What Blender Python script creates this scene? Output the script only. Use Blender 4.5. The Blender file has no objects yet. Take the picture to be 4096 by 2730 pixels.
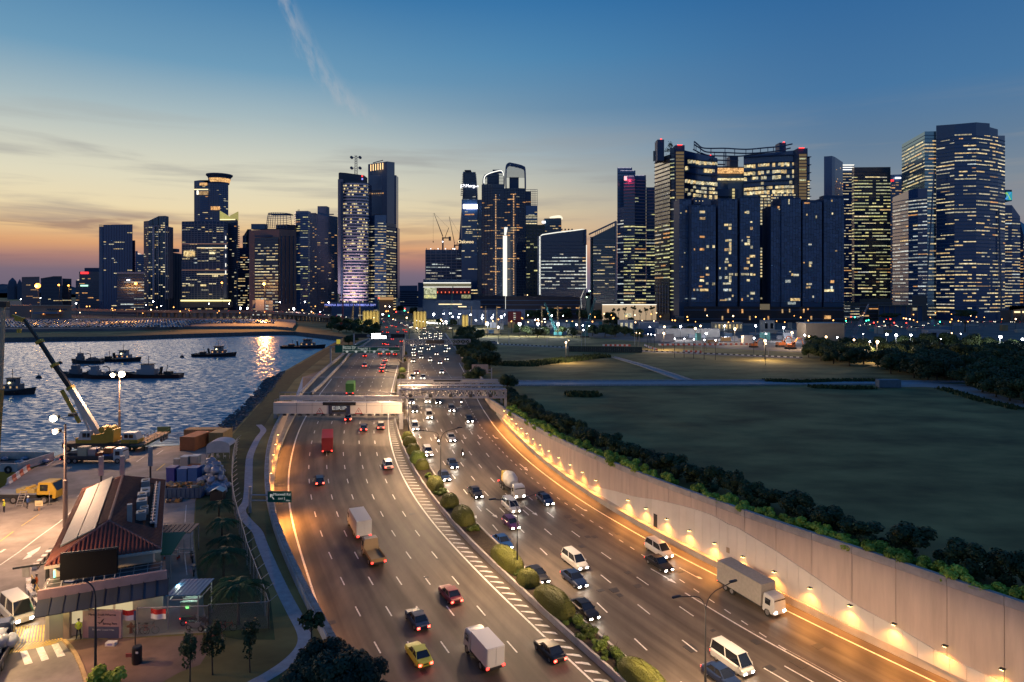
import bpy,bmesh,math,random
import numpy as np
from mathutils import Vector,Matrix
from math import*
V=Vector
RNG=random.Random
EN=enumerate
rnd=RNG(7)
SC=bpy.context.scene
COL=SC.collection
R_=radians
# camera
CAMZ=31.0
cam_d=bpy.data.cameras.new('camera');cam=bpy.data.objects.new('camera',cam_d);COL.objects.link(cam)
cam.location=(0,0,CAMZ);cam.rotation_euler=(R_(90),0,0)
cam_d.sensor_width=36;cam_d.lens=24.0
cam_d.shift_y=-195.0/4096
cam_d.clip_start=0.5;cam_d.clip_end=60000
SC.camera=cam
SC.view_settings.view_transform='Standard'
SC.view_settings.look='None'
SC.view_settings.exposure=0.0
SC.view_settings.gamma=1.0
try:
 SC.view_settings.use_curve_mapping=False
 SC.cycles.use_denoising=True
 SC.cycles.max_bounces=5;SC.cycles.diffuse_bounces=2;SC.cycles.glossy_bounces=3
 SC.cycles.transparent_max_bounces=6;SC.cycles.transmission_bounces=2
 SC.cycles.caustics_reflective=False;SC.cycles.caustics_refractive=False
 SC.cycles.sample_clamp_indirect=3.0
 SC.cycles.use_light_tree=True
except Exception:pass
# colour helpers
def lin(c):
 return tuple(((v/255)/12.92 if v/255<=.04045 else((v/255+.055)/1.055)**2.4)for v in c)+(1,)
 # sky (procedural dusk gradient)
W=bpy.data.worlds.new('World');SC.world=W;W.use_nodes=True
nt=W.node_tree;nt.nodes.clear()
def N(t,**k):
 n=nt.nodes.new(t)
 for a,v in k.items():setattr(n,a,v)
 return n
def L(a,b):nt.links.new(a,b)
def mth(op,a,b=None,c=None,clamp=False):
 n=N('ShaderNodeMath',operation=op,use_clamp=clamp)
 for i,v in EN((a,b,c)):
  if v is None:continue
  if isinstance(v,(int,float)):n.inputs[i].default_value=v
  else:L(v,n.inputs[i])
 return n.outputs[0]
def mixc(f,a,b,blend='MIX'):
 n=N('ShaderNodeMix',data_type='RGBA',blend_type=blend)
 for s,v in((0,f),(6,a),(7,b)):
  if isinstance(v,(int,float)):n.inputs[s].default_value=v
  elif isinstance(v,tuple):n.inputs[s].default_value=v
  else:L(v,n.inputs[s])
 return n.outputs[2]
def ramp(f,stops,interp='LINEAR'):
 n=N('ShaderNodeValToRGB');cr=n.color_ramp;cr.interpolation=interp
 while len(cr.elements)<len(stops):cr.elements.new(.5)
 for e,(p,c)in zip(cr.elements,stops):e.position=p;e.color=c if len(c)==4 else tuple(c)+(1,)
 L(f,n.inputs[0]);return n.outputs[0]
def sstep(v,a,b):
 n=N('ShaderNodeMapRange',interpolation_type='SMOOTHSTEP');n.inputs[1].default_value=a;n.inputs[2].default_value=b
 L(v,n.inputs[0]);return n.outputs[0]
tc=N('ShaderNodeTexCoord');sx=N('ShaderNodeSeparateXYZ');L(tc.outputs['Generated'],sx.inputs[0])
hyp=mth('SQRT',mth('ADD',mth('MULTIPLY',sx.outputs[0],sx.outputs[0]),mth('MULTIPLY',sx.outputs[1],sx.outputs[1])))
elev=mth('MULTIPLY',mth('ARCTAN2',sx.outputs[2],hyp),180/pi)
azim=mth('MULTIPLY',mth('ARCTAN2',sx.outputs[0],sx.outputs[1]),180/pi)
ef=mth('DIVIDE',elev,60.0,clamp=True)
def st(l):return[(e/60.0,lin(c))for e,c in l]
left=ramp(ef,st([(0,(98,98,118)),(1.6,(112,104,122)),(2.6,(165,124,118)),(3.6,(216,160,116)),(4.8,(228,192,142)),(6.3,(234,216,176)),(8.5,(222,216,190)),(10.5,(204,206,192)),(13.5,(164,184,190)),(17,(108,154,184)),(23,(60,120,168)),(35,(42,100,154)),(60,(32,82,142))]))
midc=ramp(ef,st([(0,(104,100,122)),(1.3,(124,106,126)),(2.4,(172,122,118)),(3.5,(212,154,120)),(5.0,(222,186,142)),(7.0,(212,196,164)),(9.0,(188,188,176)),(11.5,(156,172,180)),(15,(106,142,170)),(19,(76,132,174)),(23,(52,114,166)),(35,(40,98,154)),(60,(32,82,142))]))
right=ramp(ef,st([(0,(112,112,126)),(3,(138,134,138)),(5,(140,140,146)),(8,(122,136,150)),(11,(96,124,152)),(15,(68,116,160)),(23,(42,98,152)),(35,(38,92,150)),(60,(32,82,142))]))
east=ramp(ef,st([(0,(92,106,136)),(4,(108,124,154)),(8,(106,132,162)),(14,(80,120,164)),(26,(48,102,158)),(40,(38,90,150)),(60,(32,82,142))]))
aab=mth('ABSOLUTE',mth('ADD',azim,32.0))
s1=mixc(sstep(aab,10,40),left,midc)
s2=mixc(sstep(aab,30,60),s1,right)
s3=mixc(sstep(aab,70,120),s2,east)
cmb=N('ShaderNodeCombineXYZ');L(mth('MULTIPLY',azim,.045),cmb.inputs[0]);L(mth('MULTIPLY',elev,.55),cmb.inputs[1])
no=N('ShaderNodeTexNoise');no.inputs['Scale'].default_value=1.15;no.inputs['Detail'].default_value=5;no.inputs['Roughness'].default_value=.55;no.inputs['Distortion'].default_value=.35
L(cmb.outputs[0],no.inputs['Vector'])
cm=sstep(no.outputs[0],.46,.70)
band=mth('MULTIPLY',sstep(elev,1.0,3.0),mth('SUBTRACT',1.0,sstep(elev,9.0,15.0)))
cloudc=mixc(sstep(elev,3.0,9.0),lin((120,100,112)),lin((150,150,150)))
s4=mixc(mth('MULTIPLY',mth('MULTIPLY',cm,band),.62),s3,cloudc)
cmb2=N('ShaderNodeCombineXYZ');L(mth('MULTIPLY',azim,.10),cmb2.inputs[0]);L(mth('MULTIPLY',elev,1.0),cmb2.inputs[1])
no2=N('ShaderNodeTexNoise');no2.inputs['Scale'].default_value=1.0;no2.inputs['Detail'].default_value=6;no2.inputs['Distortion'].default_value=.5;L(cmb2.outputs[0],no2.inputs['Vector'])
lb=mth('MULTIPLY',mth('MULTIPLY',sstep(elev,3.4,4.3),mth('SUBTRACT',1.0,sstep(elev,5.0,6.2))),mth('SUBTRACT',1.0,sstep(azim,-18,2)))
s4=mixc(mth('MULTIPLY',mth('MULTIPLY',sstep(no2.outputs[0],.47,.6),lb),.75),s4,lin((150,122,112)))
t=mth('SUBTRACT',23.0,elev)
cx_=mth('ADD',-18.6,mth('ADD',mth('MULTIPLY',t,.42),mth('MULTIPLY',mth('MULTIPLY',mth('MULTIPLY',t,t),t),.0042)))
wid=mth('ADD',.5,mth('MULTIPLY',mth('SINE',mth('MULTIPLY',t,.22)),.75))
dx_=mth('DIVIDE',mth('SUBTRACT',azim,cx_),wid)
cmb3=N('ShaderNodeCombineXYZ');L(mth('MULTIPLY',azim,.55),cmb3.inputs[0]);L(mth('ADD',mth('MULTIPLY',elev,.35),mth('MULTIPLY',azim,.45)),cmb3.inputs[1])
no3=N('ShaderNodeTexNoise');no3.inputs['Scale'].default_value=2.2;no3.inputs['Detail'].default_value=7;no3.inputs['Roughness'].default_value=.62;L(cmb3.outputs[0],no3.inputs['Vector'])
core=mth('SUBTRACT',1.0,sstep(mth('ABSOLUTE',mth('ADD',dx_,mth('MULTIPLY',mth('SUBTRACT',no3.outputs[0],.5),2.0))),.05,1.35))
rng=mth('MULTIPLY',sstep(elev,13.2,14.6),mth('SUBTRACT',1.0,sstep(elev,30,38)))
wsp=mth('MULTIPLY',mth('MULTIPLY',core,rng),mth('MULTIPLY',sstep(no3.outputs[0],.3,.68),.36))
s5=mixc(wsp,s4,lin((186,186,190)))
bg=N('ShaderNodeBackground');L(s5,bg.inputs[0]);bg.inputs[1].default_value=1.0
sky=N('ShaderNodeTexSky',sky_type='NISHITA');sky.sun_disc=False;sky.sun_elevation=R_(-1.5);sky.sun_rotation=R_(-32)
bg2=N('ShaderNodeBackground');L(sky.outputs[0],bg2.inputs[0]);bg2.inputs[1].default_value=0.02
ad=N('ShaderNodeAddShader');L(bg.outputs[0],ad.inputs[0]);L(bg2.outputs[0],ad.inputs[1])
wo=N('ShaderNodeOutputWorld');L(ad.outputs[0],wo.inputs[0])
sd=bpy.data.lights.new('sun','SUN');sd.energy=0.25;sd.angle=R_(25);sd.color=(1,.72,.5)
so=bpy.data.objects.new('sun',sd);COL.objects.link(so)
so.rotation_euler=V((-sin(R_(-32))*cos(R_(8)),-cos(R_(-32))*cos(R_(8)),-sin(R_(8)))).to_track_quat('-Z','Y').to_euler()
# picture point -> place
F=24/36*4096;CX=2048.0;HY=1170.0
PD=[0,30,60,80,95,110,125,145,160,184,215,250,300]
PZ=[-11,-11,-10.2,-9.3,-8.4,-7.6,-6.7,-5.2,-3.9,-2.1,-.7,.012,.02]
def zroad(D):return float(np.interp(D,PD,PZ))
def G(x,y,z=0.0):
 D=(CAMZ-z)*F/(y-HY);return V(((x-CX)/F*D,D,z))
def RD(x,y,dz=0.0):
 z=-4.0
 for _ in range(60):
  D=(CAMZ-z)*F/(y-HY);z=.5*z+.5*(zroad(D)+dz)
 return V(((x-CX)/F*D,D,z))
def AT(x,y,D):return V(((x-CX)/F*D,D,CAMZ-(y-HY)/F*D))
def C(x0,y0,s):
 return lambda*pts:[(x0+x/s,y0+y/s)for x,y in pts]
c1=C(0,1200,2.139);c2=C(0,1800,1.6864);c3=C(900,1250,2.139);c4=C(900,1900,1.889);c5=C(1900,1850,1.7817);c6=C(2900,1850,1.7818)
c7=C(1900,1200,1.9608);c8=C(2900,1200,1.9674);d1=C(1600,1600,2.9413);d2=C(2300,2000,2.148);d3=C(1000,1600,3.3357);d4=C(1300,1250,2.9413)
e1=C(0,1650,3.485);e2=C(0,2200,2.9583);e3=C(550,1700,3.1364);e4=C(550,2150,2.704)
b1=C(0,600,2.2402);b2=C(1000,600,2.2402);b3=C(1650,600,2.2402);b4=C(2450,500,1.96);b5=C(3200,450,1.8449);ov=C(0,0,1/1.7408)
# materials
MATS={}
def nn(m,t,**k):
 n=m.node_tree.nodes.new(t)
 for a,v in k.items():setattr(n,a,v)
 return n
def mat(name,col,rough=.7,metal=0.0,noise=0.0,nscale=3.0,bump=0.0,bscale=None,spec=.5,coords='Object',col2=None,stretch=None,emis=None,estr=0.0,trans=0.0,alpha=1.0,rand=0.0):
 if name in MATS:return MATS[name]
 m=bpy.data.materials.new(name);m.use_nodes=True;MATS[name]=m
 n=m.node_tree;b=n.nodes['Principled BSDF'];lk=n.links.new
 c=tuple(col)+(1,)if len(col)==3 else tuple(col)
 b.inputs['Base Color'].default_value=c;b.inputs['Roughness'].default_value=rough;b.inputs['Metallic'].default_value=metal
 b.inputs['Specular IOR Level'].default_value=spec;b.inputs['Alpha'].default_value=alpha
 if trans:b.inputs['Transmission Weight'].default_value=trans
 if emis:
  b.inputs['Emission Color'].default_value=tuple(emis)+(1,);b.inputs['Emission Strength'].default_value=estr
 src=None
 if noise>0 or bump>0:
  tx=nn(m,'ShaderNodeTexCoord');mp=nn(m,'ShaderNodeMapping')
  if coords=='World':
   g=nn(m,'ShaderNodeNewGeometry');lk(g.outputs['Position'],mp.inputs[0])
  else:lk(tx.outputs[coords],mp.inputs[0])
  if stretch:mp.inputs['Scale'].default_value=stretch
 if noise>0:
  t1=nn(m,'ShaderNodeTexNoise');t1.inputs['Scale'].default_value=nscale;t1.inputs['Detail'].default_value=6;t1.inputs['Roughness'].default_value=.6
  lk(mp.outputs[0],t1.inputs['Vector'])
  r=nn(m,'ShaderNodeValToRGB');lo=tuple(v*(1-noise)for v in c[:3])+(1,);hi=tuple(min(1,v*(1+noise))for v in c[:3])+(1,)
  if col2:hi=tuple(col2)+(1,);lo=c
  r.color_ramp.elements[0].position=.3;r.color_ramp.elements[1].position=.7
  r.color_ramp.elements[0].color=lo;r.color_ramp.elements[1].color=hi
  lk(t1.outputs[0],r.inputs[0]);src=r.outputs[0]
 if rand>0:
  oi=nn(m,'ShaderNodeObjectInfo');hs=nn(m,'ShaderNodeHueSaturation')
  mr=nn(m,'ShaderNodeMapRange');mr.inputs[3].default_value=1-rand;mr.inputs[4].default_value=1+rand
  lk(oi.outputs['Random'],mr.inputs[0]);lk(mr.outputs[0],hs.inputs['Value'])
  if src is not None:lk(src,hs.inputs['Color'])
  else:hs.inputs['Color'].default_value=c
  src=hs.outputs[0]
 if src is not None:lk(src,b.inputs['Base Color'])
 if bump>0:
  t2=nn(m,'ShaderNodeTexNoise');t2.inputs['Scale'].default_value=bscale or nscale*4;t2.inputs['Detail'].default_value=4
  lk(mp.outputs[0],t2.inputs['Vector'])
  bp=nn(m,'ShaderNodeBump');bp.inputs['Strength'].default_value=bump;lk(t2.outputs[0],bp.inputs['Height']);lk(bp.outputs[0],b.inputs['Normal'])
 return m
def emit(name,col,s,sample=False):
 if name in MATS:return MATS[name]
 m=bpy.data.materials.new(name);m.use_nodes=True;MATS[name]=m
 b=m.node_tree.nodes['Principled BSDF'];b.inputs['Base Color'].default_value=(.1,.1,.1,1)
 b.inputs['Emission Color'].default_value=tuple(col)+(1,);b.inputs['Emission Strength'].default_value=s
 if not sample:
  try:m.cycles.emission_sampling='NONE'
  except Exception:pass
 return m
 # mesh builder
class MB:
 def __init__(s):s.v=[];s.f=[];s.m=[];s.cur=0
 def mat(s,i):s.cur=i;return s
 def add(s,vs,fs):
  o=len(s.v);s.v+=[tuple(v)for v in vs]
  for f in fs:s.f.append(tuple(i+o for i in f));s.m.append(s.cur)
  return s
 def box(s,x0,y0,z0,x1,y1,z1):
  return s.add([(x0,y0,z0),(x1,y0,z0),(x1,y1,z0),(x0,y1,z0),(x0,y0,z1),(x1,y0,z1),(x1,y1,z1),(x0,y1,z1)],[(0,3,2,1),(4,5,6,7),(0,1,5,4),(1,2,6,5),(2,3,7,6),(3,0,4,7)])
 def bxc(s,c,d,rz=0,M=None):
  hx,hy,hz=d[0]/2,d[1]/2,d[2]/2
  vs=[V((sx*hx,sy*hy,sz*hz))for sz in(-1,1)for sx,sy in((-1,-1),(1,-1),(1,1),(-1,1))]
  m=M if M is not None else Matrix.Rotation(rz,3,'Z')
  vs=[m@v+V(c)for v in vs]
  return s.add(vs,[(0,3,2,1),(4,5,6,7),(0,1,5,4),(1,2,6,5),(2,3,7,6),(3,0,4,7)])
 def tube(s,p0,p1,r0,r1=None,n=8,cap=True):
  p0=V(p0);p1=V(p1);r1=r0 if r1 is None else r1;d=p1-p0
  if d.length<1e-6:return s
  q=d.to_track_quat('Z','Y').to_matrix();vs=[]
  for p,r in((p0,r0),(p1,r1)):
   for k in range(n):
    a=2*pi*k/n;vs.append(p+q@V((r*cos(a),r*sin(a),0)))
  fs=[(k,(k+1)%n,n+(k+1)%n,n+k)for k in range(n)]
  if cap:fs+=[tuple(range(n-1,-1,-1)),tuple(range(n,2*n))]
  return s.add(vs,fs)
 def path(s,pts,r,n=6):
  for a,b in zip(pts[:-1],pts[1:]):s.tube(a,b,r,r,n)
  return s
 def bar(s,p0,p1,w,h):
  p0=V(p0);p1=V(p1);d=p1-p0
  if d.length<1e-6:return s
  q=d.to_track_quat('Y','Z').to_matrix()
  return s.bxc((p0+p1)/2,(w,d.length,h),M=q)
 def prism(s,poly,z0,z1):
  n=len(poly);zt=z1 if isinstance(z1,(list,tuple))else[z1]*n
  vs=[(x,y,z0)for x,y in poly]+[(p[0],p[1],zt[i])for i,p in EN(poly)]
  return s.add(vs,[tuple(range(n-1,-1,-1)),tuple(range(n,2*n))]+[(k,(k+1)%n,n+(k+1)%n,n+k)for k in range(n)])
 def lathe(s,prof,n=12,c=(0,0,0),sx=1,sy=1,cap=True):
  vs=[];m=len(prof)
  for r,z in prof:
   for k in range(n):
    a=2*pi*k/n;vs.append((c[0]+sx*r*cos(a),c[1]+sy*r*sin(a),c[2]+z))
  fs=[(j*n+k,j*n+(k+1)%n,(j+1)*n+(k+1)%n,(j+1)*n+k)for j in range(m-1)for k in range(n)]
  if cap:fs+=[tuple(range(n-1,-1,-1)),tuple(range((m-1)*n,m*n))]
  return s.add(vs,fs)
 def sphere(s,c,r,n=8,m=6,sz=1.0):
  prof=[(max(.001,r*sin(pi*j/m)),-r*sz*cos(pi*j/m))for j in range(m+1)]
  return s.lathe(prof,n,c)
 def extr(s,prof,x0,x1,axis='x'):
  """profile in (y,z) pulled along x"""
  n=len(prof)
  vs=[(x0,y,z)for y,z in prof]+[(x1,y,z)for y,z in prof]
  if axis=='y':vs=[(y,x,z)for x,y,z in vs]
  fs=[tuple(range(n)),tuple(range(2*n-1,n-1,-1))]+[((k+1)%n,k,n+k,n+(k+1)%n)for k in range(n)]
  return s.add(vs,fs)
 def strip(s,A,B):
  n=len(A);vs=[tuple(p)for p in A]+[tuple(p)for p in B]
  return s.add(vs,[(k,n+k,n+k+1,k+1)for k in range(n-1)])
 def mesh(s,name,mats,smooth=False):
  me=bpy.data.meshes.new(name);me.from_pydata(s.v,[],s.f)
  for m in(mats if isinstance(mats,(list,tuple))else[mats]):me.materials.append(m)
  if len(me.materials)>1:me.polygons.foreach_set('material_index',s.m)
  if smooth:me.polygons.foreach_set('use_smooth',[True]*len(me.polygons))
  me.update();return me
 def build(s,name,mats,parent=None,smooth=False,kind=None,bevel=0,label=None):
  o=bpy.data.objects.new(name,s.mesh(name,mats,smooth));COL.objects.link(o)
  if parent:o.parent=parent
  if kind:o['kind']=kind
  if label:o['label']=label
  if bevel:
   bv=o.modifiers.new('bevel','BEVEL');bv.width=bevel;bv.segments=2;bv.limit_method='ANGLE'
  return o
def BX(*a):return MB().box(*a)
def tag(o,label,cat=None,group=None,kind=None):
 if label:o['label']=label
 if cat:o['category']=cat
 if group:o['group']=group
 if kind:o['kind']=kind
 return o
def thing(name,label,cat,loc=(0,0,0),rz=0,group=None):
 o=bpy.data.objects.new(name,None);COL.objects.link(o);o.empty_display_size=.5
 o.location=loc;o.rotation_euler=(0,0,rz);return tag(o,label,cat,group)
def inst(name,me,parent=None,loc=(0,0,0),rz=0,sc=(1,1,1),kind=None):
 o=bpy.data.objects.new(name,me);COL.objects.link(o)
 if parent:o.parent=parent
 o.location=loc;o.rotation_euler=(0,0,rz)if isinstance(rz,(int,float))else rz;o.scale=sc
 if kind:o['kind']=kind
 return o
CH={}
def copy_tree(o,loc=None,rz=None,label=None,parent=None,group=None):
 c=o.copy();COL.objects.link(c)
 if parent:c.parent=parent
 for ch in o.children:copy_tree(ch,parent=c)
 if loc is not None:c.location=loc
 if rz is not None:c.rotation_euler=(0,0,rz)
 if label:c['label']=label
 if group:c['group']=group
 return c
def struct(name,mb,m,smooth=False):
 o=mb.build(name,m,smooth=smooth);o['kind']='structure';return o
def lamp(kind,loc,energy,col,size=.3,aim=None,spot=None,blend=.5,parent=None):
 d=bpy.data.lights.new('light',kind);d.energy=energy;d.color=col
 if kind=='AREA':d.shape='DISK';d.size=size
 elif kind!='SUN':d.shadow_soft_size=size
 if spot:d.spot_size=R_(spot);d.spot_blend=blend
 o=bpy.data.objects.new('light',d);COL.objects.link(o);o.location=loc
 if aim is not None:o.rotation_euler=V(aim).to_track_quat('-Z','Y').to_euler()
 if parent:o.parent=parent
 return o
_text={}
def text(s,size,m,parent,loc,rot,name='lettering',ax='CENTER',depth=.01,sx=1.0):
 cu=bpy.data.curves.new(name,'FONT');cu.body=s;cu.size=size;cu.align_x=ax;cu.align_y='CENTER';cu.extrude=depth
 cu.resolution_u=3
 t_=bpy.data.objects.new(name,cu);COL.objects.link(t_)
 dg=bpy.context.evaluated_depsgraph_get();me=bpy.data.meshes.new_from_object(t_.evaluated_get(dg))
 bpy.data.objects.remove(t_);me.materials.clear();me.materials.append(m)
 o=bpy.data.objects.new(name,me);COL.objects.link(o);o.parent=parent;o.location=loc;o.rotation_euler=rot;o.scale=(sx,1,1)
 return o
 # curves X(D)
class Curve:
 def __init__(s,pts,dz=0.0,raw=False):
  P=[RD(x,y,dz)for x,y in pts]if not raw else[V(p)for p in pts]
  P=sorted([(p.y,p.x)for p in P]);s.d=[p[0]for p in P];s.x=[p[1]for p in P]
  n=len(s.d);h=np.diff(s.d);dl=np.diff(s.x)/h;m=np.zeros(n)
  for i in range(1,n-1):
   w1=2*h[i]+h[i-1];w2=h[i]+2*h[i-1]
   m[i]=(w1+w2)/(w1/dl[i-1]+w2/dl[i])if dl[i-1]*dl[i]>0 else .5*(dl[i-1]+dl[i])*.3
  m[0]=dl[0];m[-1]=dl[-1];s.m=m
 def __call__(s,D):
  d,x,m=s.d,s.x,s.m
  if D<=d[0]:return x[0]+m[0]*(D-d[0])
  if D>=d[-1]:return x[-1]+m[-1]*(D-d[-1])
  i=int(np.searchsorted(d,D))-1;i=max(0,min(i,len(d)-2));h=d[i+1]-d[i];t=(D-d[i])/h
  return(2*t**3-3*t*t+1)*x[i]+(t**3-2*t*t+t)*h*m[i]+(-2*t**3+3*t*t)*x[i+1]+(t**3-t*t)*h*m[i+1]
 def dirn(s,D):
  v=V((s(D+.5)-s(D-.5),1.0,0));return v.normalized()
def SMC(c,step=6,win=5):
 D=np.arange(c.d[0],c.d[-1],step);X=np.array([c(v)for v in D])
 P=np.concatenate([2*X[0]-X[1:win+1][::-1],X,2*X[-1]-X[-win-1:-1][::-1]]);k=np.ones(2*win+1)/(2*win+1)
 X2=np.convolve(P,k,'valid')
 return Curve([(x,d,0)for x,d in zip(X2,D)],raw=True)
 # setting: ground, water, road
from mathutils.geometry import tessellate_polygon
M_grass=mat('grass',(.062,.052,.012),.95,noise=.55,nscale=.05,coords='World',bump=.5,bscale=1.5,col2=(.30,.24,.08),stretch=(1,1.6,1))
M_lawn=mat('lawn',(.035,.055,.015),.95,noise=.5,nscale=.5,coords='World',bump=.5,bscale=6)
M_asph=mat('asphalt',(.100,.081,.064),.6,noise=.22,nscale=.35,coords='World',bump=.12,bscale=9,stretch=(1,.35,1),spec=.35)
M_conc=mat('concrete',(.30,.27,.23),.85,noise=.22,nscale=.35,coords='World',bump=.15,bscale=5)
M_yard=mat('yard_concrete',(.22,.20,.18),.8,noise=.42,nscale=.22,coords='World',bump=.12,bscale=4)
M_white=mat('white_paint',(.66,.64,.60),.6,noise=.3,nscale=3,coords='World')
M_yellow=mat('yellow_paint',(.62,.42,.06),.6,noise=.25,nscale=2,coords='World')
M_dirt=mat('dirt',(.19,.12,.085),.95,noise=.3,nscale=.35,coords='World',bump=.3,bscale=3)
M_rock=mat('rock',(.10,.105,.11),.9,noise=.4,nscale=.8,coords='World',bump=.5,bscale=3)
M_wall=mat('wall_concrete',(.52,.41,.34),.75,noise=.13,nscale=1.1,stretch=(1,1,.12),coords='World',bump=.05,bscale=6)
M_wallp=mat('pale_wall_panel',(.62,.58,.53),.55,noise=.06,nscale=.4,coords='World',rand=.05)
M_joint=mat('dark_joint',(.05,.045,.04),.9)
M_metal=mat('grey_metal',(.22,.22,.23),.45,metal=.6,noise=.1,nscale=2)
MK=mat('dark_metal',(.035,.037,.042),.5,metal=.3)
M_black=mat('black_plastic',(.015,.015,.017),.45)
MV=mat('galvanised_steel',(.42,.40,.40),.5,metal=.5,noise=.12,nscale=3)
def ribbon(mb,cur,D0,D1,w,dz=.012,step=2.5,off=0.0):
 A=[];B=[];n=max(2,int((D1-D0)/step)+1)
 for i in range(n):
  D=D0+(D1-D0)*i/(n-1);t=cur.dirn(D);nx,ny=t.y,-t.x
  z=zroad(D)+dz;x=cur(D)
  A.append((x+(off-w/2)*nx,D+(off-w/2)*ny,z));B.append((x+(off+w/2)*nx,D+(off+w/2)*ny,z))
 mb.strip(B,A)
KL=SMC(Curve(d3((605,195),(470,420),(400,560),(330,720),(280,900),(262,1060),(262,1200),(275,1400))+c4((345,340),(395,480),(500,740)),.6))
WL=SMC(Curve(d3((515,195),(430,330),(375,430),(300,570),(240,720),(195,900),(175,1050),(180,1180),(212,1350)),.9))
_p=[G(x,y,1.1)for x,y in c4((420,560),(560,810),(700,1050),(820,1230),(940,1400))]
_q=[(WL(d),d,0)for d in(125,135,145,160,175,185)]
WL=SMC(Curve([(v.x,v.y,0)for v in _p]+_q,raw=True))
EL=SMC(Curve(c3((1135,347),(1040,430),(940,530),(820,705),(695,872))+d3((755,195),(640,410),(570,550),(510,720),(470,900),(455,1060),(455,1200),(480,1450))+c4((490,400),(540,600),(610,800),(705,1005))))
ER=SMC(Curve(c3((1500,360),(1465,510),(1420,695))+d3((1830,180),(1822,330),(1832,480),(1865,700),(1910,860),(1980,1020),(2070,1190),(2170,1370),(2310,1568))+c4((1640,480),(1850,700),(2075,950))+c5((600,1350),(840,1565))))
ML=SMC(Curve(d3((1925,190),(1935,400),(1990,650),(2100,900),(2240,1120))+c5((0,640),(130,780),(330,1000),(510,1165),(740,1365),(1000,1550))))
LA=SMC(Curve(d4((420,510),(330,625),(250,738),(180,843),(140,903))+d3((937,197),(855,365),(770,637),(757,713),(738,892),(735,1082),(763,1312),(787,1437))+c4((655,325),(717,510),(810,725),(945,988),(1130,1308),(1260,1500))))
LE=SMC(Curve(d4((760,530),(735,655),(705,738),(675,843),(656,903))+d3((1645,200),(1625,365),(1625,493),(1650,711),(1690,880),(1755,1070),(1857,1287),(1927,1410))+c4((1240,160),(1325,305),(1440,473),(1597,670),(1803,905),(2065,1180))))
RL=SMC(Curve(d4((1000,380),(975,790),(955,1060))+d1((80,100),(110,330),(190,590),(270,710),(400,940),(540,1110),(700,1310),(930,1559))+c5((660,1055),(900,1245),(1130,1430))))
MR=SMC(Curve([(RL(d)-1.1,d,0)for d in range(60,300,8)],raw=True))
RR=SMC(Curve(d4((1500,450),(1580,600),(1680,790),(1800,1060))+d1((905,0),(1010,200),(1130,380),(1290,560),(1470,740),(1700,920),(1980,1120),(2353,1345))+d2((400,240),(850,500),(1280,735),(1700,940),(2148,1180))+c6((700,1200),(1100,1380),(1450,1545))))
KR=SMC(Curve(d4((1420,270),(1500,385),(1630,560),(1765,790),(1900,1060))+d1((1000,0),(1110,170),(1200,300),(1330,450),(1480,600),(1700,790),(1900,930),(2100,1080),(2353,1250))+d2((300,115),(500,245),(700,345),(1000,515),(1500,765),(2148,1125))+c6((1000,1295),(1500,1510))))
WR=SMC(Curve(d1((1140,130),(1230,240),(1400,400),(1560,555),(1730,710),(1960,890),(2150,1010),(2353,1130))+d2((190,0),(450,130),(700,262),(1000,420),(1215,530),(1500,660),(1730,790),(2030,930))+c6((900,1180),(1280,1345),(1580,1485)),.9))
R1=SMC(Curve(d1((225,70),(268,285),(303,395),(358,513),(430,650),(585,890),(652,985),(733,1083),(825,1190),(930,1304),(1053,1427))+c5((565,670),(660,900),(997,1003),(1220,1315),(1465,1480))[:0]))
R4=SMC(Curve(d1((640,30),(683,145),(725,235),(780,335),(850,450),(945,578),(1000,648),(1062,720))+c5((435,325),(533,398),(630,475),(740,558),(865,645),(1000,740),(1160,850),(1340,960),(1535,1082))))
RDt=SMC(Curve(d1((765,0),(820,130),(880,240),(970,390),(1060,505),(1185,650),(1300,760),(1450,890),(1600,1000),(1760,1110),(1900,1220),(2075,1330),(2260,1450))+d2((100,170),(200,235),(300,298),(420,370))))
D0,D1=36,250
mb=MB();rows=list(np.arange(D0,D1+.1,3.0));A=[];B=[]
for d in rows:
 A.append((KL(d)-.2 if d<200 else KL(200)+(d-200)*-.30-.2,d,zroad(d)));B.append((KR(d)+.2,d,zroad(d)))
def leftedge(d):return KL(d)if d<200 else KL(200)-(d-200)*.30
mb=MB();NS=6
for k in range(NS):
 P=[];Q=[]
 for d in rows:
  a,b=leftedge(d)-.2,KR(d)+.2
  P.append((a+(b-a)*k/NS,d,zroad(d)));Q.append((a+(b-a)*(k+1)/NS,d,zroad(d)))
 mb.strip(Q,P)
road=struct('road',mb,M_asph);uv=road.data.uv_layers.new(name='lanes');nr=len(rows)
for l_ in road.data.loops:
 vi=l_.vertex_index;k,w=divmod(vi,2*nr);d_=rows[w%nr];uv.data[l_.index].uv=((k+(1 if w<nr else 0))/NS,d_)
tu=nn(M_asph,'ShaderNodeUVMap',uv_map='lanes');mpu=nn(M_asph,'ShaderNodeMapping');mpu.inputs['Scale'].default_value=(34,.035,1);tn=nn(M_asph,'ShaderNodeTexNoise');tn.inputs['Detail'].default_value=3;tn.inputs['Scale'].default_value=1;mxu=nn(M_asph,'ShaderNodeMix',data_type='RGBA',blend_type='MULTIPLY');mru=nn(M_asph,'ShaderNodeMapRange');mru.inputs[1].default_value=.35;mru.inputs[2].default_value=.65;mru.inputs[3].default_value=.62;mru.inputs[4].default_value=1.3
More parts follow.
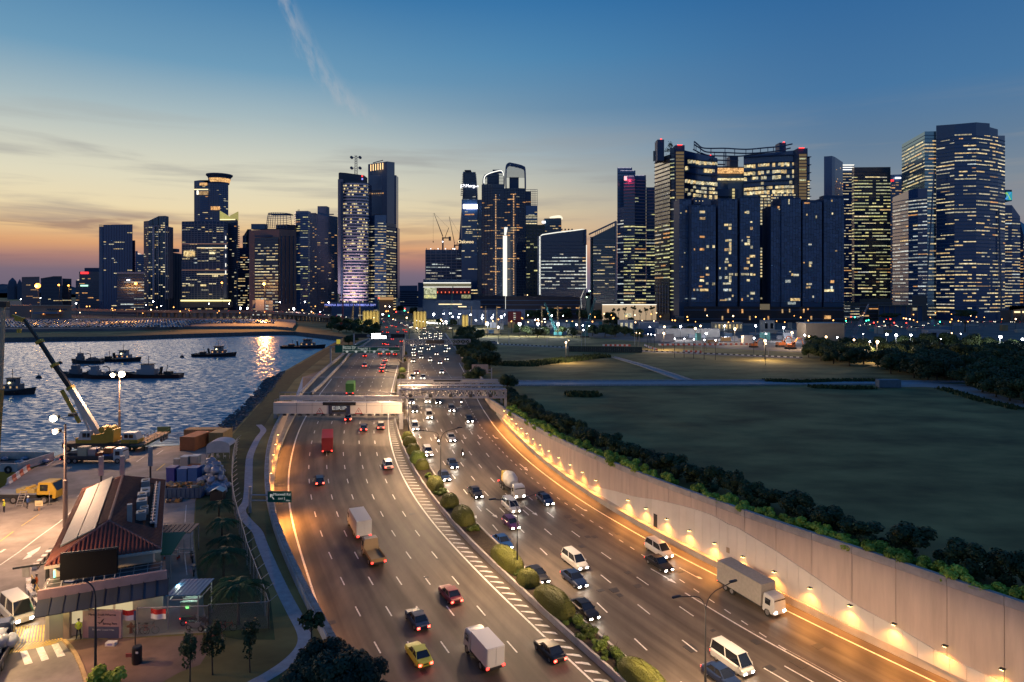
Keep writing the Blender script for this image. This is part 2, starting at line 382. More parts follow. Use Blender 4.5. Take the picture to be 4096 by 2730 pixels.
la=M_asph.node_tree.links;bsd=M_asph.node_tree.nodes['Principled BSDF'];la.new(tu.outputs[0],mpu.inputs[0]);la.new(mpu.outputs[0],tn.inputs['Vector']);la.new(tn.outputs[0],mru.inputs[0]);la.new(bsd.inputs['Base Color'].links[0].from_socket,mxu.inputs[6]);la.new(mru.outputs[0],mxu.inputs[7]);mxu.inputs[0].default_value=1;la.new(mxu.outputs[2],bsd.inputs['Base Color'])
far_l=[RD(*p)for p in c3((760,700),(1020,430))]+[G(*p)for p in d4((440,400),(560,310),(648,215),(640,165),(560,115),(400,78),(150,50))]
far_r=[G(*p)for p in d4((1630,565),(1500,380),(1410,250),(1330,190),(1150,150),(1000,115),(900,85),(700,50),(400,30))]
mb=MB()
Lp=[(leftedge(250)-.2,250)]+[(v.x,v.y)for v in far_l if v.y>255];Rp=[(KR(250)+.2,250)]+[(v.x,v.y)for v in far_r if v.y>255]
def resample(P,n):
 s=[0]
 for a,b in zip(P[:-1],P[1:]):s.append(s[-1]+hypot(b[0]-a[0],b[1]-a[1]))
 u=np.linspace(0,s[-1],n);return list(zip(np.interp(u,s,[p[0]for p in P]),np.interp(u,s,[p[1]for p in P])))
LP=resample(Lp,60);RP=resample(Rp,60)
mb.strip([(x,y,.02)for x,y in RP],[(x,y,.02)for x,y in LP]);struct('road',mb,M_asph)
mb=MB()
ribbon(mb,EL,60,245,.28);ribbon(mb,ER,45,290,.26);ribbon(mb,RL,50,300,.24);ribbon(mb,RR,45,300,.24)
tag(mb.build('edge_line',M_white),None,kind='structure')
LANES_L=[];LANES_R=[]
for k in range(5):LANES_L.append((lambda d,k=k:LA(d)+(LE(d)-LA(d))*k/4))
class FC:
 def __init__(s,f):s.f=f
 def __call__(s,D):return s.f(D)
 def dirn(s,D):return V((s.f(D+.6)-s.f(D-.6),1.2,0)).normalized()
LANES_L=[FC(f)for f in LANES_L]
LANES_R=[FC(lambda d,k=k:R1(d)+(R4(d)-R1(d))*k/3)for k in range(4)]
dash_me=None
def dash(cur,D,ln,w=.15,name='lane_dash'):
 global dash_me
 if dash_me is None:
  dash_me=MB().add([(-.5,-.5,0),(.5,-.5,0),(.5,.5,0),(-.5,.5,0)],[(0,1,2,3)]).mesh('lane_dash',M_white)
 t=cur.dirn(D);s=(zroad(D+1)-zroad(D-1))/2
 o=inst(name,dash_me,None,(cur(D),D,zroad(D)+.015));o.rotation_euler=(atan(s*t.y),0,atan2(-t.x,t.y));o.scale=(w,ln,1);o['kind']='structure'
 return o
for c in LANES_L+LANES_R:
 s=0;D=62.0
 while D<330:
  dash(c,D,2.6,.17);D+=8.8*c.dirn(D).y
D=75
while D<290:dash(RDt,D,1.1,.16);D+=2.9*RDt.dirn(D).y
mb=MB();D=50.0
while D<178:
 t=ER.dirn(D);xa=ER(D)+.35
 xb=ML(D+.2)-.55
 if xb-xa>.8:
  z=zroad(D)+.012
  a=V((xa,D-.0,z));b=V((xb,D-1.5*0,z))
  lean=-.28
  dv=V((xb-xa,(xb-xa)*lean*(.6 if D>110 else 1),0));tt=V((t.x,t.y,0))*.62
  mb.add([a,a+dv,a+dv+tt,a+tt],[(0,1,2,3)])
 D+=1.75*t.y
tag(mb.build('hatch_marking',M_white),None,kind='structure')
mb=MB()
DB=Curve(d2((945,800),(1400,1075),(2148,1490)))
ribbon(mb,DB,52,DB.d[-1],.22);ribbon(mb,DB,52,DB.d[-1]-8,.2,off=.55)
tag(mb.build('double_line',M_white),None,kind='structure')
def arrow(x,y,fl,ln,kind='straight'):
 p=RD(x,y);c=FC(fl);t=c.dirn(p.y);h=atan2(-t.x,t.y)+pi
 mb=MB();w=.09
 mb.add([(-w,-ln/2,0),(w,-ln/2,0),(w,ln*.25,0),(-w,ln*.25,0)],[(0,1,2,3)])
 if kind=='straight':mb.add([(-.42,ln*.22,0),(.42,ln*.22,0),(0,ln/2,0)],[(0,1,2)])
 elif kind=='right':mb.add([(w,ln*.05,0),(w,ln*.25,0),(-.8,ln*.42,0),(-.8,ln*.30,0)],[(0,1,2,3)]);mb.add([(-.75,ln*.2,0),(-.75,ln*.5,0),(-1.3,ln*.36,0)],[(0,1,2)])
 else:mb.add([(-.42,ln*.22,0),(.42,ln*.22,0),(0,ln/2,0)],[(0,1,2)]);mb.add([(w,0,0),(w,.35,0),(-.7,ln*.2,0),(-.7,ln*.08,0)],[(0,1,2,3)])
 o=mb.build('lane_arrow',M_white);o.location=(p.x,p.y,p.z+.016);o['kind']='structure'
 s=(zroad(p.y+1)-zroad(p.y-1))/2;o.rotation_euler=(-atan(s),0,h)
for x,y,k in((232,430,'straight'),(412,435,'straight'),(585,437,'straight'),(757,437,'straight'),(932,438,'both'),(1112,440,'right'),(850,1340,'straight'),(1080,1335,'straight'),(1305,1325,'straight'),(1545,1310,'straight'),(1455,795,'both'),(2140,1280,'right')):
 x,y=d1((x,y))[0];arrow(x,y,RL if x<1900 else RR,4.6 if y>1850 else 3.6,k)
for x,y,k in((760,655,'straight'),(1010,645,'right')):
 x,y=d2((x,y))[0];arrow(x,y,RR,5,k)
for x,y,k in((1980,1530,'straight'),(1800,1550,'straight')):
 x,y=d2((x,y))[0];arrow(x,y,RR,5,k)
M_patch=mat('tar_patch',(.035,.033,.032),.55,noise=.2,nscale=2)
for f,pts in((d2,((345,775,1.3),(222,778,.8),(540,740,.9),(60,400,1.0),(385,820,.8),(370,292,.9),(1000,1275,1.2),(1558,1220,1.1),(1935,1405,1.3),(1675,1448,1.0),(1437,1290,.6),(1185,1123,.5),(455,625,.9),(170,318,.8),(110,318,.8),(900,615,.9),(2090,1258,1.1),(60,238,.9))),(d1,((145,1343,.8),(1940,1195,1.0),(1810,1262,.9),(1980,1372,1.0),(2050,1415,1.0),(2130,1480,1.2))),(c4,((1415,295,.8),(1522,775,.5),(812,1115,.7),(1605,637,.4),(1500,1488,.7)))):
 for x,y,s in pts:
  p=RD(*f((x,y))[0]);t=RL.dirn(p.y)
  o=MB().bxc((0,0,0),(s*rnd.uniform(.9,1.4),s*rnd.uniform(.8,1.3),.02)).build('tar_patch',M_patch);o.location=(p.x,p.y,p.z+.004);o.rotation_euler=(-atan(-(zroad(p.y+1)-zroad(p.y-1))/2),0,atan2(-t.x,t.y));o['kind']='structure'
  # right ledge and retaining wall
mb=MB();ds=list(np.arange(40,244,3.0));P=[];Q=[];S=[];T=[]
def wr(d):return WR(d)if d<190 else WR(190)+(KR(d)-KR(190))+.0
for d in ds:
 z=zroad(d);P.append((KR(d),d,z-.3));Q.append((KR(d)+.05,d,z+.9));S.append((wr(d)+.3,d,z+.9))
mb.strip(P,Q);mb.strip(Q,S);o=struct('ledge_kerb',mb,mat('ledge_concrete',(.36,.33,.29),.8,noise=.15,nscale=.5,coords='World',bump=.1))
shore=[(-900,1352+8),(0,1352),(467,1346),(748,1336),(1100,1326),(1180,1327),(1377,1349),(1237,1428),(1140,1484),(1100,1545),(1050,1600),(1000,1650),(965,1690),(925,1735),(888,1752),(722,1782),(600,1787),(470,1792),(330,1800),(270,1806),(201,1834),(110,1885),(30,1935),(-100,2010)]
basin=[G(x,y)for x,y in shore];basin+=[V((-700,basin[-1].y,0)),V((-1800,basin[-1].y,0)),V((-1800,basin[0].y,0))]
for i,v in EN(basin):
 if i<7:v.y=v.y*1.0
zfar_end=250.0
trench=[V((WL(d)-.35,d,0))for d in np.arange(38,186,4.0)]
for d in(190,205,220,235,249.9):trench.append(V((leftedge(d)-2.5*(249.9-d)/64-.3,d,0)))
for d in(249.9,235,220,205,192):trench.append(V((wr(d)+.35 if d<243 else KR(d)+.2,d,0)))
trench+=[V((wr(d)+.35,d,0))for d in np.arange(186,37,-4.0)]
outer=[V((-12000,22,0)),V((12000,22,0)),V((12000,16000,0)),V((-12000,16000,0))]
polys=[outer,trench,basin];tris=tessellate_polygon(polys);vs=[v for p in polys for v in p]
mb=MB();mb.add(vs,[tuple(t)for t in tris]);go=struct('ground',mb,M_grass)
mb=MB();wp=[(v.x+(6 if 7<i<14 else 0),v.y+(8 if i<7 else-2 if i>13 else 0),-3.0)for i,v in EN(basin)]
wt=tessellate_polygon([[V(p)for p in wp]]);mb.add(wp,[tuple(t)for t in wt])
mw=bpy.data.materials.new('sea_water');mw.use_nodes=True;nw=mw.node_tree;bw=nw.nodes['Principled BSDF']
bw.inputs['Base Color'].default_value=(.18,.27,.33,1);bw.inputs['Roughness'].default_value=.2;bw.inputs['IOR'].default_value=1.33;bw.inputs['Specular IOR Level'].default_value=.8
g=nn(mw,'ShaderNodeNewGeometry');lk_=nw.links.new
mp=nn(mw,'ShaderNodeMapping');mp.inputs['Scale'].default_value=(.5,1.0,1);mp.inputs['Rotation'].default_value=(0,0,.3);lk_(g.outputs['Position'],mp.inputs[0])
n1=nn(mw,'ShaderNodeTexNoise');n1.inputs['Scale'].default_value=.8;n1.inputs['Detail'].default_value=6;n1.inputs['Roughness'].default_value=.6;n1.inputs['Distortion'].default_value=.6;lk_(mp.outputs[0],n1.inputs['Vector'])
n2=nn(mw,'ShaderNodeTexNoise');n2.inputs['Scale'].default_value=.02;n2.inputs['Detail'].default_value=3;lk_(mp.outputs[0],n2.inputs['Vector'])
v1=nn(mw,'ShaderNodeVectorMath',operation='SUBTRACT');lk_(n1.outputs[1],v1.inputs[0]);v1.inputs[1].default_value=(.5,.5,.5)
mr=nn(mw,'ShaderNodeMapRange');mr.inputs[3].default_value=.32;mr.inputs[4].default_value=.7;lk_(n2.outputs[0],mr.inputs[0])
v2=nn(mw,'ShaderNodeVectorMath',operation='SCALE');lk_(v1.outputs[0],v2.inputs[0]);lk_(mr.outputs[0],v2.inputs['Scale'])
v3=nn(mw,'ShaderNodeVectorMath',operation='MULTIPLY');lk_(v2.outputs[0],v3.inputs[0]);v3.inputs[1].default_value=(1.0,1.5,0)
v4=nn(mw,'ShaderNodeVectorMath',operation='ADD');lk_(v3.outputs[0],v4.inputs[0]);v4.inputs[1].default_value=(0,-.15,1)
v5=nn(mw,'ShaderNodeVectorMath',operation='NORMALIZE');lk_(v4.outputs[0],v5.inputs[0]);lk_(v5.outputs[0],bw.inputs['Normal'])
struct('water',mb,mw)
mb=MB();A=[(v.x,v.y,0)for v in basin[:24]];B=[(v.x,v.y,-4)for v in basin[:24]];mb.strip(A,B);struct('quay_wall',mb,M_rock)
mb=MB();bank=[]
for x,y in((1140,1484),(1100,1545),(1050,1600),(1000,1650),(965,1690),(925,1735),(888,1752)):bank.append(G(x,y))
for a,b in zip(bank[:-1],bank[1:]):
 L_=(b-a).length;n=int(L_*9);d=(b-a).normalized();out=V((-abs(d.y),d.x*0-.0,0)).normalized()if abs(d.y)>.3 else V((-.6,.6,0)).normalized()
 for i in range(n):
  u=rnd.random();w=rnd.random()**1.1*7.5;p=a.lerp(b,u)+out*w*(1 if rnd.random()<.93 else .0)
  r=rnd.uniform(.25,.75);z=-.1-w*.45
  M=Matrix.Rotation(rnd.uniform(0,6),3,'Z')@Matrix.Rotation(rnd.uniform(-.7,.7),3,'X')
  mb.bxc((p.x,p.y,max(z,-3.0)),(r*1.4,r,r*.9),M=M)
tag(mb.build('rock',M_rock),'dark tumbled rocks of the sea bank between water and grass',kind='stuff')
mb=MB();A=[];B=[]
for i,p in EN(bank):A.append((p.x+.5,p.y,-.02));B.append((p.x-8,p.y+2,-3.6))
mb.strip(A,B);struct('sea_bank',mb,M_rock)
def sheet(name,pts,m,z=.02,kind='structure',raw=False):
 P=pts if raw else[G(x,y)for x,y in pts];P=[V((p[0],p[1],z))for p in P]
 t=tessellate_polygon([P]);mb=MB();mb.add(P,[tuple(q)for q in t]);o=mb.build(name,m);o['kind']=kind;return o
sheet('yard_pavement',[(888,1754),(722,1784),(600,1789),(470,1794),(330,1802),(270,1808),(203,1836),(112,1887),(32,1937),(-100,2012),(-900,2500),(-900,3600),(500,3600),(335,2732),(312,2660),(294,2622),(247,2565),(333,2557),(550,2549),(835,2531),(787,2298),(772,2150),(780,2012),(811,1878),(837,1821)],M_yard,.02)
sheet('dirt_patch',[(247,2566),(333,2560),(550,2553),(832,2540),(838,2600),(800,2660),(720,2690),(640,2735),(560,2760),(430,3000),(385,3000),(340,2735),(314,2660),(296,2622)],M_dirt,.012)
sheet('lawn',[(840,1818),(815,1878),(784,2012),(777,2150),(791,2298),(838,2540),(960,2560),(1100,2560),(1080,2380),(1010,2200),(1000,2050),(990,1950),(995,1820),(1060,1700),(1120,1600),(1180,1520),(1280,1440),(1400,1350),(1300,1400),(1140,1490),(1050,1605),(930,1740)],M_lawn,.006)
mb=MB();kp=[G(*p)for p in e2((730,1080),(800,1150),(870,1250),(930,1380),(990,1568),(1010,1700))]
A=[(p.x,p.y,.16)for p in kp];B=[(p.x+.35,p.y+.05,.16)for p in kp];mb.strip(B,A);mb.strip([(x,y,.16)for x,y,z in A],[(x,y,.0)for x,y,z in A]);mb.strip([(x,y,0.)for x,y,z in B],B)
struct('kerb',mb,mat('kerb_yellow',(.42,.30,.14),.8,noise=.3,nscale=2))
dr=[G(*p)for p in e3((1520,0),(1580,70),(1520,160),(1470,250),(1410,400),(1395,600),(1390,800),(1370,960),(1300,1080),(1370,1200),(1500,1340),(1555,1480))+e4((1400,200),(1500,430),(1600,640),(1700,830),(1790,1000),(1810,1120),(1750,1240),(1600,1380),(1400,1510),(1250,1590),(1100,1700))]
def offs(P,w):
 A=[];B=[]
 for i,p in EN(P):
  t=(P[min(i+1,len(P)-1)]-P[max(i-1,0)]);t.z=0;t.normalize();n=V((t.y,-t.x,0));A.append(p-n*w/2);B.append(p+n*w/2)
 return A,B
def catmull(P,k=6):
 out=[]
 for i in range(len(P)-1):
  p0=P[max(i-1,0)];p1=P[i];p2=P[i+1];p3=P[min(i+2,len(P)-1)]
  for j in range(k):
   t=j/k;out.append(.5*((2*p1)+(p2-p0)*t+(2*p0-5*p1+4*p2-p3)*t*t+(3*p1-p0-3*p2+p3)*t**3))
 return out+[P[-1]]
dr=catmull(dr,5);A,B=offs(dr,1.25);mb=MB();mb.strip([(p.x,p.y,.03)for p in B],[(p.x,p.y,.03)for p in A])
struct('footpath',mb,mat('path_concrete',(.33,.33,.35),.8,noise=.2,nscale=1.2,coords='World',bump=.15))
M_canal=mat('canal_concrete',(.26,.29,.33),.7,noise=.15,nscale=.5,coords='World')
def band(name,p_near,p_far,m,z=.03):
 A=[G(*p)for p in p_near];B=[G(*p)for p in p_far];mb=MB();mb.strip([(p.x,p.y,z)for p in A],[(p.x,p.y,z)for p in B]);return struct(name,mb,m)
 # retaining walls, wall lamps
ORD=['first','second','third','fourth','fifth','sixth','seventh','eighth','ninth','tenth','eleventh','twelfth','thirteenth','fourteenth','fifteenth','sixteenth','seventeenth','eighteenth','nineteenth','twentieth']
TENS={20:'twenty',30:'thirty',40:'forty',50:'fifty',60:'sixty',70:'seventy',80:'eighty',90:'ninety'}
def ordw(n):
 if n>=100:return 'hundred-and-'+ordw(n-99)
 if n<=20:return ORD[n-1]
 t,u=n//10*10,n%10
 return(TENS[t][:-1]+'ieth')if u==0 else TENS[t]+'-'+ORD[u-1]
def wall_d(fn,px,lo=45,hi=215):
 s=fn(lo)/lo*F+CX>fn(hi)/hi*F+CX
 for _ in range(50):
  m=(lo+hi)/2;v=fn(m)/m*F+CX
  if(v>px)==s:lo=m
  else:hi=m
 return(lo+hi)/2
SOD=(1.0,.37,.07)
M_lampglow=emit('lamp_glow_orange',(1,.66,.22),14)
lamp_body=MB().mat(0).box(-.22,-.42,.02,.22,0,.14)
LB=MB();LB.box(-.24,-.5,.05,.24,0,.12);LB.box(-.08,-.12,-.1,.08,0,.05);lamp_body=LB.mesh('lamp_hood',MK)
LG=MB();LG.box(-.17,-.44,-.02,.17,-.1,.05);lamp_lens=LG.mesh('lamp_lens',M_lampglow)
def wall_lamp(p,yaw,label,grp,e=2100):
 t=thing('wall_lamp',label,'wall lamp',p,yaw,grp)
 inst('lamp_hood',lamp_body,t);inst('lamp_lens',lamp_lens,t)
 lamp('SPOT',(0,-.62,-.1),e,SOD,.12,(0,-.42,-1),145,.8,parent=t)
 return t
RW=thing('retaining_wall','long beige concrete retaining wall along the right side of the sunken road','wall',(0,0,0))
lampR=d1((1243,130),(1285,175),(1332,225),(1387,280),(1445,335),(1510,395),(1587,460),(1670,530),(1770,600),(1888,680),(2022,762),(2165,850),(2325,945))+d2((470,0),(625,72),(803,163),(998,263),(1215,372),(1458,487),(1727,615),(2035,755))+c6((905,1018),(1218,1150),(1582,1305),(1990,1470))
lampRd=[wall_d(wr,x)for x,y in lampR]
lampRz=[31-(y-HY)/F*d for(x,y),d in zip(lampR,lampRd)]
pale=c5((745,148),(870,178),(1000,205),(1140,245),(1300,268),(1430,297),(1560,330),(1720,385),(1900,475))+c6((0,430),(150,500),(370,632),(620,800),(905,1000),(1225,1170),(1590,1390),(1900,1530),(2131,1640))
pp=sorted([(wall_d(wr,x),31-(y-HY)/F*wall_d(wr,x))for x,y in pale])
pd_,pz_=[p[0]for p in pp],[p[1]for p in pp]
def palez(d):return float(np.interp(d,pd_,pz_))
joints=list(lampRd)+[lampRd[-1]-2.2*k for k in range(1,9)]
joints=[j for j in([232,222,213,205,198]+joints)if j>42 and j<236]
joints=sorted(set(joints),reverse=True)
def wpt(fn,d,off,z,side=1):
 t=V((fn(d+.5)-fn(d-.5),1,0)).normalized();n=V((t.y,-t.x,0))*side
 return V((fn(d),d,0))+n*off+V((0,0,z))
for a,b in zip(joints[:-1],joints[1:]):
 g=.025
 d0,d1_=a-g,b+g
 mb=MB();n=3;pts=[d0+(d1_-d0)*k/n for k in range(n+1)]
 for s,e in zip(pts[:-1],pts[1:]):
  lo=[wpt(wr,s,0,zroad(s)+.6),wpt(wr,e,0,zroad(e)+.6),wpt(wr,e,.4,zroad(e)+.6),wpt(wr,s,.4,zroad(s)+.6)]
  hi=[wpt(wr,s,0,.1),wpt(wr,e,0,.1),wpt(wr,e,.4,.1),wpt(wr,s,.4,.1)]
  mb.add(lo+hi,[(0,1,5,4),(1,2,6,5),(2,3,7,6),(3,0,4,7),(4,5,6,7)])
 mb.build('wall_panel',M_wall,RW)
mb=MB();dj=list(np.arange(40,236,2.0))
mb.strip([wpt(wr,d,.12,-11)for d in dj],[wpt(wr,d,.12,.05)for d in dj]);mb.build('joint',M_joint,RW)
for a,b in zip(joints[:-1],joints[1:]):
 mb=MB();n=3;pts=[a-.02+(b-a+.04)*k/n for k in range(n+1)]
 for s,e in zip(pts[:-1],pts[1:]):
  q=[wpt(wr,s,-.06,.14),wpt(wr,e,-.06,.14),wpt(wr,e,.5,.14),wpt(wr,s,.5,.14),wpt(wr,s,-.06,1.05),wpt(wr,e,-.06,1.05),wpt(wr,e,.5,1.05),wpt(wr,s,.5,1.05)]
  mb.add(q,[(0,1,5,4),(1,2,6,5),(2,3,7,6),(3,0,4,7),(4,5,6,7),(3,2,1,0)])
 mb.build('coping',mat('coping_concrete',(.40,.36,.33),.8,noise=.18,nscale=.9,coords='World',bump=.15),RW)
d=pd_[-1]-.3;k=0
while d>44:
 t=V((wr(d+.5)-wr(d-.5),1,0)).normalized();w=1.62*t.y;s,e=d-.012,d-w+.012
 zs,ze=palez(s),palez(e);bs,be=zroad(s)+.9,zroad(e)+.9
 if zs-bs>.25:
  q=[wpt(wr,s,-.14,bs),wpt(wr,e,-.14,be),wpt(wr,e,0,be),wpt(wr,s,0,bs),wpt(wr,s,-.14,zs),wpt(wr,e,-.14,ze),wpt(wr,e,0,ze),wpt(wr,s,0,zs)]
  MB().add(q,[(0,1,5,4),(1,2,6,5),(2,3,7,6),(3,0,4,7),(4,5,6,7)]).build('cladding_panel',M_wallp,RW)
 d-=w;k+=1
dn=wall_d(wr,d2((697,210))[0][0]);t_=V((wr(dn+.5)-wr(dn-.5),1,0)).normalized();yw=atan2(-t_.x,t_.y)+pi/2
nc=thing('hose_cabinet','dark recessed hose cabinet in the wall above the lit ledge','cabinet',wpt(wr,dn,-.16,zroad(dn)+.92),yw)
BX(-.45,-.06,0,.45,0,2.1).build('cabinet_frame',MK,nc);BX(-.1,-.12,.15,.38,-.065,2.0).build('door',mat('cabinet_door',(.35,.3,.22),.6),nc)
dn=wall_d(wr,d2((1318,410))[0][0]);t_=V((wr(dn+.5)-wr(dn-.5),1,0)).normalized();yw=atan2(-t_.x,t_.y)+pi/2
nc=thing('meter_box','small beige meter box with pipe stub fixed to the wall panels','meter box',wpt(wr,dn,-.16,zroad(dn)+2.6),yw)
BX(-.35,-.2,0,.25,0,.75).build('box',mat('box_beige',(.3,.24,.17),.6),nc);MB().tube((.3,-.12,-.3),(.3,-.12,.5),.05).box(.3,-.14,.1,.62,-.08,.2).build('pipe',MK,nc)
for k,(dd,zz)in EN(zip(lampRd,lampRz)):
 t=V((wr(dd+.5)-wr(dd-.5),1,0)).normalized();yaw=atan2(-t.x,t.y)-pi/2
 wall_lamp(wpt(wr,dd,-.15,zz),yaw,'lit orange wall lamp, %s along the right retaining wall counted from the truss gantry'%ordw(k+1),'lamps along the right wall')
 # left wall
LW=thing('retaining_wall','beige concrete retaining wall with parapet along the left side of the sunken road','wall',(0,0,0))
lj=[186,180,174,168,162,156,150,144,138,132,126,120,114,108.5,103,97.5,92.5,87.5,82.5,78,73.5,69,64.5,60,55.5,51,46.5,42]
for a,b in zip(lj[:-1],lj[1:]):
 mb=MB();mo=MB()
 for s,e in((a-.04,(a+b)/2),((a+b)/2,b+.04)):
  q=[wpt(WL,s,0,zroad(s)+.3),wpt(WL,e,0,zroad(e)+.3),wpt(WL,e,-.35,-.4),wpt(WL,s,-.35,-.4),wpt(WL,s,0,.45),wpt(WL,e,0,.45),wpt(WL,e,-.35,.45),wpt(WL,s,-.35,.45)]
  mb.add(q,[(1,0,4,5),(2,1,5,6),(3,2,6,7),(0,3,7,4),(7,6,5,4)])
  q=[wpt(WL,s,.02,.45),wpt(WL,e,.02,.45),wpt(WL,e,-.55,.45),wpt(WL,s,-.55,.45),wpt(WL,s,.02,1.1),wpt(WL,e,.02,1.1),wpt(WL,e,-.55,1.1),wpt(WL,s,-.55,1.1)]
  mo.add(q,[(1,0,4,5),(2,1,5,6),(3,2,6,7),(0,3,7,4),(7,6,5,4),(0,1,2,3)])
 mb.build('wall_panel',M_wall,LW);mo.build('coping',mat('old_coping',(.24,.23,.22),.9,noise=.35,nscale=1.2,coords='World',bump=.3),LW)
 m=(a+b)/2
 for s,e in((a-.05,m+.02),(m-.02,b+.05)):
  q=[wpt(WL,s,-.58,-.2),wpt(WL,e,-.58,-.2),wpt(WL,e,-.66,-.2),wpt(WL,s,-.66,-.2),wpt(WL,s,-.56,.98),wpt(WL,e,-.56,.98),wpt(WL,e,-.66,.98),wpt(WL,s,-.66,.98)]
  MB().add(q,[(1,0,4,5),(2,1,5,6),(3,2,6,7),(0,3,7,4),(7,6,5,4)]).build('facing_slab',mat('facing_slab',(.42,.43,.46),.8,noise=.22,nscale=.8,coords='World',rand=.12),LW)
lampL=d3((358,315),(325,375),(295,443),(262,518),(235,597),(210,680),(190,767),(172,862),(163,970),(167,1080),(175,1200))
kk=0
for x,y in lampL+[(None,v)for v in(112,103,94,85,76,67)]:
 dd=wall_d(WL,x,112,200)if x else y
 zz=min(zroad(dd)+3.6,-.1)
 t=V((WL(dd+.5)-WL(dd-.5),1,0)).normalized();yaw=atan2(-t.x,t.y)+pi/2
 kk+=1
 wall_lamp(wpt(WL,dd,.0,zz),yaw,'lit orange wall lamp, %s along the left retaining wall counted from the white toll gantry'%ordw(kk),'lamps along the left wall')
mb=MB();ds=list(np.arange(44,186,3.0));P=[];Q=[];S=[]
def kl(d):return max(KL(d),WL(d)+.5)
for d in ds:
 z=zroad(d);P.append((kl(d),d,z-.3));Q.append((kl(d)-.04,d,z+.75));S.append((WL(d)-.1,d,z+.75))
mb.strip(Q,P);mb.strip(S,Q);struct('ledge_kerb',mb,MATS['ledge_concrete'])
M_barrier=mat('barrier_concrete',(.42,.39,.36),.8,noise=.15,nscale=.8,coords='World')
def barrier(label,P,w=.5,h=.9,z=0,m=None,name='concrete_barrier',cat='barrier',seg=True):
 b_=thing(name,label,cat,(0,0,0));P=[V(p)for p in P]
 A,B=offs(P,w);mb=MB()
 zz=[(p.z if abs(p.z)>.001 else zroad(p.y))+z for p in P]
 mb.strip([(a.x,a.y,q+h)for a,q in zip(B,zz)],[(a.x,a.y,q+h)for a,q in zip(A,zz)])
 mb.strip([(a.x,a.y,q+h)for a,q in zip(A,zz)],[(a.x,a.y,q-.2)for a,q in zip(A,zz)])
 mb.strip([(a.x,a.y,q-.2)for a,q in zip(B,zz)],[(a.x,a.y,q+h)for a,q in zip(B,zz)])
 o=mb.build('barrier_wall',m or M_barrier,b_);return b_
barrier('outer white kerb barrier left of the far road below the green sign gantry',catmull([RD(*p)for p in c3((740,705),(830,625),(930,520),(1010,435),(1080,350))]+[G(*p)for p in c3((1180,290),(1250,238))]))
barrier('outer parapet beside the grass left of the far road',catmull([G(*p)for p in c3((500,790),(640,690),(800,545),(960,410),(1040,345),(1140,270),(1240,235))]),w=.7,h=1.0)
barrier('right kerb barrier of the far road beside the dark trees',catmull([V((v.x,v.y,v.z))for v in[RD(*p)for p in d4((1905,1050),(1760,785),(1640,575))]+[G(*p)for p in d4((1500,380),(1410,250))]]),w=.6)
barrier('outer barrier right of the far road under the sign board',catmull([G(*p)for p in d4((2010,1040),(1930,930),(1830,770),(1720,615),(1615,462))]),w=.5)
# planter in the median
def mid(d):return(ML(d)+MR(d))/2
PL=thing('median_planter','long low concrete planter between the two carriageways','planter',(0,0,0))
dk=list(np.arange(48,182,5.0))
for a,b in zip(dk[:-1],dk[1:]):
 for fn in(ML,MR):
  mb=MB()
  for s,e in((a+.03,(a+b)/2),((a+b)/2,b-.03)):
   q=[wpt(fn,s,-.15,zroad(s)-.1),wpt(fn,e,-.15,zroad(e)-.1),wpt(fn,e,.15,zroad(e)-.1),wpt(fn,s,.15,zroad(s)-.1),wpt(fn,s,-.15,zroad(s)+.85),wpt(fn,e,-.15,zroad(e)+.85),wpt(fn,e,.15,zroad(e)+.85),wpt(fn,s,.15,zroad(s)+.85)]
   mb.add(q,[(0,1,5,4),(1,2,6,5),(2,3,7,6),(3,0,4,7),(4,5,6,7)])
  mb.build('kerb_wall',M_barrier,PL)
mb=MB();ds=list(np.arange(48,178,3.0));mb.strip([(MR(d),d,zroad(d)+.7)for d in ds],[(ML(d),d,zroad(d)+.7)for d in ds]);mb.build('soil',mat('soil',(.05,.035,.02),.95,noise=.4,nscale=3),PL)
mb=MB();ds=list(np.arange(164,184,3.0));mb.strip([(RL(d)-.8,d,zroad(d)+.16)for d in ds],[(ER(d)+2.2,d,zroad(d)+.16)for d in ds]);mb.strip([(ER(d)+2.2,d,zroad(d)+.16)for d in ds],[(ER(d)+2.2,d,zroad(d))for d in ds]);struct('median_island',mb,M_conc)
# foliage
def leafmat(name,c,c2,rand=.3,rough=.6):
 m=bpy.data.materials.new(name);m.use_nodes=True;n=m.node_tree;b=n.nodes['Principled BSDF'];b.inputs['Roughness'].default_value=rough;b.inputs['Specular IOR Level'].default_value=.25
 g=nn(m,'ShaderNodeNewGeometry');oi=nn(m,'ShaderNodeObjectInfo');r=nn(m,'ShaderNodeValToRGB')
 r.color_ramp.elements[0].color=tuple(c)+(1,);r.color_ramp.elements[1].color=tuple(c2)+(1,)
 n.links.new(g.outputs['Random Per Island'],r.inputs[0])
 hs=nn(m,'ShaderNodeHueSaturation');mr=nn(m,'ShaderNodeMapRange');mr.inputs[3].default_value=1-rand;mr.inputs[4].default_value=1+rand
 n.links.new(oi.outputs['Random'],mr.inputs[0]);n.links.new(mr.outputs[0],hs.inputs['Value']);n.links.new(r.outputs[0],hs.inputs['Color']);n.links.new(hs.outputs[0],b.inputs['Base Color'])
 return m
M_leafD=leafmat('dark_leaves',(.026,.042,.016),(.06,.085,.03))
M_leafG=leafmat('lamplit_leaves',(.20,.30,.02),(.44,.52,.08))  # street-lamp light on the wall bushes is put into the leaf colour
M_leafH=leafmat('hedge_leaves',(.05,.055,.009),(.10,.105,.02),.15)
M_leafS=leafmat('shrub_leaves',(.05,.085,.012),(.11,.15,.03))
M_leafP=leafmat('palm_leaves',(.025,.045,.012),(.06,.09,.025))
M_bark=mat('bark',(.07,.055,.04),.9,noise=.3,nscale=4,bump=.3)
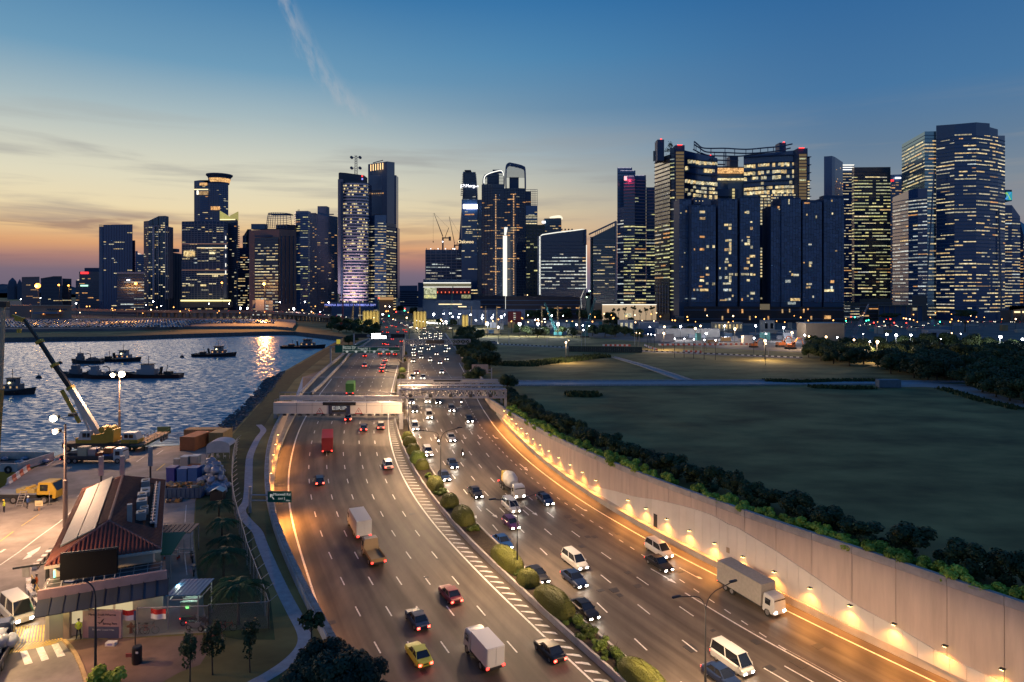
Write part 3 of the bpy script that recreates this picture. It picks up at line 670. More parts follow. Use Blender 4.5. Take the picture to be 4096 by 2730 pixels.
def leafquad(mb,p,s,nrm,r):
 n=nrm.normalized();u=n.cross(V((r.uniform(-1,1),r.uniform(-1,1),r.uniform(-1,1)))).normalized();v=n.cross(u)
 mb.add([p-u*s*.5,p+v*s*.32,p+u*s*.5,p-v*s*.32],[(0,1,2,3)])
def crown(seed,rx,rz,nb,nl,ls,zc=0,flat=.8,core=True,m=None):
 r=RNG(seed);mb=MB();blobs=[]
 for i in range(nb):
  a=r.uniform(0,6.28);q=r.random()**.5*.72;z=r.uniform(-.6,.75)
  rr=(1-.35*abs(z))*r.uniform(.28,.46);blobs.append((V((q*rx*cos(a)*(1-.3*max(0,z)),q*rx*sin(a)*(1-.3*max(0,z)),zc+z*rz*.75)),rr*rx,rr*rz*1.15))
 if core:
  for c,a,b in blobs:mb.sphere(c,a*.72,7,5,b/a)
 for i in range(nl):
  c,a,b=blobs[i%nb];th=r.uniform(0,6.28);ph=acos(r.uniform(-.7,1));k=r.uniform(.78,1.12)
  n=V((sin(ph)*cos(th),sin(ph)*sin(th),cos(ph)));p=c+V((n.x*a*k,n.y*a*k,n.z*b*k))
  n2=(n+V((r.uniform(-.7,.7),r.uniform(-.7,.7),r.uniform(-.2,.8)))).normalized();leafquad(mb,p,ls*r.uniform(.7,1.4),n2,r)
 return mb.mesh('crown',m or M_leafD)
def trunkmesh(seed,h,r0,limbs=4,spread=1.5,up=1.5):
 r=RNG(seed);mb=MB();top=V((r.uniform(-.2,.2),r.uniform(-.2,.2),h));mb.tube((0,0,0),top,r0,r0*.6,7)
 for k in range(limbs):
  a=6.28*k/limbs+r.uniform(-.4,.4);e=top+V((cos(a)*spread,sin(a)*spread,up*r.uniform(.7,1.2)));s=top*(.75+.2*r.random());mb.tube(s,e,r0*.45,r0*.15,5)
 return mb.mesh('trunk',M_bark)
def put(name,label,cat,loc,parts,rz=0,s=1.0,grp=None,sz=None):
 t=thing(name,label,cat,loc,rz,grp);t.scale=(s,s,sz or s)
 for nm,me in parts:inst(nm,me,t)
 return t
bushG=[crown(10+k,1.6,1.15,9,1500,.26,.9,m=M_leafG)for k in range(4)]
bushD=[crown(20+k,2.1,1.9,10,1700,.30,1.7)for k in range(4)]
stemB=trunkmesh(5,.8,.08,4,.8,.7);stemD=trunkmesh(6,1.2,.12,4,1.1,1.0)
r=RNG(3)
d=196;k=0
gaps=[(127,131),(116,119)]
pos=[]
while d>52:
 t=V((WR(d+.5)-WR(d-.5),1,0)).normalized()if d<190 else V((-.1,1,0));pos.append(d);d-=r.uniform(2.5,3.6)*max(.45,t.y)
kb=0;kd=0
for i,d in EN(pos):
 if d<178 and True:
  if r.random()<(.93 if d>64 else .4):
   kb+=1;p=wpt(wr,d,r.uniform(1.1,2.1),0)
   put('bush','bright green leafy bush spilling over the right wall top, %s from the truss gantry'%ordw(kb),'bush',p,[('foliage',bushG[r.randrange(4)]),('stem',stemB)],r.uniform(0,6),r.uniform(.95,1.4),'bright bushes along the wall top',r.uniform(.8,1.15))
 kd+=1;p=wpt(wr,d+r.uniform(-.6,.6),r.uniform(4.3,6.6),0)
 put('bush','tall dark bush behind the wall top, %s from the truss gantry'%ordw(kd),'bush',p,[('foliage',bushD[r.randrange(4)]),('stem',stemD)],r.uniform(0,6),r.uniform(1.0,1.5),'dark bushes behind the wall top',r.uniform(.85,1.25))
def mound(seed,L_,w,h,m,n=1300,ls=.16):
 r=RNG(seed);mb=MB();nu,nv=28,10;vs=[]
 import mathutils.noise as mn
 for j in range(nv+1):
  ph=pi/2*j/nv
  for i in range(nu):
   th=2*pi*i/nu;k=1+.07*mn.noise(V((cos(th)*2+seed,sin(th)*2,ph*2)))
   cx,cy=cos(th),sin(th);e=.75
   vs.append((w/2*k*copysign(abs(cx)**e,cx)*cos(ph)**.6,L_/2*k*copysign(abs(cy)**e,cy)*cos(ph)**.6,h*k*sin(ph)))
 mb.add(vs,[(j*nu+i,j*nu+(i+1)%nu,(j+1)*nu+(i+1)%nu,(j+1)*nu+i)for j in range(nv)for i in range(nu)])
 for _ in range(n):
  j=r.randrange(nv-1);i=r.randrange(nu);q=V(vs[j*nu+i]).lerp(V(vs[(j+1)*nu+(i+1)%nu]),r.random()).lerp(V(vs[j*nu+(i+1)%nu]),r.random()*.9)
  nrm=V((q.x/(w/2)**2,q.y/(L_/2)**2,(q.z+.2)/h**2)).normalized();leafquad(mb,q+nrm*.03,ls,(nrm+V((r.uniform(-.6,.6),r.uniform(-.6,.6),r.uniform(-.3,.6)))).normalized(),r)
 return mb.mesh('clipped_foliage',m)
md={'s':mound(1,3.2,3.0,1.9,M_leafH),'m':mound(2,5.2,3.0,2.1,M_leafH),'l':mound(3,8.5,3.1,2.3,M_leafH,2200),'g':mound(4,3.6,2.9,1.9,M_leafS)}
leafy=[crown(40+k,1.5,.8,8,900,.24,.55,m=M_leafS)for k in range(3)]
hl=[(d3,2050,520,'s',.9),(d3,2070,600,'s',1.05),(d3,2125,700,'s',1.0),(d3,2180,820,'g',1.15),(d3,2210,910,'s',.95),(d3,2300,1040,'f',.8),(d1,330,1030,'m',1.0),(d1,430,1110,'f',1.0),(d1,505,1240,'s',1.05),(d1,640,1420,'m',1.1),(d1,780,1540,'f',1.0),(c5,90,720,'l',.95),(c5,230,790,'f',.8),(c5,350,860,'s',.95),(c5,500,1030,'l',.95),(c5,650,1160,'f',1.0),(c5,760,1240,'f',1.0),(c5,870,1320,'f',1.05),(c5,980,1400,'f',1.0),(c5,1060,1470,'f',.9),(c5,1230,1590,'l',.9),(d4,960,480,'s',.8),(d4,958,560,'s',.8),(d4,915,690,'g',1.0),(d4,905,760,'s',.95),(d4,860,860,'s',.9),(d4,845,930,'s',.9)]
r=RNG(9)
for i,(f,x,y,kd_,s)in EN(hl):
 p=RD(*f((x,y))[0],.7)
 far=p.y>182;xx=((ER(p.y)+RL(p.y))/2 if far else mid(p.y));t=RL.dirn(p.y);rz=atan2(-t.x,t.y)
 loc=(xx,p.y,zroad(p.y)+(.1 if far else .65))
 if kd_=='f':put('shrub','loose leafy green shrub in the median, %s plant from the far end'%ordw(i+1),'shrub',loc,[('foliage',leafy[i%3]),('stem',stemB)],r.uniform(0,6),s,'plants in the median planter')
 else:put('clipped_hedge','%s clipped olive hedge in the median, %s plant from the far end'%({'s':'round','m':'oval','l':'long','g':'round bushy'}[kd_],ordw(i+1)),'hedge',loc,[('foliage',md[kd_])],rz,s,'plants in the median planter')
mb=MB();ds=list(np.arange(184,330,4.0));mb.strip([(RL(d)-.7,d,zroad(d)+.3)for d in ds],[(ER(d)+.9,d,zroad(d)+.3)for d in ds]);struct('median_soil',mb,MATS['soil'])
# trees
treeM=[crown(60+k,4.6,4.2,16,3200,.6,4.3)for k in range(4)];treeT=[trunkmesh(70+k,3.4,.28,5,2.0,2.2)for k in range(2)]
def tree(loc,s,label,grp,sz=None,nm='leafy_tree'):
 return put(nm,label,'tree',loc,[('crown',treeM[r.randrange(4)]),('trunk',treeT[r.randrange(2)])],r.uniform(0,6),s,grp,sz)
r=RNG(21)
kk=0
wood=[(3235,1432,.85),(3290,1436,1.0),(3345,1442,1.0),(3400,1450,1.1),(3455,1458,1.1),(3512,1466,1.1),(3570,1478,1.1),(3628,1490,1.15),(3690,1500,1.2),(3750,1505,1.2),(3810,1520,1.2),(3870,1545,1.15),(3930,1570,1.15),(3985,1590,1.1),(4040,1605,1.1),(4095,1615,1.1),(4150,1630,1.1),(3265,1405,.95),(3330,1410,.95),(3400,1418,1.0),(3470,1424,1.05),(3540,1430,1.1),(3610,1436,1.15),(3690,1440,1.25),(3770,1446,1.3),(3850,1455,1.35),(3930,1462,1.3),(4010,1468,1.25),(4090,1480,1.25),(3250,1385,1.0),(3450,1396,1.0),(3600,1400,1.2),(3720,1402,1.45),(3800,1404,1.5),(3880,1410,1.5),(3960,1412,1.35),(4050,1420,1.3),(3300,1390,.9),(3375,1392,.9),(3520,1397,1.05),(3660,1400,1.2)]
wood+=[(x,1392+(18+(x-3235)*.02)+r.random()*(30+(x-3235)*.16),1.1+.25*r.random())for x in[3250+r.random()*900 for _ in range(75)]]
for x,y,s in wood:
 kk+=1;tree(G(x,y),s*.95,'dense dark tree of the wood right of the field, %s of the clump'%ordw(kk),'trees of the dark wood on the right',s*.8)
kk=0
for x,y,s in[(1903,1535,.9),(1886,1500,1.0),(1898,1470,1.1),(1925,1480,1.2),(1960,1490,1.2),(1870,1440,1.1),(1905,1440,1.2),(1850,1410,1.1),(1890,1410,1.15),(1835,1385,1.0),(1870,1380,1.1),(1850,1355,1.2),(1880,1352,1.3),(1915,1365,1.1),(1945,1420,1.1),(2045,1600,.55),(2030,1560,.75),(2075,1640,.5)]:
 kk+=1;tree(G(x,y),s,'dark roadside tree right of the far carriageway, %s of its row'%ordw(kk),'trees right of the far road',s*.85)
kk=0
for x,y,s in[(1325,1322,1.1),(1355,1330,1.1),(1385,1330,1.2),(1415,1335,1.2),(1445,1340,1.2),(1475,1345,1.15),(1500,1325,1.1),(1345,1305,1.5),(1390,1308,1.2),(1430,1310,1.2),(1470,1312,1.2),(1395,1380,.9),(1420,1372,.8),(1500,1345,.9)]:
 kk+=1;tree(G(x,y),s,'dark tree on the bank left of the far road, %s of the group'%ordw(kk),'trees left of the far road',s*.8)
kk=0
for x,y,s in[(2110,1285,1.9),(2160,1282,2.0),(2210,1280,2.1),(2260,1278,2.0),(2330,1282,2.0),(2380,1285,1.9),(2440,1285,1.7),(2080,1338,1.2),(2110,1345,1.2),(2150,1350,1.2),(2180,1345,1.1),(2240,1345,1.2),(2290,1350,1.1),(2370,1345,1.3),(2420,1350,1.4),(2460,1348,1.4),(2500,1345,1.2),(2520,1300,1.1),(2450,1310,1.6),(2550,1360,1.1),(2690,1340,1.0),(2760,1338,1.0),(1650,1262,1.7),(1700,1268,1.4),(1740,1275,1.4),(1780,1262,1.5),(1815,1305,1.0),(1760,1300,1.0),(1600,1250,1.7),(1050,1250,1.5),(1090,1252,1.4),(820,1240,1.6),(860,1243,1.5),(620,1240,1.4),(650,1243,1.5),(690,1243,1.3)]:
 kk+=1;tree(G(x,y),s,'dark tree at the foot of the skyline, %s from the middle outwards'%ordw(kk),'trees at the foot of the skyline',s*.8)
um=crown(90,8.5,2.0,18,3000,.6,8.5);ut=trunkmesh(91,4.5,.45,7,5.5,3.4)
put('rain_tree','wide umbrella-shaped tree silhouetted before the traffic lights on the right','tree',G(3560,1312),[('crown',um),('trunk',ut)],0,1.25)
put('rain_tree','broad hazy green tree at the foot of the rightmost towers','tree',G(3860,1330),[('crown',um),('trunk',ut)],1,1.2,None,1.7)
pt=crown(95,2.2,2.0,7,500,.5,13.5);ptr=trunkmesh(96,11.5,.22,5,1.6,1.5)
for i,(x,y)in EN([(2475,1300),(2500,1305),(2535,1308),(2560,1312),(2583,1310),(2608,1308),(2455,1300)]):
 put('slim_tree','tall slim tree with small crown before the glowing hall, %s from the left'%ordw(i+1),'tree',G(x,y),[('crown',pt),('trunk',ptr)],i,1.05+.1*(i%3),'slim trees before the glowing hall')
 # near left: palms, saplings, bushes
def frond(mb,a,L_,dro,z0,r):
 P=[];
 for k in range(6):
  t=k/5;P.append(V((cos(a)*L_*t,sin(a)*L_*t,z0+L_*(.55*t-dro*t*t))))
 s=V((-sin(a),cos(a),0))
 for k in range(5):
  for q in range(4):
   c=P[k].lerp(P[k+1],(q+.5)/4);w=.55*(1-.7*abs(k/5-.4));f=(P[k+1]-P[k]).normalized()*.35
   for sg in(-1,1):mb.add([c,c+f*.35,c+s*sg*w+f-V((0,0,.22)),c+s*sg*w*.9+f*.7-V((0,0,.25))],[(0,1,2,3)])
def palm(seed,h):
 r=RNG(seed);mb=MB()
 for k in range(13):frond(mb,6.28*k/13+r.uniform(-.2,.2),r.uniform(1.9,2.5),r.uniform(.6,1.1),h,r)
 return mb.mesh('fronds',M_leafP),MB().tube((0,0,0),(.05,.03,h),.14,.09,7).mesh('trunk',M_bark)
pa=[palm(1,2.6),palm(2,3.6)]
for i,(x,y,s,q)in EN(e3((1000,1130),(1060,1290),(1090,1420),(1050,1010))[:0]or[(875,2080,.9,0),(888,2160,.9,0),(905,2230,.85,0),(895,2345,1.0,1),(927,2400,.75,0),(953,2500,1.05,1)]):
 put('palm_tree','dark palm on the lawn inside the chain-link fence, %s from the far end'%ordw(i+1),'palm',G(x,y),[('fronds',pa[q][0]),('trunk',pa[q][1])],i*1.3,s,'palms on the lawn')
sap=[crown(110+k,.9,1.7,9,650,.2,2.4,core=False)for k in range(2)];sapT=trunkmesh(112,2.2,.06,6,.5,1.4)
for i,(x,y,s)in EN([(760,2745,1.1),(850,2700,1.2),(1000,2690,1.1)]):
 put('sapling','thin dark sapling on the rough ground below the footpath, %s from the left'%ordw(i+1),'sapling',G(x,y),[('foliage',sap[i%2]),('trunk',sapT)],i,s,'saplings by the rough ground')
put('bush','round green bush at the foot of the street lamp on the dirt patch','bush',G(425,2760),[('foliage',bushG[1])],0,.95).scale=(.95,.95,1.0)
cas=leafmat('casuarina_leaves',(.012,.03,.02),(.035,.06,.035));bigb=[crown(120+k,2.4,2.0,14,3600,.28,2.0,m=cas)for k in range(2)]
for i,(x,y,s)in EN([(1290,2735,.95),(1370,2790,1.05),(1450,2800,.95),(1220,2790,.8),(1330,2690,.7)]):
 put('bush','dark feathery bush against the near end of the left wall, %s from the left'%ordw(i+1),'bush',G(x,y),[('foliage',bigb[i%2]),('stem',stemD)],i,s,'feathery bushes at the bottom edge')
pb=crown(130,1.25,.7,9,420,.42,4.6,core=False,m=M_leafP);pbt=trunkmesh(131,4.2,.09,6,.8,.5)
put('young_tree','slender young tree with a tufted crown beside the footpath at the wall','tree',G(1247,2680),[('crown',pb),('trunk',pbt)],0,.9)
mb=MB();rr=RNG(5)
def tuftband(P,w,n,s):
 for _ in range(n):
  i=rr.randrange(len(P)-1);p=P[i].lerp(P[i+1],rr.random())+V((rr.uniform(-w,w),rr.uniform(-w,w),0));h=s*rr.uniform(.5,1.3);a=rr.uniform(0,3.14);v=V((cos(a),sin(a),0))*s*.6
  mb.add([p-v,p+v,p+v*.4+V((rr.uniform(-.2,.2)*s,0,h)),p-v*.4+V((0,0,h))],[(0,1,2,3)])
tuftband([G(x,y)for x,y in c7((770,750),(920,755))],3.0,500,1.0)
tuftband([G(x,y)for x,y in c8((330,640),(600,650),(900,640),(1200,640))],1.8,900,.8)
tuftband([G(x,y)for x,y in c7((220,505),(400,515),(600,490),(800,468),(1000,445))],4.5,2600,1.1)
tuftband([G(x,y)for x,y in c8((700,690),(950,700),(1150,700))],2,500,.8)
tuftband([G(x,y)for x,y in c8((1700,700),(2000,790),(2300,860))],2,500,.7)
tag(mb.build('tall_grass',M_leafD),'dark tufts of tall grass in bands across the field',kind='stuff')
# street lamps in the median
WARM=(1.0,.65,.36)
M_lampoff=emit('luminaire_glow',(1,.8,.55),.6)
def street_lamp(d,px,label,arms=2,e=11500,yawx=0,h=10.6):
 X=(px-CX)/F*d;z0=zroad(d)+.75;t=RL.dirn(d);yaw=atan2(-t.x,t.y)+yawx
 L_=thing('street_lamp',label,'street lamp',(X,d,z0),yaw,'double-armed lamps along the median')
 MB().lathe([(.13,0),(.10,3),(.07,h-2.2)],10).build('pole',MK,L_)
 for sg in((-1,1)if arms==2 else(-1,)):
  P=[V((sg*.0,0,h-2.3)),V((sg*.12,0,h-1.7)),V((sg*.38,0,h-1.15)),V((sg*.8,0,h-.75)),V((sg*1.4,0,h-.5)),V((sg*3.6,0,h-.1))]
  MB().path(P,.05,7).build('arm',MK,L_)
  MB().prism([(sg*3.3,-.13),(sg*3.5,-.17),(sg*4.2,-.15),(sg*4.3,0),(sg*4.2,.15),(sg*3.5,.17),(sg*3.3,.13)][::sg],h-.1,h+.03).build('lamp_head',MK,L_)
  lamp('SPOT',(sg*3.9,0,h-.16),e,WARM,.2,(sg*.10,0,-1),176,.25,parent=L_)
 return L_
street_lamp(68,2822,'nearest double-armed street lamp, its grey pole rising from the bottom edge beside the hedges')
street_lamp(94.5,2069,'double-armed street lamp in the median, second from the camera, beside the long hedge')
street_lamp(130,1763,'double-armed street lamp in the median, third from the camera, left of the arrow markings')
street_lamp(160,1634,'single-armed street lamp on the island just before the toll gantry',arms=2)
street_lamp(187,1604,'double-armed street lamp between the hedges just beyond the truss gantry',arms=2)
street_lamp(218,1597,'double-armed street lamp below the green sign gantry, behind the truss gantry',arms=2)
for k,dd in EN((262,310)):street_lamp(dd,1600-k*4,'double-armed street lamp on the far median, %s beyond the green sign gantry'%ordw(k+1),e=11000)
street_lamp(48,3700,'double-armed street lamp of the median nearest to the viewer',e=11500)
# white toll gantry on the left carriageway
M_gp=mat('gantry_panel',(.62,.55,.50),.5,noise=.05,nscale=.6)
M_navy=mat('navy_sign',(.02,.03,.07),.4)
M_wtext=emit('white_sign_face',(.75,.75,.72),.55)
M_red=mat('sign_red',(.35,.03,.03),.5)
GY=168.0
def gx(px):return(px-CX)/F*GY
def gz(y):return CAMZ-(y-HY)/F*GY
g3=lambda x,y:(gx(1000+x/3.3357),gz(1600+y/3.3357))
TG=thing('toll_gantry','white panelled toll gantry with dark ERP sign spanning the left carriageway','gantry',(gx(1350),GY,zroad(GY)))
def loc(x,z):return x-TG.location.x,z-TG.location.z
xs=[318,628,835,1057];xs2=[1342,1560,1765,2030]
zb=g3(0,181)[1]-TG.location.z;zm=g3(0,73)[1]-TG.location.z;zt=g3(0,35)[1]-TG.location.z
for grp_ in(xs,xs2):
 for a,b in zip(grp_[:-1],grp_[1:]):
  xa,_=g3(a,0);xb,_=g3(b,0);xa-=TG.location.x;xb-=TG.location.x
  BX(xa+.05,-.5,zb,xb-.05,.5,zm-.03).build('panel',M_gp,TG)
  if not(a==835 or a==1342):BX(xa+.05,-.5,zm+.03,xb-.05,.5,zt).build('panel',M_gp,TG)
  else:BX(xa+.05,-.5,zm+.03,xb-.05,.5,zt).build('panel',M_gp,TG)
x0,x1=g3(318,0)[0]-TG.location.x,g3(2030,0)[0]-TG.location.x
BX(x0+.1,-.4,zb+.1,x1-.1,.4,zt-.05).build('frame',MK,TG)
BX(x0,.5,zt-.25,x1,2.6,zt-.15).build('walkway',MV,TG)
rl=MB()
for k in range(2):rl.tube((x0,.55+k*1.9,zt+.55),(x1,.55+k*1.9,zt+.55),.035)
for k in range(24):
 xx=x0+(x1-x0)*k/23
 for q in(.55,2.45):rl.tube((xx,q,zt-.2),(xx,q,zt+.55),.03,n=5)
rl.build('railing',MV,TG)
xa,xb=g3(980,0)[0]-TG.location.x,g3(1418,0)[0]-TG.location.x
BX(xa,-.62,g3(0,68)[1]-TG.location.z,xb,-.3,g3(0,28)[1]-TG.location.z).build('display',M_black,TG)
xa,xb=g3(1057,0)[0]-TG.location.x,g3(1342,0)[0]-TG.location.x
sg=BX(xa,-.68,zb-.02,xb,-.3,zm).build('sign_face',M_navy,TG)
text('E|R|P',1.25,M_wtext,TG,((xa+xb)/2,-.70,zm-.62),(R_(90),0,0),ax='CENTER',sx=1.35)
BX(xa+.9,-.74,zb+.42,xb-.9,-.69,zb+.95).build('display',M_black,TG)
for x_ in(xa+.9+.2,xb-1.1):MB().tube((x_,-.7,zm-.6),(x_,-.74,zm-.6),.08).build('beacon',mat('amber',(.5,.25,.02),.4),TG)
for tx in(940,1457):
 X,Z=g3(tx,138);X-=TG.location.x;Z-=TG.location.z;s=.95
 tri=lambda q,y:[(X-s*q,y,Z-s*.8*q-.05),(X+s*q,y,Z-s*.8*q-.05),(X,y,Z+s*.82*q-.05)]
 MB().add(tri(1,-.52)+tri(1,-.505),[(0,1,2),(3,5,4),(0,3,4,1),(1,4,5,2),(2,5,3,0)]).build('warning_triangle',M_red,TG)
 MB().add(tri(.74,-.535)+tri(.74,-.521),[(0,1,2),(3,5,4),(0,3,4,1),(1,4,5,2),(2,5,3,0)]).build('triangle_face',M_gp,TG)
 text('R',.7,M_black,TG,(X,-.54,Z-.22),(R_(90),0,0))
cm=BX(-.5,-.9,-.4,.5,-.45,-.12);cm.box(-.3,-.7,-.14,.3,-.3,.02);cme=cm.mesh('detector',MK)
for k in range(15):inst('detector',cme,TG,(g3(473+103*k,0)[0]-TG.location.x,0,zb))
for px,pw in((2018,.45),(345,.4)):
 X=g3(px,0)[0]-TG.location.x;BX(X-pw,-.4,-.2 if px>1000 else 3.0,X+pw,.4,zb+.2).build('column',MV,TG)
GB=thing('gantry_beam','plain second beam of the toll gantry just behind the white panelled one','gantry',(gx(1350),GY+15,zroad(GY+15)))
s_=(GY+15)/F
def L2(x,y):return((x-CX)*s_-GB.location.x,CAMZ-(y-HY)*s_-GB.location.z)
xl,zl=L2(1120,1601);xr,zr_=L2(1602,1584)
for k in range(7):
 a=xl+(xr-xl)*k/7;b=xl+(xr-xl)*(k+1)/7;BX(a+.03,-.5,zl,b-.03,.5,zr_).build('panel',M_gp,GB)
rl=MB().tube((xl,-.5,zr_+.9),(xr,-.5,zr_+.9),.04).tube((xl,.5,zr_+.9),(xr,.5,zr_+.9),.04)
for k in range(22):rl.tube((xl+(xr-xl)*k/21,-.5,zr_),(xl+(xr-xl)*k/21,-.5,zr_+.9),.03,n=5)
rl.build('railing',MV,GB);BX(xr-.9,-.4,-.1,xr,.4,zl).build('column',MV,GB);BX(xl,-.4,2.4,xl+.8,.4,zl).build('column',MV,GB)
# lattice gantries over the right carriageway
def lattice(name,label,D,xa,xb,yt,yb,depth=1.2,nb=16,legs=(True,True),grp=None,cat='gantry',r=.09,m=None,zig=True,dark=None,base=None):
 m=m or MV;X0,X1=(xa-CX)/F*D,(xb-CX)/F*D;zt=CAMZ-(yt-HY)/F*D;zb=CAMZ-(yb-HY)/F*D;z0=zroad(D)
 t=thing(name,label,cat,((X0+X1)/2,D,z0),0,grp);w=(X1-X0)/2;zt-=z0;zb-=z0
 for y in(-depth/2,depth/2):
  MB().tube((-w,y,zt),(w,y,zt),r*1.3,n=6).build('chord',m,t);MB().tube((-w,y,zb),(w,y,zb),r*1.3,n=6).build('chord',m,t)
 br=[]
 for k in range(nb):
  a,b=-w+2*w*k/nb,-w+2*w*(k+1)/nb
  for y in(-depth/2,depth/2):
   p,q=(zb,zt)if(k%2==0)==(y<0)or not zig else(zt,zb)
   MB().tube((a,y,p),(b,y,q),r*.8,n=5).build('brace',m,t);MB().tube((b,y,zb),(b,y,zt),r*.7,n=5).build('brace',m,t)
  MB().tube((b,-depth/2,zt),(b,depth/2,zt),r*.6,n=4).tube((b,-depth/2,zb),(b,depth/2,zb),r*.6,n=4).build('brace',m,t)
 if legs[0]:BX(-w-.35,-.35,0,-w+.35,.35,zt).build('column',m,t)
 if legs[1]:BX(w-.35,-.35,(base or 0),w+.35,.35,zt).build('column',m,t)
 if dark:
  for a,b,p,q in dark:
   BX((a-CX)/F*D-t.location.x,-depth/2-.25,CAMZ-(q-HY)/F*D-z0,(b-CX)/F*D-t.location.x,-depth/2-.1,CAMZ-(p-HY)/F*D-z0).build('sign_back',MK,t)
 return t
g1=lattice('truss_gantry','big zigzag steel truss of the toll gantry over the right carriageway, foremost beam',180,1600,2022,1558,1590,1.6,18,r=.17,base=2.2)
for k,px in EN((1645,1725,1805,1885,1963)):
 X=(px-CX)/F*180-g1.location.x;BX(X-.45,-1.4,CAMZ-(1590-HY)/F*180-g1.location.z+.2,X+.35,-.95,CAMZ-(1590-HY)/F*180-g1.location.z+1.0).build('detector',MK,g1)
lattice('truss_gantry','middle lattice beam of the truss gantry over the right carriageway',190,1597,2006,1543,1557,1.4,26,r=.14,zig=False,base=1.6)
lattice('truss_gantry','rear lattice beam of the truss gantry over the right carriageway',200,1597,1993,1530.5,1541,1.4,24,base=1.2)
g4=lattice('truss_gantry','rearmost beam with grey cabinets and dark display over the right carriageway',210,1592,1988,1519,1528,1.4,12,base=.6,dark=[(1737,1842,1519,1529)])
for a,b in((1595,1735),(1846,1986)):
 for k in range(6):
  p=a+(b-a)*k/6;q=a+(b-a)*(k+1)/6;BX((p-CX)/F*210-g4.location.x+.04,-.8,CAMZ-(1528-HY)/F*210-g4.location.z,(q-CX)/F*210-g4.location.x-.04,-.72,CAMZ-(1519-HY)/F*210-g4.location.z).build('panel',MV,g4)
lattice('sign_gantry','lattice sign gantry seen from behind over the far right carriageway, nearer one',335,1616,1880,1358,1377,1.2,14,r=.12,dark=[(1705,1778,1361,1375)])
lattice('sign_gantry','yellowish lattice gantry over the far right carriageway, the farther one',430,1637,1811,1317,1331,1.2,12,r=.14,m=mat('yellow_steel',(.30,.27,.14),.5))
M_green=mat('sign_green',(.005,.13,.075),.45);M_greenf=emit('sign_lettering',(.8,.85,.8),.45)
D=298.0
def P_(x,y):x,y=d4((x,y))[0];return(x-CX)/F*D,CAMZ-(y-HY)/F*D
SG=thing('sign_gantry','gantry with wide green direction signs over the far left carriageway','gantry',(P_(480,0)[0],D,0))
def bx(name,x0,y0,x1,y1,m,ya=-.3,yb=-.15):
 a,t=P_(x0,y0);b,bt=P_(x1,y1);return BX(a-SG.location.x,ya,bt,b-SG.location.x,yb,t).build(name,m,SG)
bx('sign_panel',120,385,368,475,M_green);bx('sign_panel',372,413,526,475,M_green);bx('sign_panel',529,413,880,475,M_green)
bx('frame',60,402,920,410,MV,-.15,.3);bx('column',60,402,76,600,MV,-.3,.3);bx('column',908,402,924,620,MV,-.3,.3)
bx('frame',118,476,882,480,MV,-.12,.1);bx('blue_plate',632,422,740,447,mat('plate_blue',(.02,.08,.35),.4),-.36,-.31)
for x_ in(212,528):bx('divider',x_,388 if x_<300 else 415,x_+3,474,M_greenf,-.33,-.31)
bx('divider',212,451,878,454,M_greenf,-.33,-.31)
def tx(s,x,y,sz,m=M_greenf,sx=1):a,z=P_(x,y);text(s,sz,m,SG,(a-SG.location.x,-.38,z),(R_(90),0,0),sx=sx)
tx('Shenton Way',290,405,1.05);tx('Maxwell Rd',285,424,1.05);tx('1',330,441,.9);tx('Keppel Rd',447,425,1.05);tx('EXIT 1A',465,442,.8);tx('AYE (Tuas)',685,435,1.1)
for x_ in(262,368,475,582,687,790):
 a,z=P_(x_,463);a-=SG.location.x;MB().add([(a-.75,-.38,z+.15),(a+.75,-.38,z+.15),(a,-.38,z-.6)],[(0,2,1)]).add([(a-.35,-.38,z+.5),(a+.35,-.38,z+.5),(a+.35,-.38,z+.15),(a-.35,-.38,z+.15)],[(0,3,2,1)]).build('arrow',M_greenf,SG)
D=380.0;SG=thing('message_gantry','dark message gantry with blazing white display over the far left carriageway','gantry',(P_(640,0)[0],D,0))
bx('display_housing',352,255,940,300,M_black);bx('column',333,252,350,385,MV,-.3,.3);bx('column',932,252,946,330,MV,-.3,.3)
dsp=emit('white_display',(1,.96,1),9,True);bx('display',550,250,655,276,dsp,-.45,-.31);bx('display',551,277,720,308,dsp,-.45,-.31)
for x_ in(512,760):
 a,z=P_(x_,277);MB().tube((a-SG.location.x,-.32,z),(a-SG.location.x,-.36,z),.9,n=14).build('speed_limit_disc',mat('disc_grey',(.35,.32,.32),.5),SG)
yp=thing('banner','narrow yellow banner sign hanging by the left leg of the message gantry','sign',(P_(372,0)[0],D-40,0));D=340.0
a,z=P_(372,320);b_,zb_=P_(372,372);BX(-.9,-.1,zb_,.9,.1,z).build('face',emit('yellow_face',(.8,.65,.05),.5),yp);MB().tube((0,.1,0),(0,.1,z),.08).build('post',MV,yp)
SD=243.0;sb=thing('sign_board','large beige sign board seen from the back beside the right-hand trees','sign',((1960/2.9413+1300-CX)/F*SD,SD,0))
def q4(x,y):x,y=d4((x,y))[0];return(x-CX)/F*SD-sb.location.x,CAMZ-(y-HY)/F*SD
a,t=q4(1727,612);b,bb=q4(1920,720)
for i in range(4):
 for j in range(2):BX(a+(b-a)*i/4+.02,-.15,bb+(t-bb)*j/2+.02,a+(b-a)*(i+1)/4-.02,-.05,bb+(t-bb)*(j+1)/2-.02).build('panel',mat('board_beige',(.36,.27,.24),.6),sb)
MB().tube((a,.1,q4(0,680)[1]),(.1,.1,q4(0,680)[1]),.14).build('crossbar',MV,sb);MB().tube((a,.1,q4(0,712)[1]),(.1,.1,q4(0,712)[1]),.14).build('crossbar',MV,sb)
BX(-.2,-.1,0,.2,.3,q4(0,655)[1]).build('column',MV,sb)
SD=96.5;P=G(1000,2052);ms=thing('exit_sign','green exit sign for Maxwell Rd on a two-bar cantilever over the left shoulder','sign',(P.x,P.y,0),R_(-2))
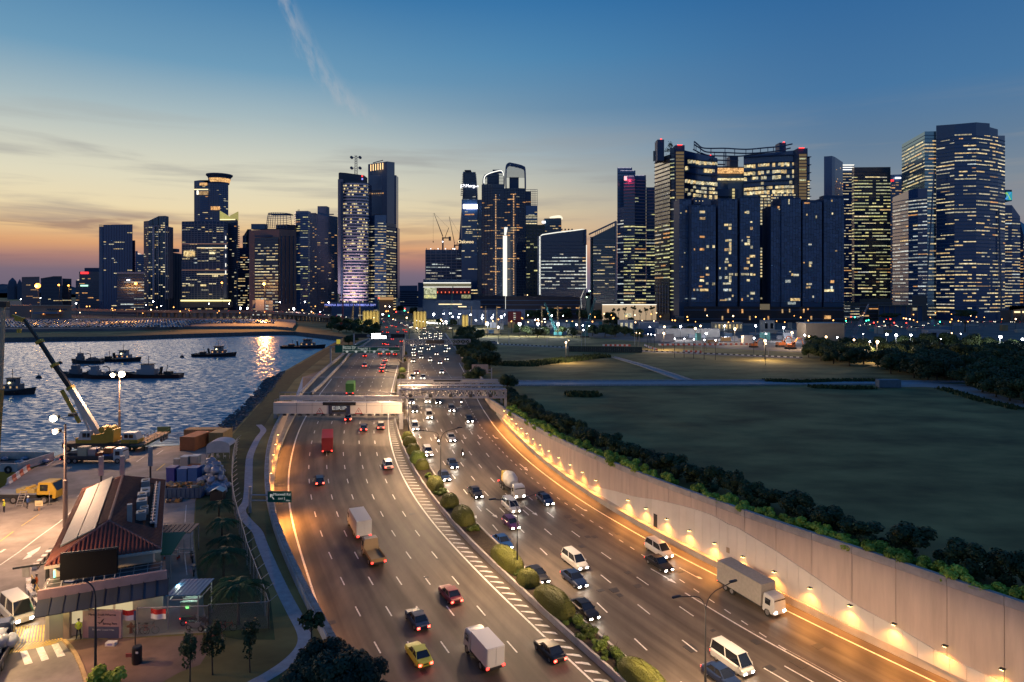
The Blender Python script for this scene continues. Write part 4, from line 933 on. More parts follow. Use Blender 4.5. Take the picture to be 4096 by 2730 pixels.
def q3(x,y):x,y=(1000+x/3.3357,1600+y/3.3357);return(x-CX)/F*SD-P.x,CAMZ-(y-HY)/F*SD
zt=q3(0,1200)[1];zb=q3(0,1345)[1];xa=q3(262,0)[0];xb=q3(578,0)[0]
MB().tube((0,0,0),(0,0,zt+.6),.22,.2,10).build('column',MV,ms)
for z in(q3(0,1255)[1],q3(0,1328)[1]):MB().tube((0,0,z),(xa+.1,0,z),.1,n=8).build('crossbar',MV,ms)
BX(xa,-.1,zb,xb,0,zt).build('sign_panel',M_green,ms);BX(xa+.04,-.11,zb+.04,xb-.04,-.102,zt-.04).build('sign_face',M_green,ms)
W_=xb-xa;H_=zt-zb
text('Maxwell Rd',.52,M_greenf,ms,(xa+W_*.60,-.115,zb+H_*.72),(R_(90),0,0));text('EXIT',.34,M_greenf,ms,(xa+W_*.55,-.115,zb+H_*.32),(R_(90),0,0));text('1',.62,M_greenf,ms,(xa+W_*.71,-.115,zb+H_*.33),(R_(90),0,0))
BX(xb-.85,-.12,zb+.08,xb-.1,-.112,zb+.42).build('plate',mat('plate_green',(.05,.2,.15),.5),ms);text('500m',.24,M_greenf,ms,(xb-.48,-.125,zb+.25),(R_(90),0,0))
ar=MB();c=V((xa+.62,-.118,zb+H_*.5));
def rp(x,z,a=R_(35)):return(c.x+x*cos(a)-z*sin(a),c.y,c.z+x*sin(a)+z*cos(a))
ar.add([rp(-.06,-.45),rp(.06,-.45),rp(.06,.1),rp(-.06,.1)],[(0,1,2,3)]).add([rp(-.25,.02),rp(0,.2),rp(.25,.02),rp(.25,.18),rp(0,.48),rp(-.25,.18)],[(0,1,4,5),(1,2,3,4)]);ar.build('arrow',M_greenf,ms)
# vehicles
M_tyre=mat('tyre',(.02,.02,.02),.8);M_rim=mat('rim',(.35,.35,.36),.35,metal=.8)
M_glass=mat('car_glass',(.012,.015,.02),.08,spec=.9)
M_head=emit('headlight_on',(1,.93,.8),55,False);M_tail=emit('taillight_on',(1,.03,.02),7,False);M_brake=emit('brake_light',(1,.05,.03),16,False)
M_amber=emit('amber_light',(1,.45,.05),8);M_plate=mat('number_plate',(.02,.02,.02),.5)
def paint(name,c,metal=.2,rough=.3):return mat('paint_'+name,c,rough,metal=metal,spec=.6)
PAINT={'black':paint('black',(.012,.012,.015)),'navy':paint('navy',(.015,.03,.08)),'blue':paint('blue',(.02,.07,.22)),'white':paint('white',(.5,.5,.48),0),'silver':paint('silver',(.35,.35,.36),.5),'grey':paint('grey',(.12,.12,.13),.4),'maroon':paint('maroon',(.13,.01,.02)),'red':paint('red',(.4,.02,.02)),'yellow':paint('yellow',(.55,.40,.03),0),'lime':paint('lime',(.42,.45,.05),0),'purple':paint('purple',(.10,.03,.12)),'green':paint('green',(.04,.16,.05),0),'tan':paint('tan',(.4,.3,.18),0)}
def loft(mb,secs):
 """secs: list of rings (same length) -> closed skin"""
 n=len(secs[0]);o=[p for s in secs for p in s]
 fs=[(j*n+i,j*n+(i+1)%n,(j+1)*n+(i+1)%n,(j+1)*n+i)for j in range(len(secs)-1)for i in range(n)]
 fs+=[tuple(range(n-1,-1,-1)),tuple(range((len(secs)-1)*n,len(secs)*n))];mb.add(o,fs)
def ring(y,w,z0,z1,tw=None,ch=.12):
 tw=tw if tw is not None else w;c=min(ch,(z1-z0)*.4)
 return[(-w+c,y,z0),(w-c,y,z0),(w,y,z0+c),(w,y,(z0+z1)/2),(tw,y,z1-c),(tw-c,y,z1),(-tw+c,y,z1),(-tw,y,z1-c),(-w,y,(z0+z1)/2),(-w,y,z0+c)]
KINDS={'sedan':(4.6,.90,.92,1.45,-1.0,1.65,-.25,1.0),'hatch':(4.0,.86,.95,1.52,-1.1,1.95,-.35,1.55),'suv':(4.6,.93,1.05,1.72,-1.2,2.25,-.45,1.85),'mpv':(4.9,.93,1.05,1.85,-1.6,2.40,-.75,2.15),'van':(4.9,.93,1.05,2.05,-2.1,2.42,-1.35,2.32)}
CM={}
wheel_me={}
def wheelmesh(r,w):
 if(r,w)not in wheel_me:
  t=MB();t.tube((-w/2,0,0),(w/2,0,0),r,n=14);a=t.mesh('tyre',M_tyre);q=MB().tube((-w/2-.01,0,0),(w/2+.01,0,0),r*.6,n=10).mesh('rim',M_rim);wheel_me[(r,w)]=(a,q)
 return wheel_me[(r,w)]
def carmesh(kind):
 if kind in CM:return CM[kind]
 Ln,w,hz,rz,cb0,cb1,r0,r1=KINDS[kind];h=Ln/2;b=MB()
 loft(b,[ring(-h,w*.80,.35,hz*.70),ring(-h+.12,w*.90,.25,hz*.82),ring(-h+.55,w,.22,hz*.93),ring(cb0,w,.22,hz),ring(0,w,.22,hz+.02),ring(cb1-.2,w,.22,hz+.02),ring(h-.3,w*.97,.25,hz),ring(h-.05,w*.92,.32,hz*.92),ring(h,w*.84,.38,hz*.82)])
 rw=w*.74;b.box(-rw,r0+.05,rz-.05,rw,r1-.03,rz)
 for sx in(-1,1):
  for(ya,yb)in((cb0,r0),(cb1,r1)):b.bar((sx*w*.9,ya,hz),(sx*rw*.97,yb,rz-.03),.07,.07)
  b.bar((sx*w*.92,(cb0+cb1)/2,hz),(sx*rw*.99,(r0+r1)/2,rz-.03),.08,.05)
  b.box(*((sx*(w+.16),cb0+.25,hz-.02,sx*w*.96,cb0+.4,hz+.13)if sx<0 else(w*.96,cb0+.25,hz-.02,w+.16,cb0+.4,hz+.13)))
 g=MB();loft(g,[[(-w*.88,cb0,hz-.02),(w*.88,cb0,hz-.02),(w*.86,cb1,hz-.02),(-w*.86,cb1,hz-.02)],[(-rw*.97,r0,rz-.04),(rw*.97,r0,rz-.04),(rw*.97,r1,rz-.04),(-rw*.97,r1,rz-.04)]])
 hl=BX(-.17,-.06,-.09,.17,.05,.09).mesh('headlight',M_head);tl=BX(-.15,-.05,-.11,.15,.05,.11)
 CM[kind]=(b,g.mesh('window',M_glass),hl,tl.mesh('taillight',M_tail),BX(-.15,-.05,-.11,.15,.05,.11).mesh('taillight',M_brake));return CM[kind]
_bodyc={}
def body_me(kind,col):
 if(kind,col)not in _bodyc:_bodyc[(kind,col)]=CM[kind][0].mesh('body',PAINT[col])
 return _bodyc[(kind,col)]
def car(kind,col,loc,rz,label,grp=None,brake=False,head=True,light=0,cat='car',tilt=0,name=None):
 Ln,w,hz,rz_,*_=KINDS[kind];b,g,hl,tl,bl=carmesh(kind)
 t=thing(name or('van' if kind=='van' else 'car'),label,cat,loc,rz,grp);t.rotation_euler=(tilt,0,rz);h=Ln/2
 bo=inst('body',body_me(kind,col),t);inst('window',g,t)
 for sx in(-1,1):
  if head:inst('headlight',hl,t,(sx*w*.60,-h+.052,hz*.5))
  else:inst('headlight',BX(-.17,-.06,-.09,.17,.05,.09).mesh('headlight',M_rim),t,(sx*w*.60,-h+.052,hz*.5))
  inst('taillight',bl if brake else tl,t,(sx*w*.72,h-.0,hz*.66))
  for sy in(-h*.62,h*.60):
   ty,rm=wheelmesh(.33,.22);q=inst('wheel',ty,t,(sx*(w-.12),sy,.33));inst('rim',rm,q)
 BX(-.26,h-.02,.55,.26,h+.02,.68).build('number_plate',M_plate,t)
 if light:lamp('SPOT',(0,-h-.15,hz*.75),light,(1,.9,.75),.3,(0,-1,-.16),75,.8,parent=t)
 return t
def heading(p,right=True):
 t=RL.dirn(p.y)if right else ER.dirn(p.y);return atan2(-t.x,t.y)
def onroad(f,x,y,right,lane=None):
 p=RD(*f((x,y))[0],.0);a=heading(p,right)
 s=(zroad(p.y+1)-zroad(p.y-1))/2
 return p,(a if right else a+pi),(atan(s)if right else-atan(s))
def truck(label,loc,rz,tilt,cab,boxc,ln=7.5,hbox=2.6,wbox=1.2,kind='box',name='lorry',cat='lorry',head=True,grp=None):
 t=thing(name,label,cat,loc,0,grp);t.rotation_euler=(tilt,0,rz);h=ln/2
 cb=MB();loft(cb,[ring(-h,1.0,.5,1.5,.95),ring(-h+.15,1.08,.45,2.45,.95),ring(-h+.6,1.1,.45,2.65,1.0),ring(-h+1.75,1.1,.45,2.65,1.0)]);cb.build('cab',cab,t)
 BX(-.92,-h-.02+.12,1.55,.92,-h+.22,2.3).build('windscreen',M_glass,t)
 for sx in(-1,1):
  BX(sx*1.11-.01,-h+.6,1.5,sx*1.11+.01,-h+1.4,2.25).build('window',M_glass,t)
  BX(sx*.75-.18,-h-.04,.7,sx*.75+.18,-h+.02,.92).build('headlight',M_head if head else M_rim,t)
  BX(sx*.95-.15,h-.02,.75,sx*.95+.15,h+.06,.98).build('taillight',M_tail,t)
 BX(-1.05,-h+1.7,.6,1.05,h,.85).build('chassis',MK,t)
 if kind=='box':
  BX(-wbox,-h+1.95,.88,wbox,h,.88+hbox).build('cargo_box',boxc,t)
  dd=BX(-wbox+.08,h,1.0,-.03,h+.05,.8+hbox).build('rear_door',boxc,t);BX(.03,h,1.0,wbox-.08,h+.05,.8+hbox).build('rear_door',boxc,t)
 elif kind=='flat':
  BX(-wbox,-h+1.95,.86,wbox,h,1.0).build('deck',boxc,t)
  for sx in(-1,1):BX(sx*wbox-.04,-h+2,1.0,sx*wbox+.04,h,1.4).build('side_board',boxc,t)
  BX(-wbox,h-.06,1.0,wbox,h,1.4).build('tailboard',boxc,t)
 elif kind=='mixer':
  d=MB();d.lathe([(.3,-2.6),(.9,-2.2),(1.35,-.6),(1.35,.6),(.75,1.9),(.45,2.3)],16);o=d.build('drum',boxc,t);o.location=(0,.9,2.3);o.rotation_euler=(R_(-80),0,0)
  BX(-.5,h-1.2,1.0,.5,h-.2,2.9).build('hopper',PAINT['yellow'],t);BX(-.25,h-.3,1.4,.25,h+.5,1.8).build('chute',PAINT['yellow'],t)
 ys=[-h+1.0,h-1.5]+([h-2.6]if ln>7 else[])
 for sx in(-1,1):
  for sy in ys:ty,rm=wheelmesh(.48,.3);q=inst('wheel',ty,t,(sx*.95,sy,.48));inst('rim',rm,q)
 return t
def moto(label,loc,rz,tilt,grp=None,rider=True,head=True,col='black'):
 t=thing('motorcycle',label,'motorcycle',loc,0,grp);t.rotation_euler=(tilt,0,rz)
 for y in(-.62,.62):w_=MB().tube((-.06,y,.3),(.06,y,.3),.3,n=14).build('wheel',M_tyre,t);MB().tube((-.065,y,.3),(.065,y,.3),.17,n=10).build('rim',M_rim,w_)
 b=MB();loft(b,[ring(-.55,.08,.5,.85,.08,.03),ring(-.3,.15,.4,.95,.13,.04),ring(.1,.16,.35,.8,.14,.04),ring(.5,.13,.5,.82,.12,.04),ring(.9,.05,.65,.8,.05,.02)]);b.build('body',PAINT[col],t)
 MB().tube((-.33,-.42,1.02),(.33,-.42,1.02),.02).tube((0,-.62,.3),(0,-.42,1.02),.035).build('handlebar',MK,t);BX(-.14,-.1,.8,.14,.7,.9).build('seat',M_black,t)
 BX(-.09,-.68,.75,.09,-.55,.93).build('headlight',M_head if head else M_rim,t);BX(-.07,.88,.66,.07,.93,.76).build('taillight',M_tail,t)
 if rider:
  p=person_mesh([(0,.25,.92),(0,.12,1.2),(0,.02,1.45),(0,-.02,1.62)],[(-.12,.15,.9),(-.2,-.25,.75),(-.14,.05,.35)],[(.12,.15,.9),(.2,-.25,.75),(.14,.05,.35)],[(-.2,.05,1.4),(-.3,-.1,1.15),(-.28,-.4,1.05)],[(.2,.05,1.4),(.3,-.1,1.15),(.28,-.4,1.05)])
  pr=thing('person','helmeted rider of the '+' '.join(label.split()[:12]),'person',loc);pr.rotation_euler=(tilt,0,rz)
  inst('body',p,pr);MB().sphere((0,-.04,1.74),.15,10,8).build('helmet',PAINT['black'],pr)
 return t
def person_mesh(spine,lleg,rleg,larm,rarm,mats=None,zcut=(.95,1.45),radii=None):
 vs=[];ed=[];rad=[]
 def chain(pts,rs,root=None):
  prev=root
  for p,r_ in zip(pts,rs):
   vs.append(p);rad.append(r_);i=len(vs)-1
   if prev is not None:ed.append((prev,i))
   prev=i
  return prev
 chain(spine,(.15,.15,.14,.07));head=V(spine[3])+V((0,-.02,.13));chain([tuple(V(spine[3])+V((0,-.01,.05))),tuple(head),tuple(head+V((0,0,.09)))],(.06,.105,.085),3)
 def foot(p):p=V(p);return[tuple(p+V((0,-.13,-.02)))]
 chain(lleg+foot(lleg[-1]),(.10,.07,.05,.045),0);chain(rleg+foot(rleg[-1]),(.10,.07,.05,.045),0)
 for arm in(larm,rarm):
  e=chain(arm,(.065,.045,.035),2);h_=V(arm[-1]);d=(h_-V(arm[-2])).normalized();chain([tuple(h_+d*.09),tuple(h_+d*.16)],(.035,.02),e);
 me=bpy.data.meshes.new('person');me.from_pydata([tuple(v)for v in vs],ed,[]);o=bpy.data.objects.new('tmp',me);COL.objects.link(o)
 bpy.context.view_layer.objects.active=o
 sk=o.modifiers.new('skin','SKIN');sk.use_smooth_shade=True
 for i,r_ in EN(rad):me.skin_vertices[0].data[i].radius=(r_,r_*.8)
 me.skin_vertices[0].data[0].use_root=True
 su=o.modifiers.new('sub','SUBSURF');su.levels=1;su.render_levels=1
 dg=bpy.context.evaluated_depsgraph_get();me2=bpy.data.meshes.new_from_object(o.evaluated_get(dg));bpy.data.objects.remove(o)
 me2.materials.clear()
 ms=mats or[MATS['cloth_dark'],MATS['cloth_dark'],MATS['skin']]
 for m in ms:me2.materials.append(m)
 hz=spine[3][2]
 for p in me2.polygons:
  c=p.center;p.material_index=2 if c.z>hz+.03 else(1 if c.z<spine[0][2]-.02 else 0)
  p.use_smooth=True
 return me2
mat('cloth_dark',(.02,.02,.03),.9);mat('skin',(.25,.14,.09),.6);mat('cloth_blue',(.03,.08,.25),.9);mat('vest_yellow',(.55,.65,.05),.7);mat('vest_orange',(.7,.16,.03),.7)
GL='traffic driving away on the left carriageway';GR='traffic approaching on the right carriageway'
for f,x,y,kind,col,br,lab in[(d3,1312,262,'sedan','black',True,'black car with bright red tail lights just past the white toll gantry'),(d3,1517,400,'hatch','navy',True,'dark blue car with red tail lights, left of the pair below the toll gantry'),(d3,1745,375,'suv','grey',True,'dark grey tall car with red tail lights beside the hatched strip'),(d3,1835,895,'suv','silver',True,'silver car with thin red tail lights close to the solid line by the hedges'),(d3,925,1110,'hatch','navy',True,'small dark blue car alone in the second lane near the exit sign'),(c4,1700,930,'sedan','maroon',True,'dark maroon car with broad red tail lights in the fourth lane'),(c4,1450,1120,'sedan','navy',True,'dark navy car with shiny roof ahead of the yellow taxi'),(c4,1460,1390,'sedan','lime',True,'yellow-green taxi at the bottom middle of the left carriageway'),(c5,530,1370,'sedan','black',True,'black car with long red tail lights nearest the hatched strip')]:
 p,rz,ti=onroad(f,x,y,False);car(kind,col,p,rz,lab,GL,brake=br,tilt=ti)
p,rz,ti=onroad(d3,1035,650,False);truck('red box lorry with yellow rear bumper below the toll gantry',p,rz,ti,PAINT['yellow'],mat('box_red',(.35,.03,.03),.6),9.0,2.9,1.22,grp=GL)
p,rz,ti=onroad(c4,1010,430,False);truck('white high-sided tipper lorry with yellow tail in the middle of the left carriageway',p,rz,ti,PAINT['white'],mat('box_pale',(.5,.48,.45),.6),8.0,2.4,1.2,grp=GL)
p,rz,ti=onroad(c4,1120,640,False);truck('small tan flatbed lorry close behind the white tipper',p,rz,ti,PAINT['tan'],mat('deck_tan',(.28,.2,.1),.7),6.0,1.2,1.05,'flat',grp=GL)
p,rz,ti=onroad(c4,1950,1400,False);truck('white box van lorry near the bottom edge right of the taxi',p,rz,ti,PAINT['white'],mat('box_white',(.6,.6,.6),.6),6.0,2.1,1.05,grp=GL)
p,rz,ti=onroad(d4,305,955,False);truck('green canvas-topped lorry beyond the toll gantry',p,rz,ti,PAINT['green'],mat('canvas_green',(.05,.17,.04),.8),8.0,2.9,1.25,grp=GL)
for f,x,y,kind,col,lab,li in[(d1,172,135,'mpv','black','black car with white headlights beside the planter end, first behind the truss gantry shadow',0),(d1,340,205,'mpv','white','white people carrier with bright headlights in the second lane under the gantry',300),(d1,602,130,'suv','grey','dark grey car with bright headlights in the fourth lane beyond the transverse joint',0),(d1,812,248,'sedan','black','black sedan with headlights just below the transverse joint',200),(d1,172,340,'mpv','silver','silver car hugging the planter above the first street lamp arm',200),(d1,600,470,'sedan','silver','silver sedan under the right arm of the third street lamp',250),(d1,325,640,'suv','silver','silver car between the round hedge and the third lamp pole',250),(d1,615,780,'sedan','navy','dark blue sedan right of the third lamp pole',250),(d1,520,925,'sedan','navy','navy car partly behind the third lamp pole',200),(d1,885,1120,'sedan','black','black sedan left of the cement lorry',250),(d1,1705,1205,'sedan','navy','dark blue car in the outer lane right of the second lamp',200),(d1,1305,1290,'mpv','white','white car in front of the second lamp pole',250),(d1,1305,1490,'hatch','purple','dark purple hatchback beside the second lamp pole',200),(c5,195,590,'sedan','blue','blue car passing the long hedge below the second lamp arms',200),(c5,440,825,'sedan','black','black car with bright headlights beside the round hedge',200),(c5,705,855,'sedan','navy','navy car left of the white people carrier in mid road',200),(c5,710,730,'mpv','white','white people carrier with a red side stripe in mid road',250),(c5,780,1075,'sedan','black','black car with warm headlights, lowest of the cluster left of the nearest lamp',250),(c5,1310,650,'mpv','white','white people carrier beside the orange-lit shoulder',250),(c5,1310,745,'sedan','black','black car with red roof stripe beside the white people carrier on the shoulder side',200),(c5,1830,1450,'van','white','white van behind the nearest lamp pole',250),(c5,1760,1560,'sedan','navy','navy car at the bottom edge beside the nearest lamp pole',200),(d1,137,35,'mpv','grey','grey car nearest the planter right under the truss gantry',0),(d1,325,25,'mpv','white','white car with red mark under the truss gantry',0),(d1,443,35,'van','black','black van under the truss gantry',0)]:
 p,rz,ti=onroad(f,x,y,True);car(kind,col,p,rz,lab,GR,light=li,tilt=ti,cat='van' if kind=='van' else 'car')
p,rz,ti=onroad(d1,1310,1090,True);truck('white cement mixer lorry with headlights in the fifth lane',p,rz,ti,PAINT['white'],mat('drum_pale',(.5,.5,.46),.5),8.8,2,1.2,'mixer',grp=GR)
p,rz,ti=onroad(c5,1960,985,True);truck('long white box lorry beside the lit ledge behind the nearest lamp head',p,rz,ti,PAINT['white'],mat('box_cream',(.30,.28,.25),.7,noise=.1),9.5,2.7,1.22,grp=GR)
for x,y,lab in[(447,515,'motorcycle with a single headlight left of the silver sedan'),(733,670,'motorcycle with a single headlight right of the dark blue sedan'),(720,55,'motorcycle with a single headlight just below the truss gantry')]:
 p,rz,ti=onroad(d1,x,y,True);moto(lab,p,rz,ti,GR)
far_me={}
def farcar(kind,col,toward):
 k=(kind,col,toward)
 if k in far_me:return far_me[k]
 Ln,w,hz,rz,cb0,cb1,r0,r1=KINDS[kind];h=Ln/2;b=MB();carmesh(kind)
 loft(b,[ring(-h,w*.85,.3,hz*.8),ring(-h+.5,w,.22,hz*.93),ring(cb0,w,.22,hz),ring(cb1-.2,w,.22,hz),ring(h,w*.9,.35,hz*.85)])
 b.mat(1);loft(b,[[(-w*.88,cb0,hz-.02),(w*.88,cb0,hz-.02),(w*.86,cb1,hz-.02),(-w*.86,cb1,hz-.02)],[(-w*.7,r0,rz-.04),(w*.7,r0,rz-.04),(w*.7,r1,rz-.04),(-w*.7,r1,rz-.04)]])
 b.mat(0).box(-w*.72,r0,rz-.05,w*.72,r1,rz)
 for sx in(-1,1):
  b.mat(2).box(sx*w*.66-.19,-h-.05,hz*.48,sx*w*.66+.19,-h+.1,hz*.48+.28);b.mat(3).box(sx*w*.72-.2,h-.05,hz*.6,sx*w*.72+.2,h+.06,hz*.6+.3)
 far_me[k]=b.mesh('car',[PAINT[col],M_glass,emit('far_headlight',(1,.88,.66),7),emit('far_taillight',(1,.04,.02),5)]);return far_me[k]
r=RNG(31);cols=['white','black','silver','grey','navy','white','maroon','silver']
n_=0
for f,x,y,col,kd_ in[(d4,475,525,'red','sedan'),(d4,655,500,'tan','van'),(d4,748,502,'maroon','suv'),(d4,828,508,'maroon','suv'),(d4,712,580,'white','sedan'),(d4,690,632,'white','suv'),(d4,680,665,'white','sedan'),(d4,670,705,'black','sedan'),(d4,472,645,'white','mpv'),(d4,797,325,'white','sedan'),(d4,905,352,'yellow','sedan'),(d4,737,390,'white','van'),(d4,695,382,'black','hatch'),(d4,820,302,'tan','sedan'),(d4,665,237,'black','sedan'),(d4,735,245,'red','sedan'),(d4,855,240,'black','sedan'),(d4,948,238,'black','sedan'),(d4,924,215,'maroon','sedan'),(d4,780,167,'white','sedan'),(d4,825,177,'maroon','sedan'),(d4,720,185,'black','hatch'),(d4,597,115,'maroon','suv'),(d4,672,120,'maroon','sedan'),(d4,502,84,'maroon','sedan'),(d4,375,63,'maroon','sedan'),(d4,318,63,'maroon','sedan'),(d4,225,46,'maroon','sedan'),(d4,150,37,'maroon','sedan'),(d4,852,415,'red','sedan')]:
 n_+=1;p=RD(*f((x,y))[0])if f((x,y))[0][1]>1390 else G(*f((x,y))[0]);a=pi+.08 if p.y<420 else pi+min(1.2,(p.y-420)/420)
 o=inst('car',farcar(kd_,col,0),None,(p.x,p.y,p.z+.03),a);tag(o,'%s car with tail lights on the far left carriageway, %s beyond the gantry'%(col,ordw(n_)),'car','far traffic driving away')
n_=0
far=[(1375,720),(1080,725),(1155,790),(1030,785),(1040,590),(1240,578),(1355,608),(1433,565),(1137,545),(1050,515),(1315,503),(1042,485),(1123,472),(1420,470),(1050,445),(1220,445),(1455,435),(1055,418),(1140,430),(1275,412),(1130,385),(1205,388),(1030,395),(1350,385),(1425,400),(1165,262),(1233,258),(1235,283),(1240,305),(1300,262),(1298,292),(1355,258),(1362,287),(1357,316),(1185,312),(1130,318),(1075,196),(1165,197),(995,187),(1000,170),(955,156),(940,160),(1075,157),(1175,165),(1315,184),(1465,194),(885,133),(815,97),(660,82),(595,82),(570,69),(385,48),(300,31),(980,178),(1015,178),(965,172),(925,150),(1120,300),(1200,240),(1330,240),(1270,330),(385,34),(1030,131),(1070,143)]
for x,y in far:
 n_+=1;q=d4((x,y))[0];p=RD(*q)if q[1]>1390 else G(*q);a=.06 if p.y<420 else min(1.2,(p.y-420)/420)
 kd_=r.choice(['sedan','suv','hatch','mpv']);c_=r.choice(cols)
 o=inst('car',farcar(kd_,c_,1),None,(p.x,p.y,p.z+.03),a);tag(o,'%s car with lit headlights on the far right carriageway, %s in the queue'%(c_,ordw(n_)),'car','far traffic approaching')
 # the skyline
def glassmat(name,c,rough=.2,spec=.9,metal=0.0,noise=.0):
 return mat(name,c,rough,metal=metal,spec=spec,rand=.12)
GN=glassmat('navy_glass',(.022,.075,.19));GB_=glassmat('blue_glass',(.04,.12,.26));GT=glassmat('teal_glass',(.03,.085,.13));GK=glassmat('black_glass',(.016,.04,.09))
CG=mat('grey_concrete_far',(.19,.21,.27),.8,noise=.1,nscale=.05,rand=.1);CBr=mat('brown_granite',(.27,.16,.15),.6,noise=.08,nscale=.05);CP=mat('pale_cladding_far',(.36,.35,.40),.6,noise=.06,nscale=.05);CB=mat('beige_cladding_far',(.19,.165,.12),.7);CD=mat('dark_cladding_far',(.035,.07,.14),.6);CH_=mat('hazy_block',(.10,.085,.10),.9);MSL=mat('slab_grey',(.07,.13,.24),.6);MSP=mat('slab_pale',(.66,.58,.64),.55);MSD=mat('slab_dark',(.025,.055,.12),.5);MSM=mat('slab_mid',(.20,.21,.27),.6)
def litmat(name,stops,smin,smax,thr=.32):
 m=bpy.data.materials.new(name);m.use_nodes=True;n=m.node_tree;b=n.nodes['Principled BSDF'];lk=n.links.new;b.inputs['Base Color'].default_value=(.05,.05,.05,1);b.inputs['Roughness'].default_value=.3
 oi=nn(m,'ShaderNodeObjectInfo');g=nn(m,'ShaderNodeNewGeometry');r=nn(m,'ShaderNodeValToRGB')
 while len(r.color_ramp.elements)<len(stops):r.color_ramp.elements.new(.5)
 for i,(e,c)in EN(zip(r.color_ramp.elements,stops)):e.position=i/(len(stops)-1);e.color=tuple(c)+(1,)
 t=nn(m,'ShaderNodeTexNoise');t.inputs['Scale'].default_value=.45;t.inputs['Detail'].default_value=4;t.inputs['Roughness'].default_value=.75;lk(g.outputs['Position'],t.inputs['Vector'])
 mx=nn(m,'ShaderNodeMath',operation='ADD');lk(oi.outputs['Random'],mx.inputs[0]);lk(t.outputs[0],mx.inputs[1]);fr=nn(m,'ShaderNodeMath',operation='FRACT');lk(mx.outputs[0],fr.inputs[0]);lk(fr.outputs[0],r.inputs[0])
 mr=nn(m,'ShaderNodeMapRange');mr.inputs[1].default_value=thr;mr.inputs[2].default_value=.62;mr.inputs[3].default_value=smin;mr.inputs[4].default_value=smax;lk(t.outputs[0],mr.inputs[0])
 pw=nn(m,'ShaderNodeMath',operation='MULTIPLY_ADD');lk(oi.outputs['Random'],pw.inputs[0]);pw.inputs[1].default_value=.9;pw.inputs[2].default_value=.45
 ml=nn(m,'ShaderNodeMath',operation='MULTIPLY');lk(mr.outputs[0],ml.inputs[0]);lk(pw.outputs[0],ml.inputs[1])
 lk(r.outputs[0],b.inputs['Emission Color']);lk(ml.outputs[0],b.inputs['Emission Strength'])
 try:m.cycles.emission_sampling='NONE'
 except Exception:pass
 MATS[name]=m;return m
LIT={'y':litmat('lit_window_yellow',[(1,.62,.22),(1,.78,.38),(1,.88,.55),(.95,.9,.65)],.06,1.15),'w':litmat('lit_window_white',[(1,.85,.6),(.9,.95,.85),(.75,.9,.9),(1,.9,.7)],.05,.9),'o':litmat('lit_window_orange',[(1,.42,.12),(1,.55,.2),(1,.7,.35)],.06,1.0),'g':litmat('lit_window_greenish',[(.85,.85,.3),(1,.85,.35),(.75,.8,.4),(.9,.9,.6)],.08,1.1)}
_ub=BX(-.5,-.09,0,.5,.03,1)
UB={k:_ub.mesh('lit_window',m)for k,m in LIT.items()}
def zt_(y,D):return CAMZ-(y-HY)/F*D
NWIN=[0]
